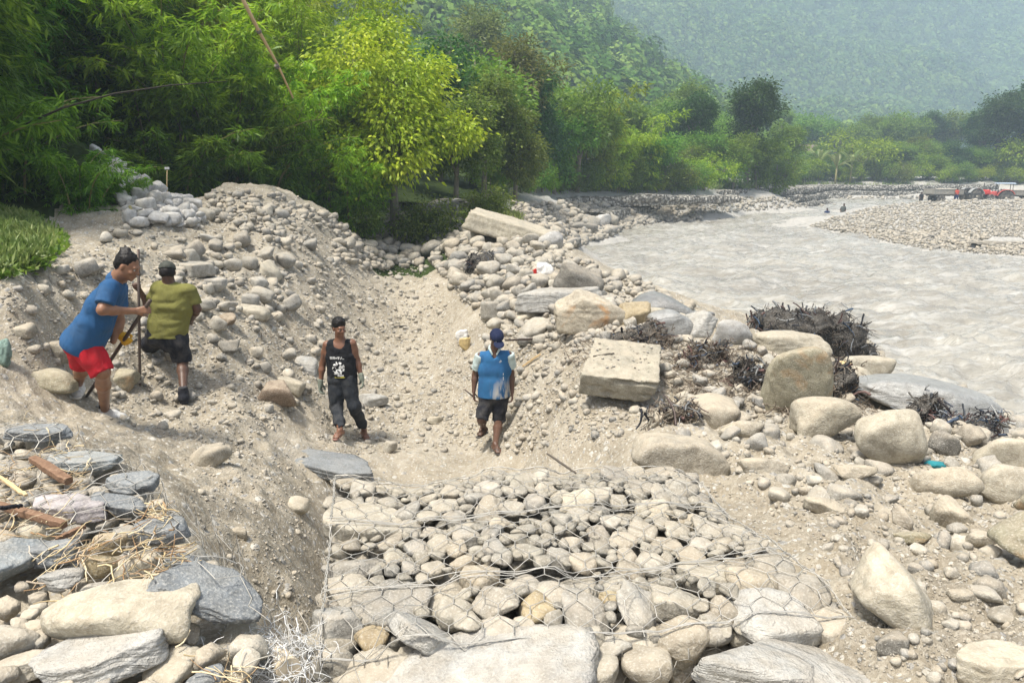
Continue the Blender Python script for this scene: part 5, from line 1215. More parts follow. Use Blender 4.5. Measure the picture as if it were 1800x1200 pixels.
# single stalks
mb = MB(); a = P(515, 172, 19); b = P(455, 55, 17.2); c_ = P(412, -30, 16.5); pts = [a, P(487, 112, 18.2), b, c_]
mb.tube([Vector(p) for p in pts], [.022, .032, .040, .045], 8)
e = empty('bamboo_pole', c_); tag(e, 'dry tan bamboo pole slanting down from the top edge in front of the green bamboo', 'pole'); mb2 = MB()
o = mb.build('culm', DRYB, None, True); o.parent = e; o.matrix_parent_inverse = Matrix.Translation(e.location).inverted()
for q in (Vector(b), Vector(b).lerp(Vector(a), .5)): mb2.tube([q - (Vector(b) - Vector(a)).normalized() * .03, q + (Vector(b) - Vector(a)).normalized() * .03], [.06, .06], 8)
o = mb2.build('node_ring', BARK, None, True); o.parent = e; o.matrix_parent_inverse = Matrix.Translation(e.location).inverted()
mb = MB(); mb.tube([Vector(P(*q)) for q in [(30, 225, 12.0), (110, 190, 11.8), (200, 165, 11.7), (300, 150, 11.8), (400, 143, 12.2)]], [.019, .016, .013, .010, .005], 6)
tag(mb.build('dead_culm', TWDARK, None, True), 'dark leafless arching culm crossing the bamboo at upper left', 'branch')
mb = MB(); g = hit1(295, 352); mb.tube([g + Vector((0, 0, -.1)), g + Vector((.01, 0, .30)), g + Vector((.05, 0, .62))], [.014, .012, .01], 6)
e = empty('marker_stick', g); tag(e, 'thin stick with a white tip standing by the whitish heap', 'stick'); o = mb.build('stick', DRYB, None, True); o.parent = e; o.matrix_parent_inverse = Matrix.Translation(g).inverted()
t = NT('white_cloth'); CLOTHW = t.done(t.pbr((.7, .7, .68), .8))
mb = MB(); mb.box(g + Vector((.05, 0, .66)), (.10, .02, .05), bev=.008); o = mb.build('white_tip', CLOTHW, None); o.parent = e; o.matrix_parent_inverse = Matrix.Translation(g).inverted()
mb = MB(); g = hit1(245, 398); mb.tube([g + Vector((0, 0, -.1)), Vector(P(228, 362, g.y + .1))], [.03, .025], 6); tag(mb.build('bamboo_stake', CULM, None, True), 'short dark stake leaning among the stones under the dark bush', 'stake')
plant('mid2', 1402, 111, 5.0, 'round bushy tree standing right in front of the small house')
print('trees', round(time.time() - T0, 1))
# ------------------------------------------------------------------ figures: one continuous surface from blended tapered limbs
class SDF:
    def __init__(s, lo, hi, h):
        s.h = h; s.lo = np.array(lo, float); n = np.ceil((np.array(hi) - s.lo) / h).astype(int) + 1; s.n = n
        s.F = np.full(tuple(n), .5, np.float32); s.ax = [s.lo[i] + h * np.arange(n[i]) for i in range(3)]
    def region(s, lo, hi, pad):
        a = np.clip(np.floor((np.array(lo) - pad - s.lo) / s.h).astype(int), 0, s.n - 1); b = np.clip(np.ceil((np.array(hi) + pad - s.lo) / s.h).astype(int) + 1, 1, s.n)
        sl_ = tuple(slice(a[i], b[i]) for i in range(3)); X, Y, Z_ = np.meshgrid(*[s.ax[i][sl_[i]] for i in range(3)], indexing='ij'); return sl_, X, Y, Z_
    def _merge(s, sl_, d, k, op):
        f = s.F[sl_]
        if op == 'add':
            h = np.clip(.5 + .5 * (f - d) / k, 0, 1); s.F[sl_] = f * (1 - h) + d * h - k * h * (1 - h)
        else:
            d = -d; h = np.clip(.5 - .5 * (f - d) / k, 0, 1); s.F[sl_] = f * (1 - h) + d * h + k * h * (1 - h)
    def cone(s, a, b, ra, rb, k=.02, op='add', cut=None, flat=None):
        """tapered capsule; cut = [(point, normal)] removes what lies beyond the plane; flat=(axis, factor) squeezes it across that axis"""
        a, b = np.array(a, float), np.array(b, float); pad = max(ra, rb) * 1.5 + k + .03
        sl_, X, Y, Z_ = s.region(np.minimum(a, b), np.maximum(a, b), pad)
        q = np.stack([X - a[0], Y - a[1], Z_ - a[2]], -1); ab = b - a; t = np.clip((q @ ab) / max(ab @ ab, 1e-9), 0, 1)
        w_ = q - t[..., None] * ab
        if flat is not None:
            ax = np.array(flat[0], float); ax /= np.linalg.norm(ax); c = w_ @ ax; w_ = w_ + (c * (1 / flat[1] - 1))[..., None] * ax
        d = np.linalg.norm(w_, axis=-1) - (ra + (rb - ra) * t)
        if flat is not None: d = d * min(1, flat[1]) if flat[1] < 1 else d
        for (pt, nn) in (cut or []):
            nn = np.array(nn, float); nn /= np.linalg.norm(nn); d = np.maximum(d, (X - pt[0]) * nn[0] + (Y - pt[1]) * nn[1] + (Z_ - pt[2]) * nn[2])
        s._merge(sl_, d, k, op)
    def ell(s, c, r, M=None, k=.02, op='add'):
        c = np.array(c, float); r = np.array(r, float); pad = r.max() + k + .02; sl_, X, Y, Z_ = s.region(c, c, pad)
        q = np.stack([X - c[0], Y - c[1], Z_ - c[2]], -1)
        if M is not None: q = q @ np.array(M)          # columns of M are the local axes
        kq = np.linalg.norm(q / r, axis=-1); k2 = np.linalg.norm(q / (r * r), axis=-1); d = kq * (kq - 1) / (k2 + 1e-9); s._merge(sl_, d, k, op)
    def clip(s, pt, nn):
        nn = np.array(nn, float); nn /= np.linalg.norm(nn); X, Y, Z_ = np.meshgrid(*s.ax, indexing='ij'); s.F = np.maximum(s.F, ((X - pt[0]) * nn[0] + (Y - pt[1]) * nn[1] + (Z_ - pt[2]) * nn[2]).astype(np.float32))
    def wrinkle(s, amp, f, seed, sq=(1, 1, 1)):
        m = np.abs(s.F) < .04; X, Y, Z_ = np.meshgrid(*s.ax, indexing='ij'); x, y, z = X[m], Y[m], Z_[m]
        s.F[m] += (amp * (1 - 2 * np.abs(fbm(x * f * sq[0], y * f * sq[1], z * f * sq[2], seed=seed, oct=2)))).astype(np.float32)
    def mesh(s, name, mat, origin):
        F = s.F; F[0] = F[-1] = .1; F[:, 0] = F[:, -1] = .1; F[:, :, 0] = F[:, :, -1] = .1
        ins = F < 0; n0, n1, n2 = [a - 1 for a in F.shape]
        acc = np.zeros((n0, n1, n2, 3), np.float32); cnt = np.zeros((n0, n1, n2), np.float32)
        I, J, K = slice(0, n0), slice(0, n1), slice(0, n2)
        quads = []
        offs = [(a, b) for a in (0, 1) for b in (0, 1)]
        for ax in range(3):
            for (a, b) in offs:
                o0 = [0, 0, 0]; o1 = [0, 0, 0]; ot = [i for i in range(3) if i != ax]; o0[ot[0]] = o1[ot[0]] = a; o0[ot[1]] = o1[ot[1]] = b; o1[ax] = 1
                S0 = tuple(slice(o, o + n) for o, n in zip(o0, (n0, n1, n2))); S1 = tuple(slice(o, o + n) for o, n in zip(o1, (n0, n1, n2)))
                f0, f1 = F[S0], F[S1]; m = (f0 < 0) != (f1 < 0); ii = np.nonzero(m); g0, g1 = f0[ii], f1[ii]; t = g0 / (g0 - g1)
                p = np.zeros((len(t), 3), np.float32); p[:, ax] = t; p[:, ot[0]] = a; p[:, ot[1]] = b
                acc[ii] += p; cnt[ii] += 1
        cells = np.nonzero(cnt > 0); idx = np.full((n0, n1, n2), -1, np.int64); idx[cells] = np.arange(len(cells[0]))
        V = (np.stack(cells, 1) + acc[cells] / cnt[cells][:, None]) * s.h + s.lo
        for ax in range(3):
            u, v = [(1, 2), (2, 0), (0, 1)][ax]; sl0 = [slice(1, -1)] * 3; sl1 = [slice(1, -1)] * 3; sl0[ax] = slice(0, -1); sl1[ax] = slice(1, None)
            m = ins[tuple(sl0)] != ins[tuple(sl1)]; e = np.stack(np.nonzero(m), 1); base = e.copy()
            for i in range(3):
                if i != ax: base[:, i] += 1
            fl = ins[tuple(sl0)][tuple(e.T)]
            du = np.zeros(3, int); du[u] = 1; dv = np.zeros(3, int); dv[v] = 1
            ok = (base < np.array([n0, n1, n2])).all(1); base = base[ok]; fl = fl[ok]
            q = [idx[tuple((base - du - dv).T)], idx[tuple((base - dv).T)], idx[tuple(base.T)], idx[tuple((base - du).T)]]
            Q = np.stack(q, 1); Q[~fl] = Q[~fl][:, ::-1]; quads.append(Q)
        Q = np.concatenate(quads); Q = Q[(Q >= 0).all(1)]
        # light smoothing
        for it in range(2):
            sm = np.zeros_like(V); c = np.zeros(len(V))
            for a in range(4):
                np.add.at(sm, Q[:, a], V[Q[:, (a + 1) % 4]]); np.add.at(c, Q[:, a], 1)
            V = V * .5 + .5 * sm / np.maximum(c, 1)[:, None]
        return mesh_np(name, V - np.array(origin), Q, True, mat)

def skin_mat(name, col):
    t = NT(name); n = t.noise(t.pos(), 14, 4, .6); c = t.mix(t.rng(n, .35, .7), tuple(v * .72 for v in col), col)
    b = t.pbr(c, .48, t.bump(t.noise(t.pos(), 90, 2), .3, .003), .4); b.inputs['Subsurface Weight'].default_value = .08; b.inputs['Subsurface Radius'].default_value = (.02, .008, .004); return t.done(b)
def cloth_mat(name, col, col2=None, f=7, stain=.5, rough=.9):
    t = NT(name); n = t.noise(t.pos(), f, 5, .65); c = t.mix(t.math('MULTIPLY', t.rng(n, .42, .7), stain), col, col2 or tuple(v * .55 for v in col))
    return t.done(t.pbr(c, rough, t.bump(t.noise(t.pos(), 260, 2), .25, .002, t.bump(t.noise(t.scalev(t.pos(), (1, 1, .5)), 7, 3, .5, .8), .9, .035)), .2))
SK1 = skin_mat('skin', (.27, .135, .075)); SK2 = skin_mat('skin_dark', (.11, .058, .037)); SK3 = skin_mat('skin_tan', (.20, .095, .055))
HAIR = cloth_mat('hair', (.012, .010, .009), stain=.2, rough=.5)
DUSTC = (.34, .31, .25)
def nrm(v): v = Vector(v); return v.normalized()
def bodybox(J, m=.28):
    A = np.array([list(v) for k_, v in J.items() if k_ != 'front']); return A.min(0) - m, A.max(0) + m
def face_frame(fwd, up):
    f = nrm(fwd); u = Vector(up); u = (u - f * u.dot(f)).normalized(); r = f.cross(u); return r, f, u     # right, forward, up
def add_head(G, c, fwd, up, sc=1.0, neck=None, nr=.055):
    r, f, u = face_frame(fwd, up); c = Vector(c); M = np.array([list(r), list(f), list(u)]).T
    P_ = lambda x, y, z: c + (r * x + f * y + u * z) * sc
    if neck is not None: G.cone(neck, P_(0, -.01, -.05), nr * 1.15, nr, .03)
    G.ell(P_(0, -.012, .025), np.array([.076, .094, .098]) * sc, M, .01); G.ell(P_(0, .028, -.045), np.array([.056, .062, .072]) * sc, M, .03)
    G.ell(P_(0, .072, -.095), np.array([.022, .018, .018]) * sc, M, .02)                       # chin
    G.cone(P_(0, .088, .018), P_(0, .112, -.022), .009 * sc, .015 * sc, .012); G.ell(P_(.014, .100, -.026), np.array([.010, .012, .009]) * sc, M, .006); G.ell(P_(-.014, .100, -.026), np.array([.010, .012, .009]) * sc, M, .006)
    G.cone(P_(-.035, .082, .024), P_(.035, .082, .024), .013 * sc, .013 * sc, .014)            # brow
    for sx in (-1, 1):
        G.ell(P_(sx * .031, .094, .002), np.array([.016, .012, .012]) * sc, M, .008, 'sub'); G.ell(P_(sx * .040, .070, -.025), np.array([.022, .020, .018]) * sc, M, .015)
        G.ell(P_(sx * .079, -.008, -.008), np.array([.010, .020, .032]) * sc, M, .006)
    G.ell(P_(0, .093, -.054), np.array([.024, .011, .007]) * sc, M, .006); G.ell(P_(0, .091, -.068), np.array([.020, .012, .008]) * sc, M, .006)
    G.cone(P_(-.022, .103, -.0605), P_(.022, .103, -.0605), .0025, .0025, .003, 'sub')
    return P_, M
def add_hand(G, wr, dr, palm_n, side=1, sc=1.0, curl=.5, grip=None, fr=.0088, infl=0):
    """palm and five separate bent fingers. dr: from wrist to knuckles, palm_n: out of the palm, side: +1 thumb along dr x palm_n"""
    d = nrm(dr); n = Vector(palm_n); n = (n - d * n.dot(d)).normalized(); t = d.cross(n) * side; wr = Vector(wr)
    K = wr + d * .088 * sc
    for q in (-.026, -.009, .009, .026): G.cone(wr + t * q * .7 * sc + d * .012, K + t * q * sc, .0135 * sc + infl, .0115 * sc + infl, .010)
    fl = [.070, .080, .075, .058]; 
    for i, q in enumerate((.029, .0095, -.0095, -.028)):
        L = fl[i] * sc; p = K + t * q * sc * 1.12; a = 0; r0 = fr * sc + infl
        for s_, (fs) in enumerate((.45, .32, .25)):
            a += curl * (1.15 if s_ else .75) + .05 * i * curl; dd = (d * math.cos(a) + n * math.sin(a)); p2 = p + dd * L * fs * 1.05; G.cone(p, p2, r0, r0 * .93, .004); p = p2; r0 *= .93
    tb_ = wr + t * .026 * sc + d * .022 * sc; t1 = tb_ + (t * .75 + d * .75 + n * .35 * (1 + curl)).normalized() * .042 * sc; t2 = t1 + (d * 1.0 + t * .15 + n * .6 * curl * 2).normalized() * .030 * sc; t3 = t2 + (d * .8 - t * .35 * curl + n * .8 * curl * 2).normalized() * .022 * sc
    G.cone(tb_, t1, .0135 * sc + infl, .0105 * sc + infl, .008); G.cone(t1, t2, .0102 * sc + infl, .0095 * sc + infl, .004); G.cone(t2, t3, .0095 * sc + infl, .008 * sc + infl, .004)
def limb(G, a, m, b, r0, r1, r2, r3, infl=0, k=.03):
    """upper and lower segment with a belly in each"""
    a, m, b = Vector(a), Vector(m), Vector(b); u = a.lerp(m, .4); l = m.lerp(b, .3)
    G.cone(a, u, r0 + infl, (r0 * .55 + r1 * .5) + infl, k); G.cone(u, m, (r0 * .55 + r1 * .5) + infl, r1 + infl, k); G.cone(m, l, r1 + infl, r2 + infl, k); G.cone(l, b, r2 + infl, r3 + infl, k)
def torso(G, J, infl=0, k=.05, wide=1.0, belly=0.0, bottom=True, top=True, flat=.80):
    sl_, sr, hl, hr = [Vector(J[q]) for q in ('shL', 'shR', 'hipL', 'hipR')]; nk = Vector(J['neck']); ax = nrm(sr - sl_); sp = nrm((sl_ + sr) / 2 - (hl + hr) / 2); front = ax.cross(sp)
    if 'front' in J: front = nrm(J['front'])
    mid = (sl_ + sr) / 2; hp = (hl + hr) / 2; ch = mid.lerp(hp, .32); ws = mid.lerp(hp, .68) + front * belly * .3; w = (sr - sl_).length / 2 * wide; hw = .135 * wide
    f = (front, flat)
    if top:
        G.cone(sl_ + ax * .02, sr - ax * .02, .058 + infl, .058 + infl, k); G.cone(nk - sp * .02, mid - sp * .05, .062 + infl, .10 + infl, k)
    for q in (-.55, 0, .55):
        G.cone(mid + ax * w * q - sp * .06, ch + ax * w * q * .95, .105 + infl, .118 + infl, k, flat=f); G.cone(ch + ax * w * q * .95, ws + ax * w * q * .78 + front * belly * .5, .118 + infl, .108 + infl + belly * .5, k, flat=f)
        if bottom: G.cone(ws + ax * w * q * .78, hp + ax * hw * q * 1.0 + sp * .03, .108 + infl, .118 + infl, k, flat=f)
def foot(G, ank, toe, r=.036, infl=0, k=.02, h=.0):
    ank, toe = Vector(ank), Vector(toe); d = (toe - ank); d.z = 0; d = d.normalized() if d.length > 1e-4 else Vector((0, -1, 0)); s = d.cross(Vector((0, 0, 1)))
    heel = ank - d * .045; heel.z = toe.z + .028 + (ank.z - toe.z - .085) * .8; G.cone(ank, heel, r + infl, .032 + infl, k)
    for q, L in ((-.028, 0), (0, .01), (.026, -.01)):
        G.cone(heel + s * q * .6, toe + s * q - d * .02 + d * L + Vector((0, 0, .006)), .030 + infl, .019 + infl, k)
    G.cone(ank + Vector((0, 0, -.01)), ank.lerp(toe, .6) + Vector((0, 0, .014)), r * .9 + infl, .024 + infl, k)
    return d, s, heel
def toes(G, toe, d, s):
    for i, q in enumerate((-.034, -.017, 0, .016, .030)):
        G.cone(Vector(toe) + s * q - d * .02, Vector(toe) + s * q + d * (.022 - abs(i - 1) * .004), .011, .0085, .004)
def eyes(par, P_, org, sc=1.0):
    for sx in (-1, 1):
        pr = par
        for nm, y, r, col in (('eye', .0835, .0090, (.30, .27, .24)), ('iris', .0892, .0045, (.012, .009, .007))):
            m_ = MB(); V, F = ICO[2]; c = P_(sx * .030, y, .004) - Vector(org); m_.add([Vector(v) * r * sc + c for v in V], [tuple(f) for f in F])
            if nm not in EYEM: tt = NT(nm); EYEM[nm] = tt.done(tt.pbr(col, .35))
            pr = link(nm, m_.mesh(nm, EYEM[nm], True), None, pr)
EYEM = {}
def obj_sdf(G, name, mat, par):
    root = par
    while root.parent is not None: root = root.parent
    return link(name, G.mesh(name, mat, root.location), None, par)      # parts sit at their thing's origin
def plant_foot(J, an, to, up=.022):
    a, t_ = J[an], J[to]; off = a.y - t_.y; px, py = project(t_.x, t_.y, t_.z); g = hit1(px, py); J[to] = g + Vector((0, -.0, up))
    px, py = project(a.x, a.y, a.z); J[an] = Vector(P(px, py, g.y + off))
    if J[an].z < J[to].z + .055: J[an].z = J[to].z + .055

def jp(d0, sc, ox, oy, K):
    """joints from positions in the photo: (X, Y, depth offset)"""
    return {k: Vector(P(ox + v[0] / sc, oy + v[1] / sc, d0 + v[2])) for k, v in K.items()}

# ---------------- man in the blue polo and red shorts
J = jp(6.5, 3.53, 80, 430, dict(head=(512, 135, 0), neck=(452, 205, .03), shR=(400, 268, -.16), shL=(452, 275, .19), elR=(352, 405, -.30), wrR=(560, 412, -.08), elL=(455, 470, .22), wrL=(420, 600, .12),
     hipR=(232, 600, -.10), hipL=(215, 585, .12), knR=(352, 790, -.12), anR=(372, 1052, 0), toR=(480, 1085, -.06), knL=(228, 745, .28), anL=(203, 885, .38), toL=(195, 952, .20)))
plant_foot(J, 'anR', 'toR'); plant_foot(J, 'anL', 'toL'); e = empty('person', (J['anR'].x, J['anR'].y, J['toR'].z - .03)); tag(e, 'man in blue polo shirt and red shorts bending forward over a long iron bar', 'person')
J['front'] = Vector((.80, -.12, -.55)); lo, hi = bodybox(J)
G = SDF(lo, hi, .0085)
torso(G, J, -.010, belly=.05, wide=.95, flat=.92)
limb(G, J['shR'], J['elR'], J['wrR'], .058, .042, .041, .028); limb(G, J['shL'], J['elL'], J['wrL'], .058, .042, .041, .028)
limb(G, J['hipR'], J['knR'], J['anR'], .105, .062, .060, .038, k=.04); limb(G, J['hipL'], J['knL'], J['anL'], .105, .062, .060, .038, k=.04)
P_, M = add_head(G, J['head'], (.86, -.10, -.42), (.30, .05, .95), .98, J['neck'], .066)
bar_t, bar_b = Vector(P(80 + 655 / 3.53, 430 + 345 / 3.53, 6.42)), Vector(P(80 + 255 / 3.53, 430 + 940 / 3.53, 6.95)); bar_b = hit1(152, 697) + Vector((0, 0, .0))
bar_t = J['wrR'] + Vector((.13, -.01, .08)); bd = (bar_b - bar_t).normalized(); J['wrL'] = bar_t + bd * .62 + Vector((-.07, .03, .03))
hc = bar_t + bd * .12; J['wrR2'] = hc - Vector((.088, 0, .0)) + Vector((0, -.03, 0))
add_hand(G, J['wrR'], hc - J['wrR'] + Vector((0, -.035, 0)), (0, 1, -.1), -1, 1.0, 1.15, fr=.0105)
J['wrL'] = Vector(J['wrL']); G.cone(J['elL'], J['wrL'], .044, .030, .03)
foot(G, J['anR'], J['toR']); foot(G, J['anL'], J['toL'])
obj_sdf(G, 'body', SK1, e); eyes(e, P_, e.location, 1.05)
G = SDF(lo, hi, .009)        # hair with swept tuft
r_f = P_
G.ell(P_(0, -.028, .050), (.086, .098, .088), M, .01); G.ell(P_(0, -.070, .0), (.074, .055, .075), M, .03)
for i, (x, y, z) in enumerate([(0, -.09, .16), (.02, -.12, .13), (-.03, -.11, .15), (.0, -.05, .155)]): G.cone(P_(x * .3, -.05, .09), P_(x, y, z), .045, .012, .02)
G.ell(P_(0, .075, -.02), (.07, .05, .085), M, .01, 'sub'); G.wrinkle(.006, 40, 3); obj_sdf(G, 'hair', HAIR, e)
G = SDF(lo, hi, .0085); torso(G, J, .008, belly=.04, wide=.94, flat=.90)
hem = (J['hipL'] + J['hipR']) / 2; sp_ = nrm((J['shL'] + J['shR']) / 2 - hem)
for q in (-.5, 0, .5):
    s_ = (J['hipR'] - J['hipL']).normalized() * .12 * q; G.cone(hem + s_ + sp_ * .16 + Vector((.03, 0, 0)), hem + s_ - sp_ * .05 + Vector((.02, 0, 0)), .138, .168, .05)
G.cone(J['hipR'] + sp_ * .20, J['hipR'] - sp_ * .04, .132, .160, .04)
for a, b in (('shR', 'elR'), ('shL', 'elL')):
    p1 = J[a].lerp(J[b], .78 if a == 'shR' else .55); dd = J[b] - J[a]; G.cone(J[a], p1 + dd * .2, .084, .082, .03, cut=[(p1, dd)])
G.clip(hem - sp_ * .05, (-sp_.x + .12, -sp_.y, -sp_.z)); G.ell(P_(0, 0, 0), (.10, .11, .13), M, .01, 'sub'); G.wrinkle(.006, 7, 5, (1.3, 1, .8))
BLUE1 = cloth_mat('blue_polo', (.022, .080, .185), (.045, .085, .15)); obj_sdf(G, 'shirt', BLUE1, e)
G = SDF(lo, hi, .0085); nk = J['neck']; ax_ = nrm(J['head'] - nk); G.cone(nk - ax_ * .035, nk + ax_ * .012, .088, .078, .01); G.cone(nk - ax_ * .1, nk + ax_ * .2, .068, .062, .01, 'sub'); G.clip(nk + ax_ * .02, ax_); obj_sdf(G, 'collar', BLUE1, e)
G = SDF(lo, hi, .0085)
for h_, k_ in (('hipR', 'knR'), ('hipL', 'knL')):
    dd = J[k_] - J[h_]; cutp = J[k_] + dd * .02; G.cone(J[h_].lerp(J[k_], .15), J[h_].lerp(J[k_], .5), .130, .116, .04); G.cone(J[h_].lerp(J[k_], .5), J[k_] + dd * .3, .116, .100, .04, cut=[(cutp, dd)])
G.cone(hem + sp_ * .04, hem - sp_ * .03, .13, .15, .05); G.wrinkle(.008, 8, 8, (1.6, 1.6, .5)); RED = cloth_mat('red_shorts', (.42, .014, .024), (.28, .03, .03), stain=.6); obj_sdf(G, 'shorts', RED, e)
SHOE = cloth_mat('pale_shoe', (.62, .61, .58), (.38, .36, .32), 22, .6); SOLE = cloth_mat('shoe_sole', (.55, .53, .48), (.25, .23, .2)); DK = cloth_mat('dark_cloth', (.018, .018, .022), (.06, .055, .05))
def shoe(par, an, to, lo, hi, mat=SHOE, sole=SOLE, nm='shoe'):
    G = SDF(np.minimum(an, to) - .2, np.maximum(an, to) + .2, .007); d, s, heel = foot(G, an, to, .040, .014, .02); G.cone(Vector(an), Vector(an) + Vector((0, 0, .05)), .052, .05, .02)
    G.clip(Vector(an) + Vector((0, 0, .035)), (0, 0, 1)); G.clip(Vector(to) - Vector((0, 0, .006)), (0, 0, -1)); o = obj_sdf(G, nm, mat, par)
    G = SDF(np.minimum(an, to) - .2, np.maximum(an, to) + .2, .007)
    G.cone((heel.x, heel.y, to.z), (to.x + d.x * .02, to.y + d.y * .02, to.z), .046, .050, .02); G.clip((0, 0, to.z + .004), (0, 0, 1)); G.clip((0, 0, to.z - .022), (0, 0, -1)); obj_sdf(G, 'sole', sole, o)
    G = SDF(np.array(an) - .12, np.array(an) + .16, .007); G.cone(Vector(an) + Vector((0, 0, .0)), Vector(an) + Vector((0, 0, .065)), .056, .049, .02); G.clip(Vector(an) + Vector((0, 0, .065)), (0, 0, 1)); obj_sdf(G, 'sock', DK if mat is SHOE else mat, par)
shoe(e, J['anR'], J['toR'], lo, hi); shoe(e, J['anL'], J['toL'], lo, hi)
YG = cloth_mat('yellow_glove', (.60, .33, .03), (.30, .18, .03)); GLV = cloth_mat('work_glove', (.19, .21, .17), (.10, .11, .09), 25)
def glove(par, wr, dr, pn, side, curl, mat, infl=.004):
    wr = Vector(wr); G = SDF(np.array(wr) - .2, np.array(wr) + .2, .006); add_hand(G, wr, dr, pn, side, 1.0, curl, fr=.0098, infl=infl); d = nrm(dr); G.cone(wr - d * .03, wr + d * .03, .037, .036, .015); return obj_sdf(G, 'glove', mat, par)
glove(e, J['wrL'], bar_t + bd * .68 - J['wrL'] + Vector((.03, 0, -.02)), (0, .8, -.3), 1, 1.0, YG)
STEEL = NT('rusty_steel'); STEEL = STEEL.done(STEEL.pbr(STEEL.mix(STEEL.noise(STEEL.pos(), 25, 4), (.04, .033, .03), (.12, .085, .065)), .55, None, .5, .5))
mb = MB(); mb.tube([bar_t - bd * .03, bar_t + bd * .5, bar_b - bd * .12, bar_b + bd * .04], [.017, .017, .017, .010], 10)
tag(mb.build('iron_bar', STEEL, None, True), 'dark slanting iron bar gripped by the man in red shorts', 'iron bar')

# ---------------- man in the olive shirt
J = jp(8.3, 3.53, 80, 430, dict(head=(757, 172, .0), neck=(765, 232, .0), shL=(693, 272, .0), shR=(900, 285, .0), elL=(650, 395, .10), wrL=(585, 285, -.02), elR=(942, 400, .03), wrR=(905, 470, .22),
     hipL=(700, 575, .0), hipR=(815, 590, .0), knL=(625, 640, .34), anL=(632, 770, .30), toL=(640, 812, .42), knR=(850, 720, .05), anR=(855, 915, -.05), toR=(862, 955, .10)))
plant_foot(J, 'anR', 'toR'); e2 = empty('person', (J['anR'].x, J['anR'].y, J['toR'].z)); tag(e2, 'man in olive green shirt and dark cap seen from behind steadying an upright bar', 'person')
J['front'] = Vector((0, 1, -.1)); lo, hi = bodybox(J); G = SDF(lo, hi, .0085); torso(G, J, -.006, wide=.95)
limb(G, J['shR'], J['elR'], J['wrR'], .055, .042, .041, .027); limb(G, J['shL'], J['elL'], J['wrL'], .055, .042, .041, .027)
limb(G, J['hipR'], J['knR'], J['anR'], .095, .060, .058, .036, k=.04); limb(G, J['hipL'], J['knL'], J['anL'], .095, .060, .058, .036, k=.04)
P_, M = add_head(G, J['head'], (-.30, .92, -.30), (0, .1, 1), 1.0, J['neck'], .058)
barx = P(80 + 580 / 3.53, 430 + 285 / 3.53, 8.18); add_hand(G, J['wrL'], Vector(barx) - J['wrL'] + Vector((-.02, -.03, .07)), (-.2, .9, .1), 1, 1.0, 1.1, fr=.0105)
add_hand(G, J['wrR'], (-.5, .5, -.5), (-.2, .6, .3), -1, 1.0, .8, fr=.0105); dA, sA, _h = foot(G, J['anR'], J['toR']); foot(G, J['anL'], J['toL']); toes(G, J['toR'], dA, sA)
obj_sdf(G, 'body', SK2, e2); eyes(e2, P_, e2.location)
G = SDF(lo, hi, .008); G.ell(P_(0, -.03, .0), (.083, .082, .085), M, .01); G.clip(P_(0, 0, -.055), tuple(-np.array(M)[:, 2])); G.ell(P_(0, .08, -.02), (.08, .06, .09), M, .01, 'sub'); obj_sdf(G, 'hair', HAIR, e2)
def cap(par, P_, M, mat, lo, hi, brim=1, sc=1.0):
    G = SDF(lo, hi, .007); G.ell(P_(0, -.008, .038), np.array([.092, .108, .092]) * sc, M, .01); G.clip(P_(0, 0, .034), tuple(-np.array(M)[:, 2])); o = obj_sdf(G, 'cap', mat, par)
    G = SDF(lo, hi, .006); G.ell(P_(0, .125 * brim, .036), np.array([.072, .072, .010]) * sc, M, .005); obj_sdf(G, 'cap_brim', mat, o); return o
CAPO = cloth_mat('faded_dark_cap', (.055, .06, .05), (.10, .10, .085), 20, .6); cap(e2, P_, M, CAPO, lo, hi)
G = SDF(lo, hi, .0085); torso(G, J, .014, wide=1.0, flat=.86); hem = (J['hipL'] + J['hipR']) / 2; sp_ = Vector((0, 0, 1)); ax_ = nrm(J['hipR'] - J['hipL'])
for q in (-.5, 0, .5): G.cone(hem + ax_ * .14 * q + sp_ * .2, hem + ax_ * .15 * q - sp_ * .02, .125, .135, .05)
for a, b in (('shR', 'elR'), ('shL', 'elL')):
    p1 = J[a].lerp(J[b], .72); dd = J[b] - J[a]; G.cone(J[a], p1 + dd * .2, .074, .076, .03, cut=[(p1, dd)])
G.clip(hem + sp_ * .02, (0, 0, -1)); G.cone(J['neck'] - Vector((0, 0, .03)), J['neck'] + Vector((0, 0, .12)), .064, .066, .01, 'sub'); G.wrinkle(.007, 6, 15, (1, 1, 1.8)); OLV = cloth_mat('olive_shirt', (.165, .16, .045), (.12, .115, .04)); obj_sdf(G, 'shirt', OLV, e2)
def shorts(J, lo, hi, infl, over, seed, hem, ext=.12, k=.04, w=(.125, .110, .105)):
    G = SDF(lo, hi, .0085); G.cone(hem + Vector((0, 0, .02)), hem + Vector((0, 0, -.09)), .11 + infl, .085 + infl, .05)
    for h_, k_ in (('hipR', 'knR'), ('hipL', 'knL')):
        dd = J[k_] - J[h_]; cutp = J[k_] + dd * over; G.cone(J[h_] + Vector((0, 0, .03)), J[h_].lerp(J[k_], .5), w[0] + infl, w[1] + infl, k); G.cone(J[h_].lerp(J[k_], .5), J[k_] + dd * (over + .35), w[1] + infl, w[2] + infl, .02, cut=[(cutp, dd)])
    for q in (-.5, .5): G.cone(hem + (J['hipR'] - J['hipL']) * q + Vector((0, 0, .10)), hem + (J['hipR'] - J['hipL']) * q, .105 + infl, .12 + infl, .05)
    G.wrinkle(.011, 9, seed, (1, 1, .6)); return G
BLK = cloth_mat('dusty_black_cloth', (.016, .017, .022), (.085, .08, .075), 9, .7)
obj_sdf(shorts(J, lo, hi, .0, -.04, 22, hem), 'shorts', BLK, e2); shoe(e2, J['anL'], J['toL'], lo, hi, BLK, BLK); shoe(e2, J['anR'], J['toR'], lo, hi, BLK, BLK)
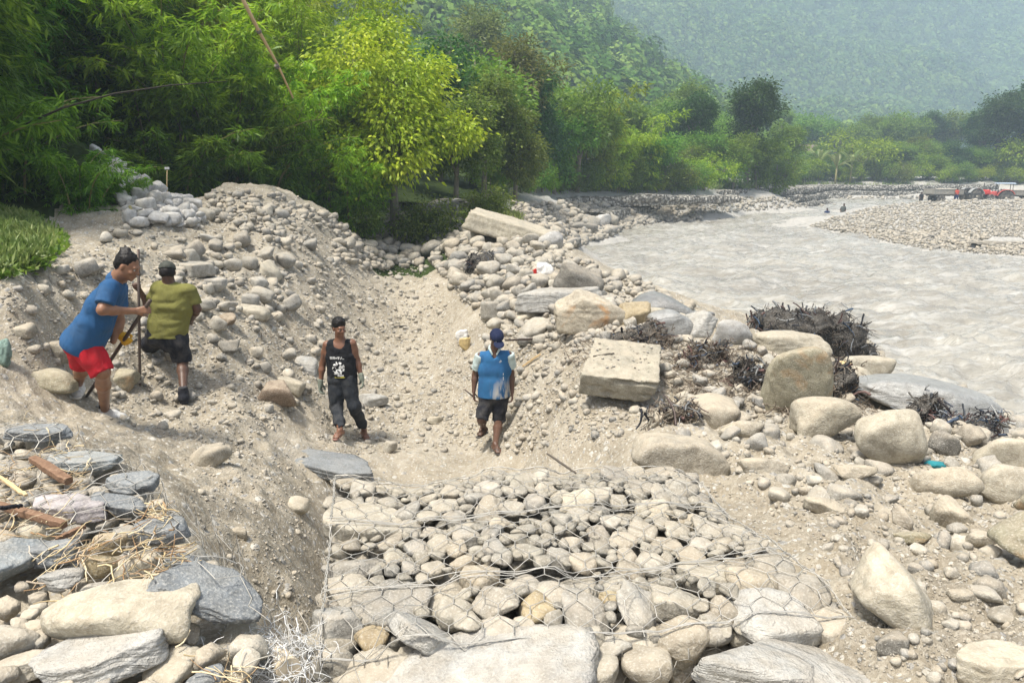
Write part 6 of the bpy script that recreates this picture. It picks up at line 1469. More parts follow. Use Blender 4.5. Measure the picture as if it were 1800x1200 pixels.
mb = MB(); bt, bb = Vector(P(243, 438, 8.18)), hit1(245, 676); bb = Vector(P(246, 674, 8.12)); mb.tube([bt, bt.lerp(bb, .5), bb + (bb - bt).normalized() * .05, bb + (bb - bt).normalized() * .22], [.0155, .0155, .0155, .008], 10)
tag(mb.build('iron_bar', STEEL, None, True), 'long upright iron bar standing between the two digging men', 'iron bar')

# ---------------- man in the black tank top
J = jp(9.55, 4.8, 530, 550, dict(head=(318, 128, -.02), neck=(325, 215, .0), shL=(215, 268, .0), shR=(428, 255, .0), elL=(178, 430, .05), wrL=(160, 590, .0), elR=(468, 400, .05), wrR=(505, 540, -.02),
     hipL=(300, 560, .0), hipR=(392, 560, .0), knL=(300, 800, -.06), anL=(325, 1008, .0), toL=(288, 1062, -.14), knR=(440, 780, -.08), anR=(528, 985, -.02), toR=(550, 1068, -.16)))
plant_foot(J, 'anR', 'toR'); plant_foot(J, 'anL', 'toL'); e3 = empty('person', (J['anR'].x, J['anR'].y, J['toR'].z)); tag(e3, 'man in black tank top, dark trousers and sandals standing in the channel', 'person')
J['front'] = Vector((0, -1, -.05)); lo, hi = bodybox(J); G = SDF(lo, hi, .0085); torso(G, J, -.012, wide=.92)
limb(G, J['shL'], J['elL'], J['wrL'], .056, .040, .041, .026); limb(G, J['shR'], J['elR'], J['wrR'], .056, .040, .041, .026)
limb(G, J['hipR'], J['knR'], J['anR'], .085, .055, .054, .034, k=.04); limb(G, J['hipL'], J['knL'], J['anL'], .085, .055, .054, .034, k=.04)
P_, M = add_head(G, J['head'], (.62, -.78, -.12), (0, 0, 1), 1.0, J['neck'], .056)
dA, sA, _ = foot(G, J['anR'], J['toR']); toes(G, J['toR'], dA, sA); dB, sB, _ = foot(G, J['anL'], J['toL']); toes(G, J['toL'], dB, sB)
obj_sdf(G, 'body', SK3, e3); eyes(e3, P_, e3.location)
glove(e3, J['wrL'], (-.05, -.12, -1), (.9, -.2, 0), -1, .42, GLV); glove(e3, J['wrR'], (.22, -.12, -1), (-.9, -.2, 0), 1, .42, GLV)
G = SDF(lo, hi, .0075); G.ell(P_(0, -.020, .060), (.090, .100, .092), M, .01); G.ell(P_(0, -.07, .0), (.07, .045, .07), M, .03)
rr_ = np.random.default_rng(3)
for i in range(26):
    a = rr_.uniform(0, 6.28); q = rr_.uniform(.2, 1); G.ell(P_(math.cos(a) * .078 * q, math.sin(a) * .088 * q - .010, .138 - .060 * q * q), (.024, .024, .022), M, .01)
G.ell(P_(0, .09, -.02), (.07, .05, .07), M, .01, 'sub'); obj_sdf(G, 'hair', HAIR, e3)
G = SDF(lo, hi, .0075); torso(G, J, .001, wide=.96, flat=.82); hem = (J['hipL'] + J['hipR']) / 2; ax_ = nrm(J['hipR'] - J['hipL'])
for q in (-.5, 0, .5): G.cone(hem + ax_ * .13 * q + Vector((0, 0, .2)), hem + ax_ * .13 * q + Vector((0, 0, .03)), .112, .122, .05)
G.clip(hem + Vector((0, 0, .035)), (0, 0, -1)); nk = J['neck']; G.cone(nk + Vector((0, -.10, -.035)), nk + Vector((0, .10, .06)), .082, .09, .01, 'sub')
for a in ('shL', 'shR'):
    s_ = 1 if a == 'shR' else -1; G.cone(J[a] + ax_ * s_ * .075 + Vector((0, 0, .12)), J[a] + ax_ * s_ * .062 + Vector((0, 0, -.13)), .085, .080, .01, 'sub')
G.wrinkle(.006, 10, 25, (1, 1, 1)); BLKT = cloth_mat('black_tank', (.010, .010, .012), (.03, .03, .03)); tank = link('tank_top', G.mesh('tank_top', BLKT, e3.location), None, e3)
def decal(par, bvh_mesh_obj, world_pts_fn, polys, mat, name):
    """printed marks laid on cloth: flat pieces projected on to the shirt front, 1.5 mm proud"""
    bv = bvh_of([bvh_mesh_obj]); org = par.location; mb = MB()
    for pl_ in polys:
        vs = []
        for (x, z) in pl_:
            w3 = world_pts_fn(x, z) - org; h = bv.ray_cast(w3 + Vector((0, -.5, 0)), Vector((0, 1, 0)))
            vs.append((h[0] + Vector((0, -.0025, 0))) if h[0] is not None else w3)
        mb.add(vs, [tuple(range(len(vs)))])
    o = mb.build(name, mat, None); o.parent = par; return o
WHT = cloth_mat('white_print', (.68, .68, .66), (.5, .5, .48), 40, .5)
ctr = Vector(((J['shL'].x + J['shR'].x) / 2, J['neck'].y, (J['shL'].z + hem.z) / 2)); fn = lambda x, z: ctr + Vector((x * 1.3, 0, z * 1.35))
polys = []
def rect(x, z, w_, h_): return [(x, z), (x + w_, z), (x + w_, z + h_), (x, z + h_)]
# upper line of block characters, built of strokes
strokes = [[rect(0, 0, .024, .005), rect(0, .010, .024, .005), rect(0, .020, .024, .005), rect(.010, 0, .005, .025)],
           [rect(0, .020, .024, .005), rect(0, 0, .005, .025), rect(.019, 0, .005, .025), rect(.008, .006, .009, .009)],
           [rect(.0, .006, .012, .014)], [rect(0, .020, .024, .005), rect(.009, 0, .006, .022), rect(0, .009, .024, .005)],
           [[(0, 0), (.005, 0), (.014, .025), (.010, .025)], [(.019, 0), (.024, 0), (.014, .025), (.010, .025)]], [rect(0, 0, .008, .008)]]
xx = -.088
for st_ in strokes:
    for pl_ in st_: polys.append([(xx + a, .050 + b) for a, b in pl_])
    xx += .030 if st_ is not strokes[2] else .018
# abstract drawing below: irregular pale patches
for i in range(64):
    a = rr_.uniform(0, 6.28); q = rr_.uniform(.1, 1) ** .6; cx_, cz_ = .062 * math.cos(a) * q - .004, -.035 + .068 * math.sin(a) * q; n_ = rr_.integers(4, 7); ra = rr_.uniform(.004, .013)
    polys.append([(cx_ + ra * math.cos(6.28 * k / n_ + i) * rr_.uniform(.6, 1.3), cz_ + ra * math.sin(6.28 * k / n_ + i) * rr_.uniform(.6, 1.3)) for k in range(n_)])
polys += [rect(-.012, -.118, .060, .014), rect(-.05, -.098, .03, .006)]
decal(e3, tank, fn, polys, WHT, 'print')
G = SDF(lo, hi, .0085)
for h_, k_, a_ in (('hipR', 'knR', 'anR'), ('hipL', 'knL', 'anL')):
    cp_ = J[a_] + Vector((0, 0, .045)); G.cone(J[h_] + Vector((0, 0, .02)), J[h_].lerp(J[k_], .5), .122, .108, .03); G.cone(J[h_].lerp(J[k_], .5), J[k_], .108, .088, .03); G.cone(J[k_], J[k_].lerp(J[a_], .7), .090, .074, .03); G.cone(J[k_].lerp(J[a_], .7), J[a_] , .074, .055, .02, cut=[(cp_, (0, 0, -1))])
for q in (-.5, .5): G.cone(hem + ax_ * .13 * q + Vector((0, 0, .06)), hem + ax_ * .13 * q, .108, .12, .05)
G.clip(hem + Vector((0, 0, .075)), (0, 0, 1)); G.wrinkle(.012, 9, 27, (1, 1, .6)); TRS = cloth_mat('charcoal_trousers', (.022, .025, .030), (.07, .07, .07), 9, .6); obj_sdf(G, 'trousers', TRS, e3)
mb = MB(); mb.tube([hem + Vector((.17 * math.cos(a), -.128 * math.sin(a) - .0, .062)) for a in np.linspace(0, math.pi, 14)], .010, 6); o = mb.build('waistband', cloth_mat('yellow_band', (.45, .40, .06)), None, True); child(o, e3)
PINK = cloth_mat('sandal', (.30, .16, .13), (.15, .09, .08))
def sandal(par, an, to, d, s, mat, nm='sandal'):
    to = Vector(to); G = SDF(np.array(to) - .3, np.array(to) + .3, .006); hl = to - d * .20; G.cone((hl.x, hl.y, to.z), to + d * .01, .036, .044, .02); G.clip((0, 0, to.z - .012), (0, 0, 1)); G.clip((0, 0, to.z - .032), (0, 0, -1)); o = obj_sdf(G, nm, mat, par)
    mb = MB()
    for q in (-1, 1): mb.tube([to - d * .085 + s * q * .045 + Vector((0, 0, -.012)), to - d * .06 + s * q * .034 + Vector((0, 0, .030)), to - d * .012 + s * .008 + Vector((0, 0, .022)), to + d * .004 + Vector((0, 0, -.012))], .0065, 6)
    o2 = mb.build('strap', mat, None, True); o2.parent = o; o2.location = -par.location; return o
sandal(e3, J['anR'], J['toR'], dA, sA, PINK); sandal(e3, J['anL'], J['toL'], dB, sB, PINK)

# ---------------- man with the navy cap
J = jp(9.4, 4.8, 790, 560, dict(head=(398, 165, -.06), neck=(382, 262, .0), shL=(262, 318, .0), shR=(500, 308, .0), elL=(218, 470, .06), wrL=(205, 615, -.02), elR=(522, 460, .06), wrR=(530, 620, -.02),
     hipL=(320, 665, .0), hipR=(428, 665, .0), knL=(272, 850, -.12), anL=(285, 905, .22), toL=(238, 985, .10), knR=(415, 865, -.02), anR=(388, 1080, .0), toR=(418, 1140, -.15)))
plant_foot(J, 'anR', 'toR'); e4 = empty('person', (J['anR'].x, J['anR'].y, J['toR'].z)); tag(e4, 'man with navy cap, blue polo with pale sleeves and black shorts walking forward', 'person')
J['front'] = Vector((0, -1, -.05)); lo, hi = bodybox(J); G = SDF(lo, hi, .0085); torso(G, J, -.012, wide=.93)
limb(G, J['shL'], J['elL'], J['wrL'], .055, .040, .041, .026); limb(G, J['shR'], J['elR'], J['wrR'], .055, .040, .041, .026)
limb(G, J['hipR'], J['knR'], J['anR'], .085, .056, .055, .034, k=.04); limb(G, J['hipL'], J['knL'], J['anL'], .085, .056, .055, .034, k=.04)
P_, M = add_head(G, J['head'], (.22, -.72, -.62), (.1, -.55, .8), 1.0, J['neck'], .056)
add_hand(G, J['wrL'], (.02, -.15, -1), (.9, -.1, 0), -1, 1.0, .5, fr=.0105); add_hand(G, J['wrR'], (.02, -.15, -1), (-.9, -.1, 0), 1, 1.0, .5, fr=.0105)
dA, sA, _ = foot(G, J['anR'], J['toR']); toes(G, J['toR'], dA, sA); J['toL'] = J['anL'] + Vector((-.06, -.10, -.10)); dB, sB, _ = foot(G, J['anL'], J['toL'])
obj_sdf(G, 'body', SK2, e4); eyes(e4, P_, e4.location)
G = SDF(lo, hi, .008); G.ell(P_(0, -.03, .0), (.083, .082, .075), M, .01); G.ell(P_(0, .08, -.02), (.08, .06, .09), M, .01, 'sub'); obj_sdf(G, 'hair', HAIR, e4)
NAVY = cloth_mat('navy_cap', (.012, .018, .05), (.035, .04, .07), 30, .5); cp_o = cap(e4, P_, M, NAVY, lo, hi)
mb = MB(); c0 = P_(.035, .100, .068); r_ax, f_ax, u_ax = [Vector(M[:, i]) for i in range(3)]
mb.add([c0 + r_ax * a + u_ax * b + f_ax * .004 for a, b in ((-.012, -.004), (.0, .003), (.012, .008), (.006, -.004))], [(0, 1, 2, 3)]); o = mb.build('emblem', WHT, None); o.parent = cp_o; o.location = -e4.location
G = SDF(lo, hi, .0075); torso(G, J, .008, wide=.90, flat=.90); hem = (J['hipL'] + J['hipR']) / 2; ax_ = nrm(J['hipR'] - J['hipL'])
for q in (-.5, 0, .5): G.cone(hem + ax_ * .14 * q + Vector((0, 0, .22)), hem + ax_ * .14 * q + Vector((0, 0, .0)), .122, .136, .05)
G.clip(hem + Vector((0, 0, .015)), (0, 0, -1)); nk = J['neck']
G.cone(nk + Vector((0, -.09, -.06)), nk + Vector((0, .0, .10)), .030, .075, .01, 'sub'); G.wrinkle(.006, 7, 35, (1.4, 1, .5))
t = NT('blue_polo_faded'); n = t.noise(t.pos(), 6, 5, .65); c = t.mix(t.rng(n, .4, .7), (.028, .12, .26), (.022, .08, .19)); sx = t.n('ShaderNodeSeparateXYZ'); t.l(t.coord('Object'), sx.inputs[0])
hz = float((hem + Vector((0, 0, .2)) - e4.location).z); hx = float(hem.x - e4.location.x)
m1 = t.math('MULTIPLY', t.rng(sx.outputs[2], hz + .12, hz - .10), t.rng(sx.outputs[0], hx - .06, hx + .06)); m1 = t.math('MULTIPLY', m1, t.rng(t.noise(t.scalev(t.pos(), (3.2, 3.2, .8)), 7, 3), .40, .55))
c = t.mix(m1, c, (.42, .40, .36)); POLO = t.done(t.pbr(c, .9, t.bump(n, .4, .02), .2)); sh = obj_sdf(G, 'shirt', POLO, e4)
PALE = cloth_mat('pale_sleeve', (.42, .50, .48), (.30, .36, .35), 14, .5)
for a, b in (('shR', 'elR'), ('shL', 'elL')):
    G = SDF(lo, hi, .0085); p1 = J[a].lerp(J[b], .72); dd = J[b] - J[a]; G.cone(J[a] + Vector((0, 0, .0)), p1 + dd * .2, .080, .076, .02, cut=[(p1, dd), (J[a] - dd * .10, -dd)]); G.wrinkle(.006, 14, 6); obj_sdf(G, 'sleeve', PALE, sh)
for sgn in (-1, 1):
    mb = MB(); mb.tube([nk + Vector((sgn * .062, .045, .045)), nk + Vector((sgn * .070, -.03, .028)), nk + Vector((sgn * .028, -.105, -.04))], [.016, .018, .010], 8); o = mb.build('collar', PALE, None, True); o.parent = sh; o.location = -e4.location
ctr = Vector(((J['shL'].x + J['shR'].x) / 2, nk.y, nk.z)); fn = lambda x, z: ctr + Vector((x, 0, z))
decal(e4, sh, fn, [rect(.062, -.135, .030, .004), rect(.062, -.143, .024, .003), [(.070, -.128), (.080, -.112), (.086, -.128)], [(.088, -.128), (.092, -.115), (.096, -.128)], rect(.112, -.38, .006, .05), rect(.112, -.31, .006, .03)], WHT, 'print')
obj_sdf(shorts(J, lo, hi, -.012, .0, 42, hem), 'shorts', BLK, e4)
SND = cloth_mat('dark_sandal', (.06, .055, .05), (.15, .13, .11)); sandal(e4, J['anR'], J['toR'], dA, sA, SND); sandal(e4, J['anL'], J['toL'], dB, sB, SND)
mb = MB(); q = J['wrL'] + Vector((.0, -.03, -.06)); mb.tube([q + Vector((-.12, 0, .10)), q + Vector((.02, 0, -.02))], [.010, .012], 8); tag(mb.build('chisel', STEEL, None, True), 'short dark tool held in the hand of the man with the navy cap', 'tool')

# ---------------- small figures across the river
def far_person(px, d, zfoot, h, shirt, trous, label, bend=0.0, wade=0):
    x = P(px, 350, d)[0]; z0 = zfoot; s = h / 1.7; e = empty('person', (x, d, z0)); tag(e, label, 'person'); J = {}
    def q(a, b, c): return Vector((x + a * s + bend * max(c - .9, 0) * s, d + b * s, z0 + c * s))
    J = dict(head=q(0, -.02, 1.6), neck=q(0, 0, 1.44), shL=q(-.17, 0, 1.38), shR=q(.17, 0, 1.38), hipL=q(-.09, 0, .9), hipR=q(.09, 0, .9), knL=q(-.14, 0, .48), knR=q(.14, 0, .48), anL=q(-.20, 0, .08), anR=q(.20, 0, .08), toL=q(-.24, -.12, .02), toR=q(.24, -.12, .02), elL=q(-.28, 0, 1.12), elR=q(.28, 0, 1.12), wrL=q(-.20, -.16, .95), wrR=q(.20, -.16, .95)); J['front'] = Vector((0, -1, 0)); lo, hi = bodybox({k: v for k, v in J.items() if k != 'front'}, .22)
    G = SDF(lo, hi, .016 * s + .004); torso(G, J, 0, wide=.95)
    for a, b, c in (('shL', 'elL', 'wrL'), ('shR', 'elR', 'wrR')): limb(G, J[a], J[b], J[c], .055, .042, .042, .03)
    for a, b, c, t_ in (('hipL', 'knL', 'anL', 'toL'), ('hipR', 'knR', 'anR', 'toR')): limb(G, J[a], J[b], J[c], .09, .06, .058, .038); foot(G, J[c], J[t_])
    for w_ in ('wrL', 'wrR'): add_hand(G, J[w_], (0, -.5, -.8), (0, -.8, .4), 1, 1.0, .5, fr=.012)
    Pf, Mf = add_head(G, J['head'], (0, -1, -.2), (0, 0, 1), 1.0, J['neck']); obj_sdf(G, 'body', SK2, e)
    G = SDF(lo, hi, .018); G.ell(Pf(0, -.03, .05), (.088, .098, .088), Mf); obj_sdf(G, 'hair', HAIR, e)
    G = SDF(lo, hi, .018); torso(G, J, .02, wide=1.0)
    for a, b in (('shL', 'elL'), ('shR', 'elR')): G.cone(J[a], J[a].lerp(J[b], .6), .075, .075, .03)
    obj_sdf(G, 'shirt', shirt, e); G = SDF(lo, hi, .018)
    for a, b, c in (('hipL', 'knL', 'anL'), ('hipR', 'knR', 'anR')): limb(G, J[a], J[b], J[c].lerp(J[b], .1), .11, .085, .08, .06)
    obj_sdf(G, 'trousers', trous, e); return e
DBL = cloth_mat('dark_blue_cloth', (.02, .035, .10), (.03, .04, .06)); GRC = cloth_mat('grey_cloth', (.10, .11, .10), (.06, .06, .06))
far_person(1456, 68, -.95, 1.62, DBL, BLK, 'distant wader in dark blue standing in the river, left one of two')
far_person(1483, 73, -.80, 1.66, GRC, BLK, 'distant wader in grey and black leaning in the river, right one of two', bend=.15)
x_, y_ = P(1619, 355, 84)[:2]; far_person(1619, 84, float(height(x_, y_)) + .02, 1.35, DK, BLK, 'small distant person in black standing astride on the gravel bar left of the trailer')
print('people', round(time.time() - T0, 1))
# ------------------------------------------------------------------ stepped gabion walls of the far bank
t = NT('far_gabion'); p = t.pos(); cc = t.voro(p, 4.2, 'F1', 'Color'); dd_ = t.voro(p, 4.2, 'F1'); sp = t.n('ShaderNodeSeparateColor'); t.l(cc, sp.inputs[0])
c = t.ramp(sp.outputs[0], [(0, (.28, .265, .235)), (.5, (.40, .38, .335)), (1, (.52, .50, .44))]); c = t.mix(t.rng(dd_, .35, .62), c, (.14, .13, .11))
FGAB = t.done(t.pbr(c, .95, t.bump(dd_, 1.0, -.25), .15))
def gwall(pts, z0, tiers, th, label, step=.55, hgt=.95):
    """pts: world (x,y) polyline of the foot, tiers stacked and stepped back"""
    pts = [np.array(q, float) for q in pts]; e = empty('gabion_wall', (pts[0][0], pts[0][1], z0)); tag(e, label, 'gabion wall', 'gabion walls of the far bank')
    cum = np.concatenate([[0], np.cumsum([np.linalg.norm(b - a) for a, b in zip(pts[:-1], pts[1:])])]); Lt = cum[-1]; X_ = np.array([q[0] for q in pts]); Y_ = np.array([q[1] for q in pts])
    for k in range(tiers):
        n = max(int(Lt / .35), 8); s = np.linspace(0, Lt, n); x = np.interp(s, cum, X_); y = np.interp(s, cum, Y_); tx, ty = np.gradient(x), np.gradient(y); ln = np.hypot(tx, ty); nx, ny = -ty / ln, tx / ln
        if ny.mean() < 0: nx, ny = -nx, -ny
        prof = [(0, 0), (-.10, .25), (-.12, .6), (-.03, .95), (.10, 1.0), (th * .5, 1.02), (th, 1.0), (th, 0)]; rows = []
        for j, (a, b) in enumerate(prof):
            jt = fbm(s * 1.3, np.full(n, j * 3.1 + k * 7), seed=70 + k, oct=3) * .10; seam = -.06 * (np.abs((s % 2.0) - 1.0) > .93)
            o_ = a + k * step + (jt if 0 < j < 7 else 0) - seam; zz = z0 + k * hgt + b * hgt + (fbm(s * .4, np.full(n, k * 3.3), seed=80, oct=3) * .16) * (1 if j > 0 or k > 0 else 0)
            rows.append(np.stack([x + nx * o_, y + ny * o_, zz], 1))
        V = np.stack(rows, 0); m = len(prof); idx = np.arange(m * n).reshape(m, n); F = np.stack([idx[:-1, :-1], idx[:-1, 1:], idx[1:, 1:], idx[1:, :-1]], -1).reshape(-1, 4)
        link('tier', mesh_np('tier', V.reshape(-1, 3) - np.array(e.location), F, False, FGAB), None, e)
def w2(px, py, z): q = flatpt(px, py, z); return (q[0], q[1])
gwall([w2(1068, 401, -.2), w2(1110, 395, -.2), w2(1158, 388, -.2)], -.25, 1, 2.0, 'low gabion step at the water on the far bend, near end', hgt=.80)
gwall([w2(1060, 383, .9), w2(1110, 375, .9), w2(1160, 370, .9)], .5, 1, 2.2, 'upper gabion step above the low one on the far bend', hgt=.75)
gwall([w2(1195, 389, -.2), w2(1270, 382, -.2), w2(1350, 374, -.2), w2(1425, 367, -.2), w2(1462, 362, -.2)], -.3, 3, 2.5, 'long three stepped gabion wall along the far bank of the river', hgt=.80)
gwall([w2(868, 362, 1.5), w2(905, 366, 1.5), w2(950, 362, 1.5)], 1.4, 1, 1.2, 'short dark gabion wall in the shade under the trees', hgt=1.0)
gwall([w2(960, 357, 1.9), w2(1050, 352, 1.9), w2(1160, 350, 1.9), w2(1235, 347, 1.9), w2(1300, 345, 1.9)], 1.4, 1, 1.4, 'low brown gabion wall running along the foot of the far trees', hgt=.7)
gwall([w2(740, 392, 2.2), w2(790, 388, 2.2), w2(830, 384, 2.2)], 1.9, 1, 1.0, 'dark old gabion wall at the end of the channel below the yellow tree', hgt=1.0)
x0, x1 = P(1335, 350, 107)[0], P(1650, 350, 109)[0]; gwall([(x0, 104), (x0 + (x1 - x0) * .5, 108), (x1 + 9, 109)], -.4, 3, 2.5, 'distant gabion wall behind the gravel bar', hgt=.78)
# ------------------------------------------------------------------ tractors and trailers
def paint(name, col, rough=.4, metal=0.0, dust=.5):
    t = NT(name); c = t.mix(t.math('MULTIPLY', t.rng(t.noise(t.pos(), 3, 5, .7), .45, .7), dust), col, (.38, .34, .28)); return t.done(t.pbr(c, rough, None, .5, metal))
REDP = paint('red_paint', (.62, .035, .025), dust=.25); PINKP = paint('pink_red_paint', (.55, .07, .06), dust=.35); GREYP = paint('grey_paint', (.30, .30, .28)); TYRE = paint('tyre_rubber', (.05, .048, .044), .9, dust=.7); RIM = paint('pale_rim', (.46, .42, .33)); BLK2 = paint('black_metal', (.02, .02, .02), dust=.2)
ROOFP = paint('blue_white_canopy', (.42, .50, .58), dust=.2); TRP = paint('trailer_steel', (.25, .235, .20), .8); GLS = paint('dark_glass', (.03, .045, .05), .1, dust=.1); DTR = paint('dusty_steel_dark', (.06, .055, .05), .8)
def wheel(par, c, r, w_, ry=0):
    prof = [(-w_ / 2, r * .55), (-w_ / 2, r * .9), (-w_ * .35, r), (w_ * .35, r), (w_ / 2, r * .9), (w_ / 2, r * .55)]; mb = MB(); mb.lathe(prof, (0, 0, 0), 'Y', 28)
    for k in range(22):
        a = 2 * math.pi * k / 22; mb.box((math.cos(a) * r, 0, math.sin(a) * r), (.07 * r * 2 * .6, w_ * .92, .05), Matrix.Rotation(-a + math.pi / 2, 3, 'Y') @ Matrix.Rotation(.35 * (1 if k % 2 else -1), 3, 'Z'))
    wh_ = empty('wheel', c); wh_.parent = par; o = mb.build('tyre', TYRE, wh_, False)
    mb = MB(); mb.lathe([(-w_ * .42, r * .2), (-w_ * .30, r * .58), (w_ * .30, r * .58), (w_ * .42, r * .2)], (0, 0, 0), 'Y', 20); mb.lathe([(-w_ * .55, r * .13), (w_ * .55, r * .13)], (0, 0, 0), 'Y', 12); mb.build('rim', RIM, wh_)
def tractor(loc, rz, canopy, label, mat):
    e = empty('tractor', loc, rz); tag(e, label, 'tractor')       # faces +x
    mb = MB(); mb.box((1.15, 0, 1.12), (1.35, .62, .52), bev=.12); mb.box((1.80, 0, 1.06), (.10, .60, .56), bev=.03); mb.build('bonnet', mat, e)
    mb = MB(); mb.box((.95, 0, .72), (1.9, .38, .42), bev=.05); mb.box((-.15, 0, .75), (.9, .55, .5), bev=.08); mb.box((1.75, 0, .58), (.30, .9, .14), bev=.03); mb.box((.9, .28, .78), (.5, .18, .30), bev=.03); mb.build('chassis', BLK2, e)
    mb = MB(); mb.box((1.86, 0, 1.10), (.03, .42, .38), bev=.01); mb.build('grille', BLK2, e)
    for s_ in (-1, 1):
        mb = MB(); mb.lathe([(0, .075), (.05, .085), (.06, .05)], (1.86, s_ * .20, 1.22), 'X', 16); mb.build('headlight', paint('lamp_glass', (.75, .73, .65), .15, dust=0), e)
        mb = MB(); pts = [(-.15 + .86 * math.cos(a), s_ * .80, .72 + .86 * math.sin(a)) for a in np.linspace(.25, 2.7, 14)]
        for a, b in zip(pts[:-1], pts[1:]):
            v = Vector(b) - Vector(a); mb.box((Vector(a) + Vector(b)) / 2, (v.length * 1.06, .46, .045), Matrix.Rotation(-math.atan2(v.z, v.x), 3, 'Y'))
        mb.build('fender', mat if canopy else GREYP, e); wheel(e, (-.15, s_ * .80, .72), .72, .38); wheel(e, (1.68, s_ * .66, .44), .44, .26)
    mb = MB(); mb.tube([(1.35, .15, 1.3), (1.35, .15, 1.95), (1.30, .15, 2.10)], [.035, .035, .04], 8); mb.build('exhaust', BLK2, e)
    mb = MB(); mb.box((-.30, 0, 1.10), (.42, .46, .12), bev=.04); mb.box((-.50, 0, 1.35), (.10, .44, .42), bev=.04); mb.build('seat', BLK2, e)
    mb = MB(); mb.tube([(.45, 0, 1.1), (.22, 0, 1.50)], .025, 8); mb.tube([(.22 + .05 * math.cos(a), .19 * math.sin(a), 1.50 + .18 * math.cos(a)) for a in np.linspace(0, 2 * math.pi, 20)], .015, 6); mb.build('steering_wheel', BLK2, e)
    if canopy:
        cn = empty('canopy', (0, 0, 0)); cn.parent = e; mb = MB(); mb.box((-.05, 0, 2.28), (1.75, 1.50, .09), bev=.04); mb.box((-.05, 0, 2.22), (1.82, 1.56, .06), bev=.02); mb.build('roof', ROOFP, cn)
        for x in (-.75, .65):
            for s_ in (-1, 1): mb = MB(); mb.tube([(x, s_ * .62, 1.1), (x * .95, s_ * .62, 2.25)], .032, 8); mb.build('post', BLK2, cn)
        mb = MB(); mb.box((.68, 0, 1.85), (.02, 1.1, .55)); mb.build('windscreen', GLS, cn)
    return e
def trailer(loc, rz, label):
    e = empty('trailer', loc, rz); tag(e, label, 'trailer')
    mb = MB(); mb.box((0, 0, .98), (3.3, 1.8, .10)); mb.build('floor', TRP, e)
    for s_ in (-1, 1):
        mb = MB(); mb.box((0, s_ * .92, 1.25), (3.3, .05, .48)); 
        for k in range(7): mb.box((-1.6 + k * .533, s_ * .96, 1.25), (.06, .05, .50))
        mb.box((0, s_ * .955, 1.50), (3.34, .07, .05)); mb.build('side_board', TRP, e)
    for x in (-1.67, 1.67): mb = MB(); mb.box((x, 0, 1.25), (.05, 1.79, .48)); mb.build('end_board', TRP, e)
    mb = MB(); mb.box((-.1, -.4, .86), (3.2, .10, .14)); mb.box((-.1, .4, .86), (3.2, .10, .14)); mb.box((-.7, 0, .62), (.10, 1.5, .10)); mb.box((1.95, 0, .84), (.8, .09, .09)); mb.box((1.3, 0, .55), (.08, .08, .5)); mb.build('chassis', DTR, e)
    for s_ in (-1, 1): wheel(e, (-.7, s_ * .78, .45), .45, .26)
    V, F = rock_verts(700, 4, 'cobble'); V = V * np.array([2.9, 1.6, .55]) + np.array([0, 0, 1.30]); V[:, 2] += .05 * fbm(V[:, 0] * 5, V[:, 1] * 5, seed=4, oct=3)
    o = link('load', mesh_np('load', V, F, True, M_STI), None, e); return e
def gz(px, d): x = P(px, 350, d)[0]; return (x, d, float(height(x, d)) - .05)
a = gz(1708, 82); tractor(a, R(4), False, 'red tractor without a roof parked on the gravel bar, hitched to a grey trailer', REDP)
b = gz(1762, 83.5); tractor(b, R(158), True, 'red tractor with pale blue canopy parked nose to nose beside the open one', PINKP)
a2 = gz(1657, 82); trailer((a2[0], 82, a[2] - .05), R(3), 'grey steel trailer loaded with stones behind the roofless tractor')
b2 = gz(1812, 82.5); trailer((b2[0], 84.2, b[2]), R(176), 'grey trailer at the right edge behind the canopy tractor')
q = gz(1681, 81); far_person(1681, 81, q[2] + .25, 1.2, cloth_mat('orange_red_shirt', (.50, .09, .06)), DBL, 'person in orange red shirt sitting low beside the trailer drawbar')
# ------------------------------------------------------------------ house, fence
hx, hy = P(1405, 270, 119)[0], 123.0; hz_ = float(height(hx, hy)) - 1.6; e = empty('house', (hx, hy, hz_)); tag(e, 'small house with rusty brown roof half hidden among trees of the distant bank', 'house')
WALLP = paint('house_plaster', (.22, .21, .18), .9); RROOF = paint('rusty_roof', (.12, .085, .07), .8, dust=.3)
mb = MB(); mb.box((0, 0, 2.4), (7.5, 5, 5.2), bev=.02); mb.build('wall', WALLP, e)
mb = MB(); mb.add([(-4.4, -3.2, 4.9), (4.4, -3.2, 4.9), (4.4, 0, 6.9), (-4.4, 0, 6.9), (4.4, 3.2, 4.9), (-4.4, 3.2, 4.9), (-4.4, -3.2, 5.02), (4.4, -3.2, 5.02), (4.4, 0, 7.02), (-4.4, 0, 7.02), (4.4, 3.2, 5.02), (-4.4, 3.2, 5.02)], [(0, 1, 2, 3), (3, 2, 4, 5), (6, 9, 8, 7), (9, 11, 10, 8), (0, 6, 7, 1), (4, 10, 11, 5), (1, 7, 8, 2), (2, 8, 10, 4), (0, 3, 9, 6), (3, 5, 11, 9)]); mb.build('roof', RROOF, e)
for x in (-2.2, 0, 2.2):
    mb = MB(); mb.box((x, -2.56, 3.6), (1.1, .10, 1.2)); w_ = mb.build('window', GLS, e); mb = MB()
    for (a, b, c_, d_) in ((x, 4.22, 1.26, .08), (x, 2.98, 1.26, .08), (x - .59, 3.6, .08, 1.16), (x + .59, 3.6, .08, 1.16), (x, 3.6, .05, 1.16)): mb.box((a, -2.60, b), (c_, .10, d_))
    mb.build('frame', CLOTHW, w_)
mb = MB(); mb.box((3.1, -2.56, 1.2), (1.0, .10, 2.1)); mb.build('door', RROOF, e)
q = P(1195, 268, 71.5); e = empty('fence', (q[0], q[1], q[2] - 3.0)); tag(e, 'short white railing showing through the trees of the far bank', 'fence')
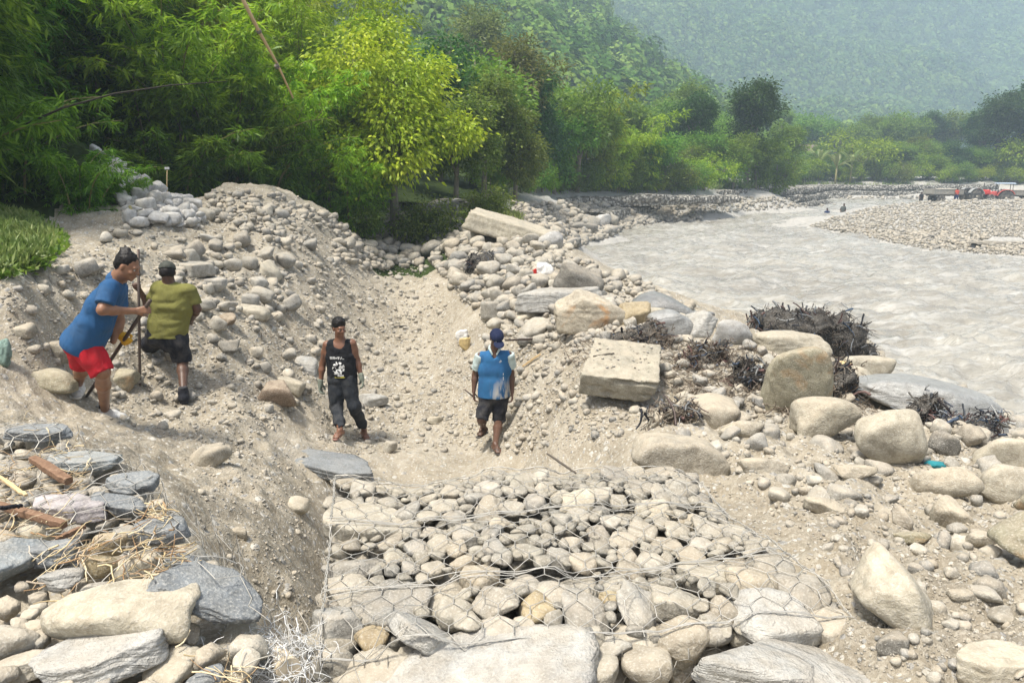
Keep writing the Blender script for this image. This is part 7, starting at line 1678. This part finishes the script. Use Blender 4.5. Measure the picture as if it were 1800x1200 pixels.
mb = MB(); mb.box((0, 0, 1.95), (2.4, .06, .08)); mb.box((0, 0, 1.35), (2.4, .06, .08)); mb.build('rail', CLOTHW, e)
for k in range(7): mb = MB(); mb.box((-1.2 + k * .4, 0, 1.0), (.06, .07, 2.0)); mb.build('post', CLOTHW, e)
# ------------------------------------------------------------------ tangled flood debris
def strands(name, C, L, rad, mat, label, cat, spread=(1, 1, .5), seed=0, kind=None, curl=.6, parent=None, drape_=0.0):
    r = np.random.default_rng(seed); n = len(C); k = 6; d0 = r.normal(size=(n, 3)) * np.array(spread); d0 /= np.linalg.norm(d0, axis=1)[:, None]; Ls = L * r.uniform(.4, 1.3, n)
    pts = [C - d0 * Ls[:, None] * .5]; d = d0
    for i in range(k - 1):
        d = d + r.normal(size=(n, 3)) * curl * .5 + np.array([0, 0, -drape_]); d /= np.linalg.norm(d, axis=1)[:, None]; pts.append(pts[-1] + d * (Ls / (k - 1))[:, None])
    PT = np.stack(pts, 1); tg = np.gradient(PT, axis=1); tg /= np.linalg.norm(tg, axis=2)[..., None] + 1e-9; ref = np.array([.3, .2, .93]); a = np.cross(tg, ref); a /= np.linalg.norm(a, axis=2)[..., None] + 1e-9; b = np.cross(tg, a)
    rr = (rad * r.uniform(.5, 1.6, n))[:, None, None] * np.linspace(1, .5, k)[None, :, None]
    V = np.stack([PT + (a * math.cos(2.0944 * q) + b * math.sin(2.0944 * q)) * rr for q in range(3)], 2).reshape(-1, 3)
    base = (np.arange(n) * k * 3)[:, None, None]; i = (np.arange(k - 1) * 3)[None, :, None]; q = np.arange(3)[None, None]; q2 = (q + 1) % 3
    F = np.stack([base + i + q, base + i + q2, base + i + 3 + q2, base + i + 3 + q], -1).reshape(-1, 4)
    org = np.array(parent.location) if parent is not None else 0
    o = link(name, mesh_np(name, V - org, F, True, mat), None, parent)
    if parent is None: tag(o, label, cat, kind=kind)
    return o
def twig_mat(name, cols):
    t = NT(name); return t.done(t.pbr(t.ramp(t.n('ShaderNodeNewGeometry').outputs['Random Per Island'], [(i / (len(cols) - 1), c) for i, c in enumerate(cols)]), .85, None, .2))
TWD = twig_mat('dark_wet_twigs', [(.02, .018, .016), (.05, .042, .035), (.09, .075, .06), (.16, .14, .115), (.03, .028, .026)]); TWB = twig_mat('brown_twigs', [(.07, .05, .035), (.14, .105, .075), (.22, .18, .14), (.30, .26, .20)]); STRAW = twig_mat('straw', [(.42, .31, .16), (.55, .44, .26), (.62, .53, .36), (.33, .20, .10), (.50, .46, .38)])
LITM = twig_mat('plastic_strips', [(.02, .02, .025), (.05, .055, .065), (.36, .36, .34), (.04, .07, .12), (.12, .11, .10), (.16, .09, .08), (.02, .02, .02), (.20, .19, .17)])
def heap(px, py, wpx, hpx, label, n=900, seed=0, mat=TWD, lump=True, lmat=None, L=.35, rad=.006):
    g = hit1(px, py); zc = zcam(g); W, H = wpx * zc / FPX, hpx * zc / FPX; e = empty('debris_heap', g); tag(e, label, 'flood debris'); r = np.random.default_rng(seed)
    V, F = rock_verts(900 + seed, 4, 'block'); V = V * np.array([W, W * .5, H * 1.25]); V += np.array([0, W * .18, H * .28]); V += (fbm(V[:, 0] * 7, V[:, 1] * 7, V[:, 2] * 7, seed=seed, oct=4, gain=.7) * .11)[:, None] * np.array([1, 1, 1])
    link('packed_mud', mesh_np('packed_mud', V, F, True, lmat or M_MUD), None, e)
    idx = r.integers(0, len(V), n); C = V[idx] * .97 + r.normal(0, .015, (n, 3)); C = C[C[:, 2] > -.05] + np.array(g); strands('twigs', C, L * .42, rad * .7, mat, '', '', (1, .8, .5), seed, parent=e, curl=1.6, drape_=.3)
    m = int(n * .12); C = V[r.integers(0, len(V), m)] * 1.02 + np.array(g); strands('plastic_shreds', C, L * .7, rad * 1.8, LITM, '', '', (1, .8, .7), seed + 1, parent=e, drape_=.15); return e
heap(1435, 618, 215, 72, 'largest dark tangled heap of roots and litter standing over the river edge', 4200, 1, L=.5, rad=.008)
heap(855, 470, 70, 26, 'small dark tangle of twigs among the stones of the right bank, near its top', 700, 2, L=.5)
heap(1020, 515, 60, 26, 'dark twig tangle with plastic beside the grey wedge boulder', 600, 3)
heap(1130, 612, 100, 30, 'brown twig tangle between the rust stained boulder and the tilted slab', 1300, 4, TWB, lmat=M_MUD)
heap(1230, 648, 80, 30, 'brown twig and litter tangle right of the tilted slab', 1200, 5, TWB, lmat=M_MUD)
heap(1315, 680, 50, 34, 'tangle of strips and twigs left of the pointed brown boulder', 900, 6, TWD)
heap(1475, 700, 66, 60, 'hanging brown roots and yellowish litter right of the pointed boulder', 900, 7, TWB, lmat=M_MUD)
heap(1700, 770, 110, 24, 'wet black plastic and rags at the river margin on the right', 1000, 8, LITM, lmat=M_MUD, rad=.010)
heap(1620, 745, 60, 34, 'small dark rag tangle behind the round cream boulder', 500, 9, TWD)
heap(1180, 745, 60, 30, 'dead roots under the right corner of the tilted slab', 500, 10, TWB, lmat=M_DUST)
heap(680, 400, 120, 22, 'dead brush on the rim at the channel head', 500, 11, TWB, lmat=M_DUST, L=.6)
# litter scattered over the bank, and straw
def px_pts(poly, n, dz=.02):
    xs = [a[0] for a in poly]; ys = [a[1] for a in poly]; px = rng.uniform(min(xs), max(xs), n * 3); py = rng.uniform(min(ys), max(ys), n * 3); m = in_poly(px, py, poly); q = hit(px[m][:n], py[m][:n]); q[:, 2] += dz; return q
strands('bank_twigs', px_pts([(960, 560), (1130, 590), (1330, 620), (1560, 700), (1500, 760), (1200, 700), (1000, 640)], 1500, .03), .22, .004, TWB, 'loose twigs and roots strewn along the right bank', 'twigs', (1, 1, .35), 21, 'stuff')
strands('slope_roots', px_pts([(440, 560), (560, 520), (560, 640), (480, 660)], 160, .02), .25, .003, TWB, 'fine roots showing in the cut slope', 'roots', (1, 1, .4), 22, 'stuff')
C = []
for (px, py, s_) in [(40, 860, 50), (90, 800, 40), (130, 830, 30), (60, 930, 50), (250, 945, 30), (230, 1000, 25), (280, 905, 20), (110, 1000, 30), (20, 820, 30), (300, 985, 20), (150, 985, 22), (400, 1165, 40), (265, 1050, 22)]:
    for k in range(22):
        q = flatpt(px + rng.normal(0, s_ * .8), py + rng.normal(0, s_ * .5), LZ + .02); C.append(q)
C = np.array(C); C[:, 2] = np.array([max(HML(q) if q[1] > 2.0 else LZ - .05, LZ - .08) for q in C]) + rng.uniform(.0, .03, len(C)); m = (C[:, 0] < -.55)
strands('straw', C[m], .15, .0028, STRAW, 'dry straw and shredded stalks caught in the near left basket', 'straw', (1, 1, .08), 23, 'stuff', curl=.5)
# ------------------------------------------------------------------ planks, sticks
t = NT('split_wood'); WOOD = t.done(t.pbr(t.ramp(t.noise(t.scalev(t.pos(), (3, 3, 3)), 9, 5, .7, 1.5), [(.3, (.14, .08, .05)), (.6, (.22, .135, .085)), (.8, (.36, .27, .19))]), .8, t.bump(t.noise(t.pos(), 60, 3), .5, .006), .2))
def beam(p0, p1, w_, h_, label, name='plank', cat='wood', mat=WOOD, seed=0):
    a, b = Vector(p0), Vector(p1); v = b - a; r = np.random.default_rng(seed); n = 14; sd = v.cross(Vector((0, 0, 1))).normalized(); up = sd.cross(v).normalized(); mb = MB(); vs = []; fs = []
    for i in range(n + 1):
        c = a + v * i / n; k = .75 + .25 * math.sin(math.pi * (i + .8) / (n + 1.6)); ww, hh = w_ * k * (1 + r.normal(0, .05)), h_ * k * (1 + r.normal(0, .07)); c = c + sd * r.normal(0, .002) + up * r.normal(0, .002)
        vs += [c + sd * ww / 2 * x + up * hh / 2 * y for x, y in ((-1, -.8), (-.7, -1), (.8, -1), (1, -.5), (1, .8), (.6, 1), (-.8, 1), (-1, .6))]
    for i in range(n):
        for q in range(8): fs.append((i * 8 + q, i * 8 + (q + 1) % 8, i * 8 + 8 + (q + 1) % 8, i * 8 + 8 + q))
    fs += [tuple(range(7, -1, -1)), tuple(n * 8 + q for q in range(8))]; mb.add(vs, fs); return tag(mb.build(name, mat), label, cat)
beam(flatpt(58, 806, LZ + .06), flatpt(120, 845, LZ + .03), .05, .04, 'reddish split plank lying highest on the near left basket')
beam(flatpt(-10, 885, LZ + .03), flatpt(112, 922, LZ + .04), .035, .035, 'reddish brown round stick on straw at the left edge', 'stick')
beam(flatpt(98, 948, LZ + .03), flatpt(150, 925, LZ + .04), .02, .02, 'short brown stick under the longer round one', 'stick')
beam(flatpt(-15, 895, LZ + .10), flatpt(40, 888, LZ + .08), .016, .016, 'black thin stick at the left edge', 'stick', mat=DK)
beam(flatpt(-5, 835, LZ + .06), flatpt(45, 870, LZ + .05), .02, .014, 'pale peeled branch curving at the left edge', 'stick', mat=DRYB)
g = hit1(900, 600); beam(P(888, 598, 10.6), P(972, 594, 10.75), .035, .03, 'black metal bar lying behind the man with the navy cap', 'iron_bar', 'iron bar', STEEL)
beam(P(665, 577, hit1(690, 577).y), P(715, 572, hit1(715, 574).y), .05, .02, 'thin grey strip of wood on the channel floor', 'stick', mat=DTR)
g1_, g2_ = hit1(918, 650), hit1(950, 628); beam(g1_ + Vector((0, 0, .05)), g2_ + Vector((0, 0, .05)), .03, .03, 'pale stick on the bank right of the man with the navy cap', 'stick', mat=DRYB)
g1_, g2_ = hit1(958, 800), hit1(1015, 832); beam((*flatpt(962, 797, GZ + .1)[:2], GZ + .1), (*flatpt(1012, 834, GZ + .03)[:2], GZ + .04), .012, .012, 'thin dark twig lying across the far part of the wire basket', 'stick', mat=TWD)
g1_, g2_ = hit1(1040, 645), hit1(1078, 638); ss_ = [o for (o, *_r) in hero_list if 'rectangular tilted' in o['label']][0]
sb = bvh_of([ss_]); ctop = ss_.location
def ontop(dx, dy):
    h = sb.ray_cast(Vector((ctop.x + dx, ctop.y + dy, 4)), Vector((0, 0, -1))); return (h[0] if h[0] is not None else Vector((ctop.x + dx, ctop.y + dy, ctop.z + .15)))
beam(ontop(-.26, -.02) + Vector((0, 0, .01)), ontop(-.03, .08) + Vector((0, 0, .012)), .014, .012, 'dark twig lying on the flat top of the tilted slab', 'stick', mat=TWD)
PB = Stones(); pp = []
for k in range(55):
    q = ontop(rng.uniform(-.3, .4), rng.uniform(-.3, .3)); s_ = rng.uniform(.008, .035); pp.append([q.x, q.y, q.z + s_ * .25, s_, s_ * .8, s_ * .6])
pp = np.array(pp); tag(merged('slab_gravel', pp[:, :3], pp[:, 3:], np.stack([rng.uniform(0, 6, 55), rng.normal(0, .2, 55), rng.normal(0, .2, 55)], 1), np.array(['block'] * 55), M_STI, lambda a: np.where(a > 12, 2, 1)), 'gravel spilled on the top of the tilted slab', 'gravel', kind='stuff')
# cut log peeking at the bottom
mb = MB(); q = flatpt(505, 1168, 2.36); mb.tube([Vector(q) + Vector((-.10, .12, -.03)), Vector(q) + Vector((.015, -.03, 0))], [.045, .042], 16); tag(mb.build('cut_stake', paint('pale_wood', (.50, .42, .30), .85, dust=.2), None), 'cut end of a pale wooden stake among the shredded white fibres', 'stake')
# shredded white sack
q = flatpt(468, 1158, 2.36); C = np.array(q) + rng.normal(0, 1, (650, 3)) * np.array([.075, .07, .022]); strands('shredded_sack', C, .12, .0018, twig_mat('white_fibre', [(.55, .55, .53), (.74, .74, .72), (.40, .39, .37)]), 'shredded white plastic sack fibres at the bottom left of the large basket', 'sack', (1, 1, .7), 31, curl=.9, drape_=.12)
# ------------------------------------------------------------------ plastic sacks and cloth
def sack(px, py, wpx, hpx, mat, label, seed, name='plastic_bag', cat='bag'):
    g = hit1(px, py); zc = zcam(g); W, H = wpx * zc / FPX, hpx * zc / FPX; V, F = rock_verts(seed, 4, 'smooth'); V = V * np.array([W, W * .7, H])
    r_ = 1 - np.abs(fbm(V[:, 0] * 14 / W * .3, V[:, 1] * 14 / W * .3, V[:, 2] * 10 / W * .3, seed=seed, oct=3)); V *= (.86 + .2 * r_)[:, None]; V[:, 2] += H * .4; o = link(name, mesh_np(name, V, F, True, mat)); o.location = g; tag(o, label, cat); return o
t = NT('white_film'); PLW = t.done(t.pbr(t.mix(t.rng(t.noise(t.pos(), 20, 4), .4, .7), (.70, .69, .66), (.48, .46, .42)), .35, None, .5)); t = NT('yellow_film'); PLY = t.done(t.pbr(t.mix(t.rng(t.noise(t.pos(), 18, 4), .4, .7), (.56, .43, .20), (.40, .30, .15)), .45, None, .4))
sack(956, 485, 34, 26, PLW, 'crumpled clear white plastic bag near the river among the bank stones', 301); sack(812, 600, 22, 24, PLW, 'white plastic sack standing on the slope behind the navy cap man', 302); sack(817, 614, 20, 24, PLY, 'yellow stuffed plastic sack in front of the white one', 303)
REDC = cloth_mat('red_cloth', (.50, .03, .02), (.25, .02, .02)); sack(939, 490, 9, 20, REDC, 'small upright red and orange cloth scrap on the bank stones', 304, 'cloth_scrap', 'cloth')
GRN = cloth_mat('green_plastic', (.02, .28, .12), (.02, .15, .08)); sack(950, 600, 18, 11, GRN, 'small bright green plastic scrap by the black bar', 305, 'plastic_scrap', 'plastic')
BLS = cloth_mat('blue_plastic', (.03, .13, .30), (.02, .07, .15)); sack(1449, 650, 14, 30, BLS, 'blue plastic strip hanging beside the pointed boulder', 306, 'plastic_scrap', 'plastic'); sack(1640, 820, 34, 12, cloth_mat('teal_net', (.03, .22, .25), (.02, .10, .12)), 'teal net scrap in front of the small dark stone', 307, 'plastic_scrap', 'plastic')
sack(1482, 660, 30, 28, PLY, 'ochre brick coloured sack beside the blue plastic strip', 308); sack(1700, 765, 50, 20, PLW, 'pale rag among the black plastic at the river margin', 309, 'rag', 'cloth'); sack(1325, 665, 34, 26, cloth_mat('striped_grey_sack', (.32, .34, .34), (.06, .07, .08), 26, 1.0), 'grey striped crumpled sack left of the pointed boulder', 310)
sack(10, 640, 26, 50, cloth_mat('green_net_sack', (.20, .28, .24), (.08, .12, .10), 30, .9), 'green grey net bundle cut by the left edge', 311, 'net_bundle', 'net')
# flattened wire mat left, in front of the grass
g0 = hit1(-30, 505); g1_ = hit1(115, 480); o2 = []
for p0, p1, tw in hexgrid(g0.x, g1_.x, g0.y - .1, g0.y + 1.3, .075, jit=.5, seed=44) + hexgrid(g0.x, g1_.x, g0.y, g0.y + 1.2, .07, jit=.5, seed=45):
    o2.append((np.array([(q[0], q[1], float(height(q[0], q[1])) + .04 + .03 * math.sin(q[0] * 7 + q[1] * 5)) for q in sub(p0, p1, 2)]), .0026))
tag(link('flat_net', tubes(o2, 0, 'flat_net')), 'flattened pile of grey wire net below the grass at the left edge', 'wire net')
print('things', round(time.time() - T0, 1))

# ------------------------------------------------------------------ labels told apart by place
ORD = ['first', 'second', 'third', 'fourth', 'fifth', 'sixth', 'seventh', 'eighth', 'ninth', 'tenth', 'eleventh', 'twelfth', 'thirteenth', 'fourteenth', 'fifteenth', 'sixteenth', 'seventeenth', 'eighteenth', 'nineteenth', 'twentieth']
bpy.context.view_layer.update()
def number(group, text, tail='from the left', pred=None):
    os_ = [o for o in COL.objects if o.parent is None and o.get('group') == group and (pred is None or pred(o))]
    os_.sort(key=lambda o: project(*o.location)[0])
    for i, o in enumerate(os_):
        if i < len(ORD): o['label'] = text + ', ' + ORD[i] + ' ' + tail
        else: o['label'] = text + ', ' + ORD[min(len(os_) - 1 - i, 19)] + ' from the right'
number('bright bamboo behind the spoil heap', 'tall yellowish green bamboo behind the spoil heap'); number('dark bamboo at the left', 'dark green bamboo rising past the top left corner'); number('low dark bamboo bushes', 'low dark bamboo bush below the bright bamboo')
number('trees of the lower hillside', 'green tree on the lower hillside behind the far bank'); number('bushes under the tall dark trees', 'green bush beneath the two tall dark far bank trees'); number('banana plants on the distant bank', 'banana plant with long pale leaves on the distant bank')
number('dark trees above the tractors', 'tall dark tree above the parked tractors')
for wd, tx in (('hazy tree', 'hazy tree standing behind the distant bank row'), ('rounded green', 'rounded green tree in the distant bank row'), ('shrub low', 'shrub low on the distant bank'), ('green shrub', 'green shrub at the foot of the far bank trees')):
    number('trees and bushes lining the far bank', tx, pred=lambda o, w=wd: o['label'].startswith(w))
number('stones of the white heap', 'whitish stone of the pale heap beneath the bamboo')
for o in COL.objects:
    if o.parent is None and o.get('group') == 'trees covering the near hillside':
        px, py = project(*o.location); m_ = o.children[0].data.materials[0].name.split('_')[0]; ht = 'tall' if o.scale[2] * 10 > 9.5 else 'low'
        v_ = 'top' if py < 90 else ('upper' if py < 160 else ('middle' if py < 220 else 'foot')); h_ = 'far left' if px < 800 else ('left' if px < 950 else ('central' if px < 1150 else 'right'))
        o['label'] = '%s %s forest tree on the near hillside, %s part, %s side' % (ht, {'mid': 'mid green', 'dark': 'dark green', 'olive': 'olive green', 'brownish': 'brownish'}.get(m_, 'green'), v_, h_); o['group'] = o['label'][:70]
for o in COL.objects:
    if o.parent is None and o.get('group') == 'stones packed in the foreground basket':
        x, y, z = o.location; px, py = project(x, y, z); big = max(o.scale) * FPX / zcam(o.location) if max(o.scale) < .99 else 50
        row = 'near' if py > 1030 else ('middle' if py > 930 else 'far'); colm = 'left' if px < 800 else ('central' if px < 1100 else 'right'); sz = 'large' if big > 78 else ('medium' if big > 52 else 'small')
        shp = 'angular' if o.data.name.startswith('block') else 'rounded'; colr = {'ochre_stone': 'ochre', 'river_stone': 'grey'}.get(o.data.materials[0].name, 'beige grey')
        o['label'] = '%s %s %s stone under wire in the %s %s part of the foreground basket' % (sz, shp, colr, row, colm); o['group'] = '%s %s %s stones, %s %s part of the foreground basket' % (sz, shp, colr, row, colm)
    elif o.parent is None and o.get('group') in ('stones on the left slope', 'stones on the right bank', 'stones in the right soil', 'stones of the near left basket', 'stones on the channel floor', 'stones piled at the channel end', 'cobbles of the gravel bar', 'stones of the far bend'):
        px, py = project(*o.location); big = max(o.scale) * FPX / zcam(o.location); sz = 'large' if big > 44 else ('medium sized' if big > 30 else 'small')
        shp = 'flat' if o.data.name.startswith('slab') else ('angular' if o.data.name.startswith('block') else 'rounded'); bnd = 'upper' if py < 470 else ('middle' if py < 700 else 'lower'); side_ = 'left' if px < 600 else ('middle' if px < 1200 else 'right')
        tx = {'stones on the left slope': 'stone on the %s part of the left spoil slope' % bnd, 'stones on the right bank': 'pale stone on the %s part of the bank beside the river' % bnd, 'stones in the right soil': 'stone in the churned soil right of the basket, %s part' % bnd, 'stones of the near left basket': 'stone packed in the near left basket, %s part' % bnd}.get(o['group'], o['label'].replace('small stone', 'stone').replace('rounded stone', 'stone'))
        o['label'] = '%s %s %s' % (sz, shp, tx); o['group'] = o['label'][:60]
# ------------------------------------------------------------------ haze
t = NT('haze_air'); pv = t.n('ShaderNodeVolumePrincipled'); pv.inputs['Color'].default_value = (.66, .83, 1.0, 1); pv.inputs['Density'].default_value = .00098; pv.inputs['Anisotropy'].default_value = .0
t.l(pv.outputs[0], t.out.inputs['Volume'])
zmin, zmax = float(Zg.min()) - 1.2, float(Zg.max()) + 20
mb = MB(); mb.box((0, 745, (zmin + zmax) / 2), (3700, 1540, zmax - zmin)); o = mb.build('haze', t.m, None); tag(o, 'thin bluish haze filling the valley', 'haze', kind='stuff')
print('zrange', zmin, zmax, 'done', round(time.time() - T0, 1))
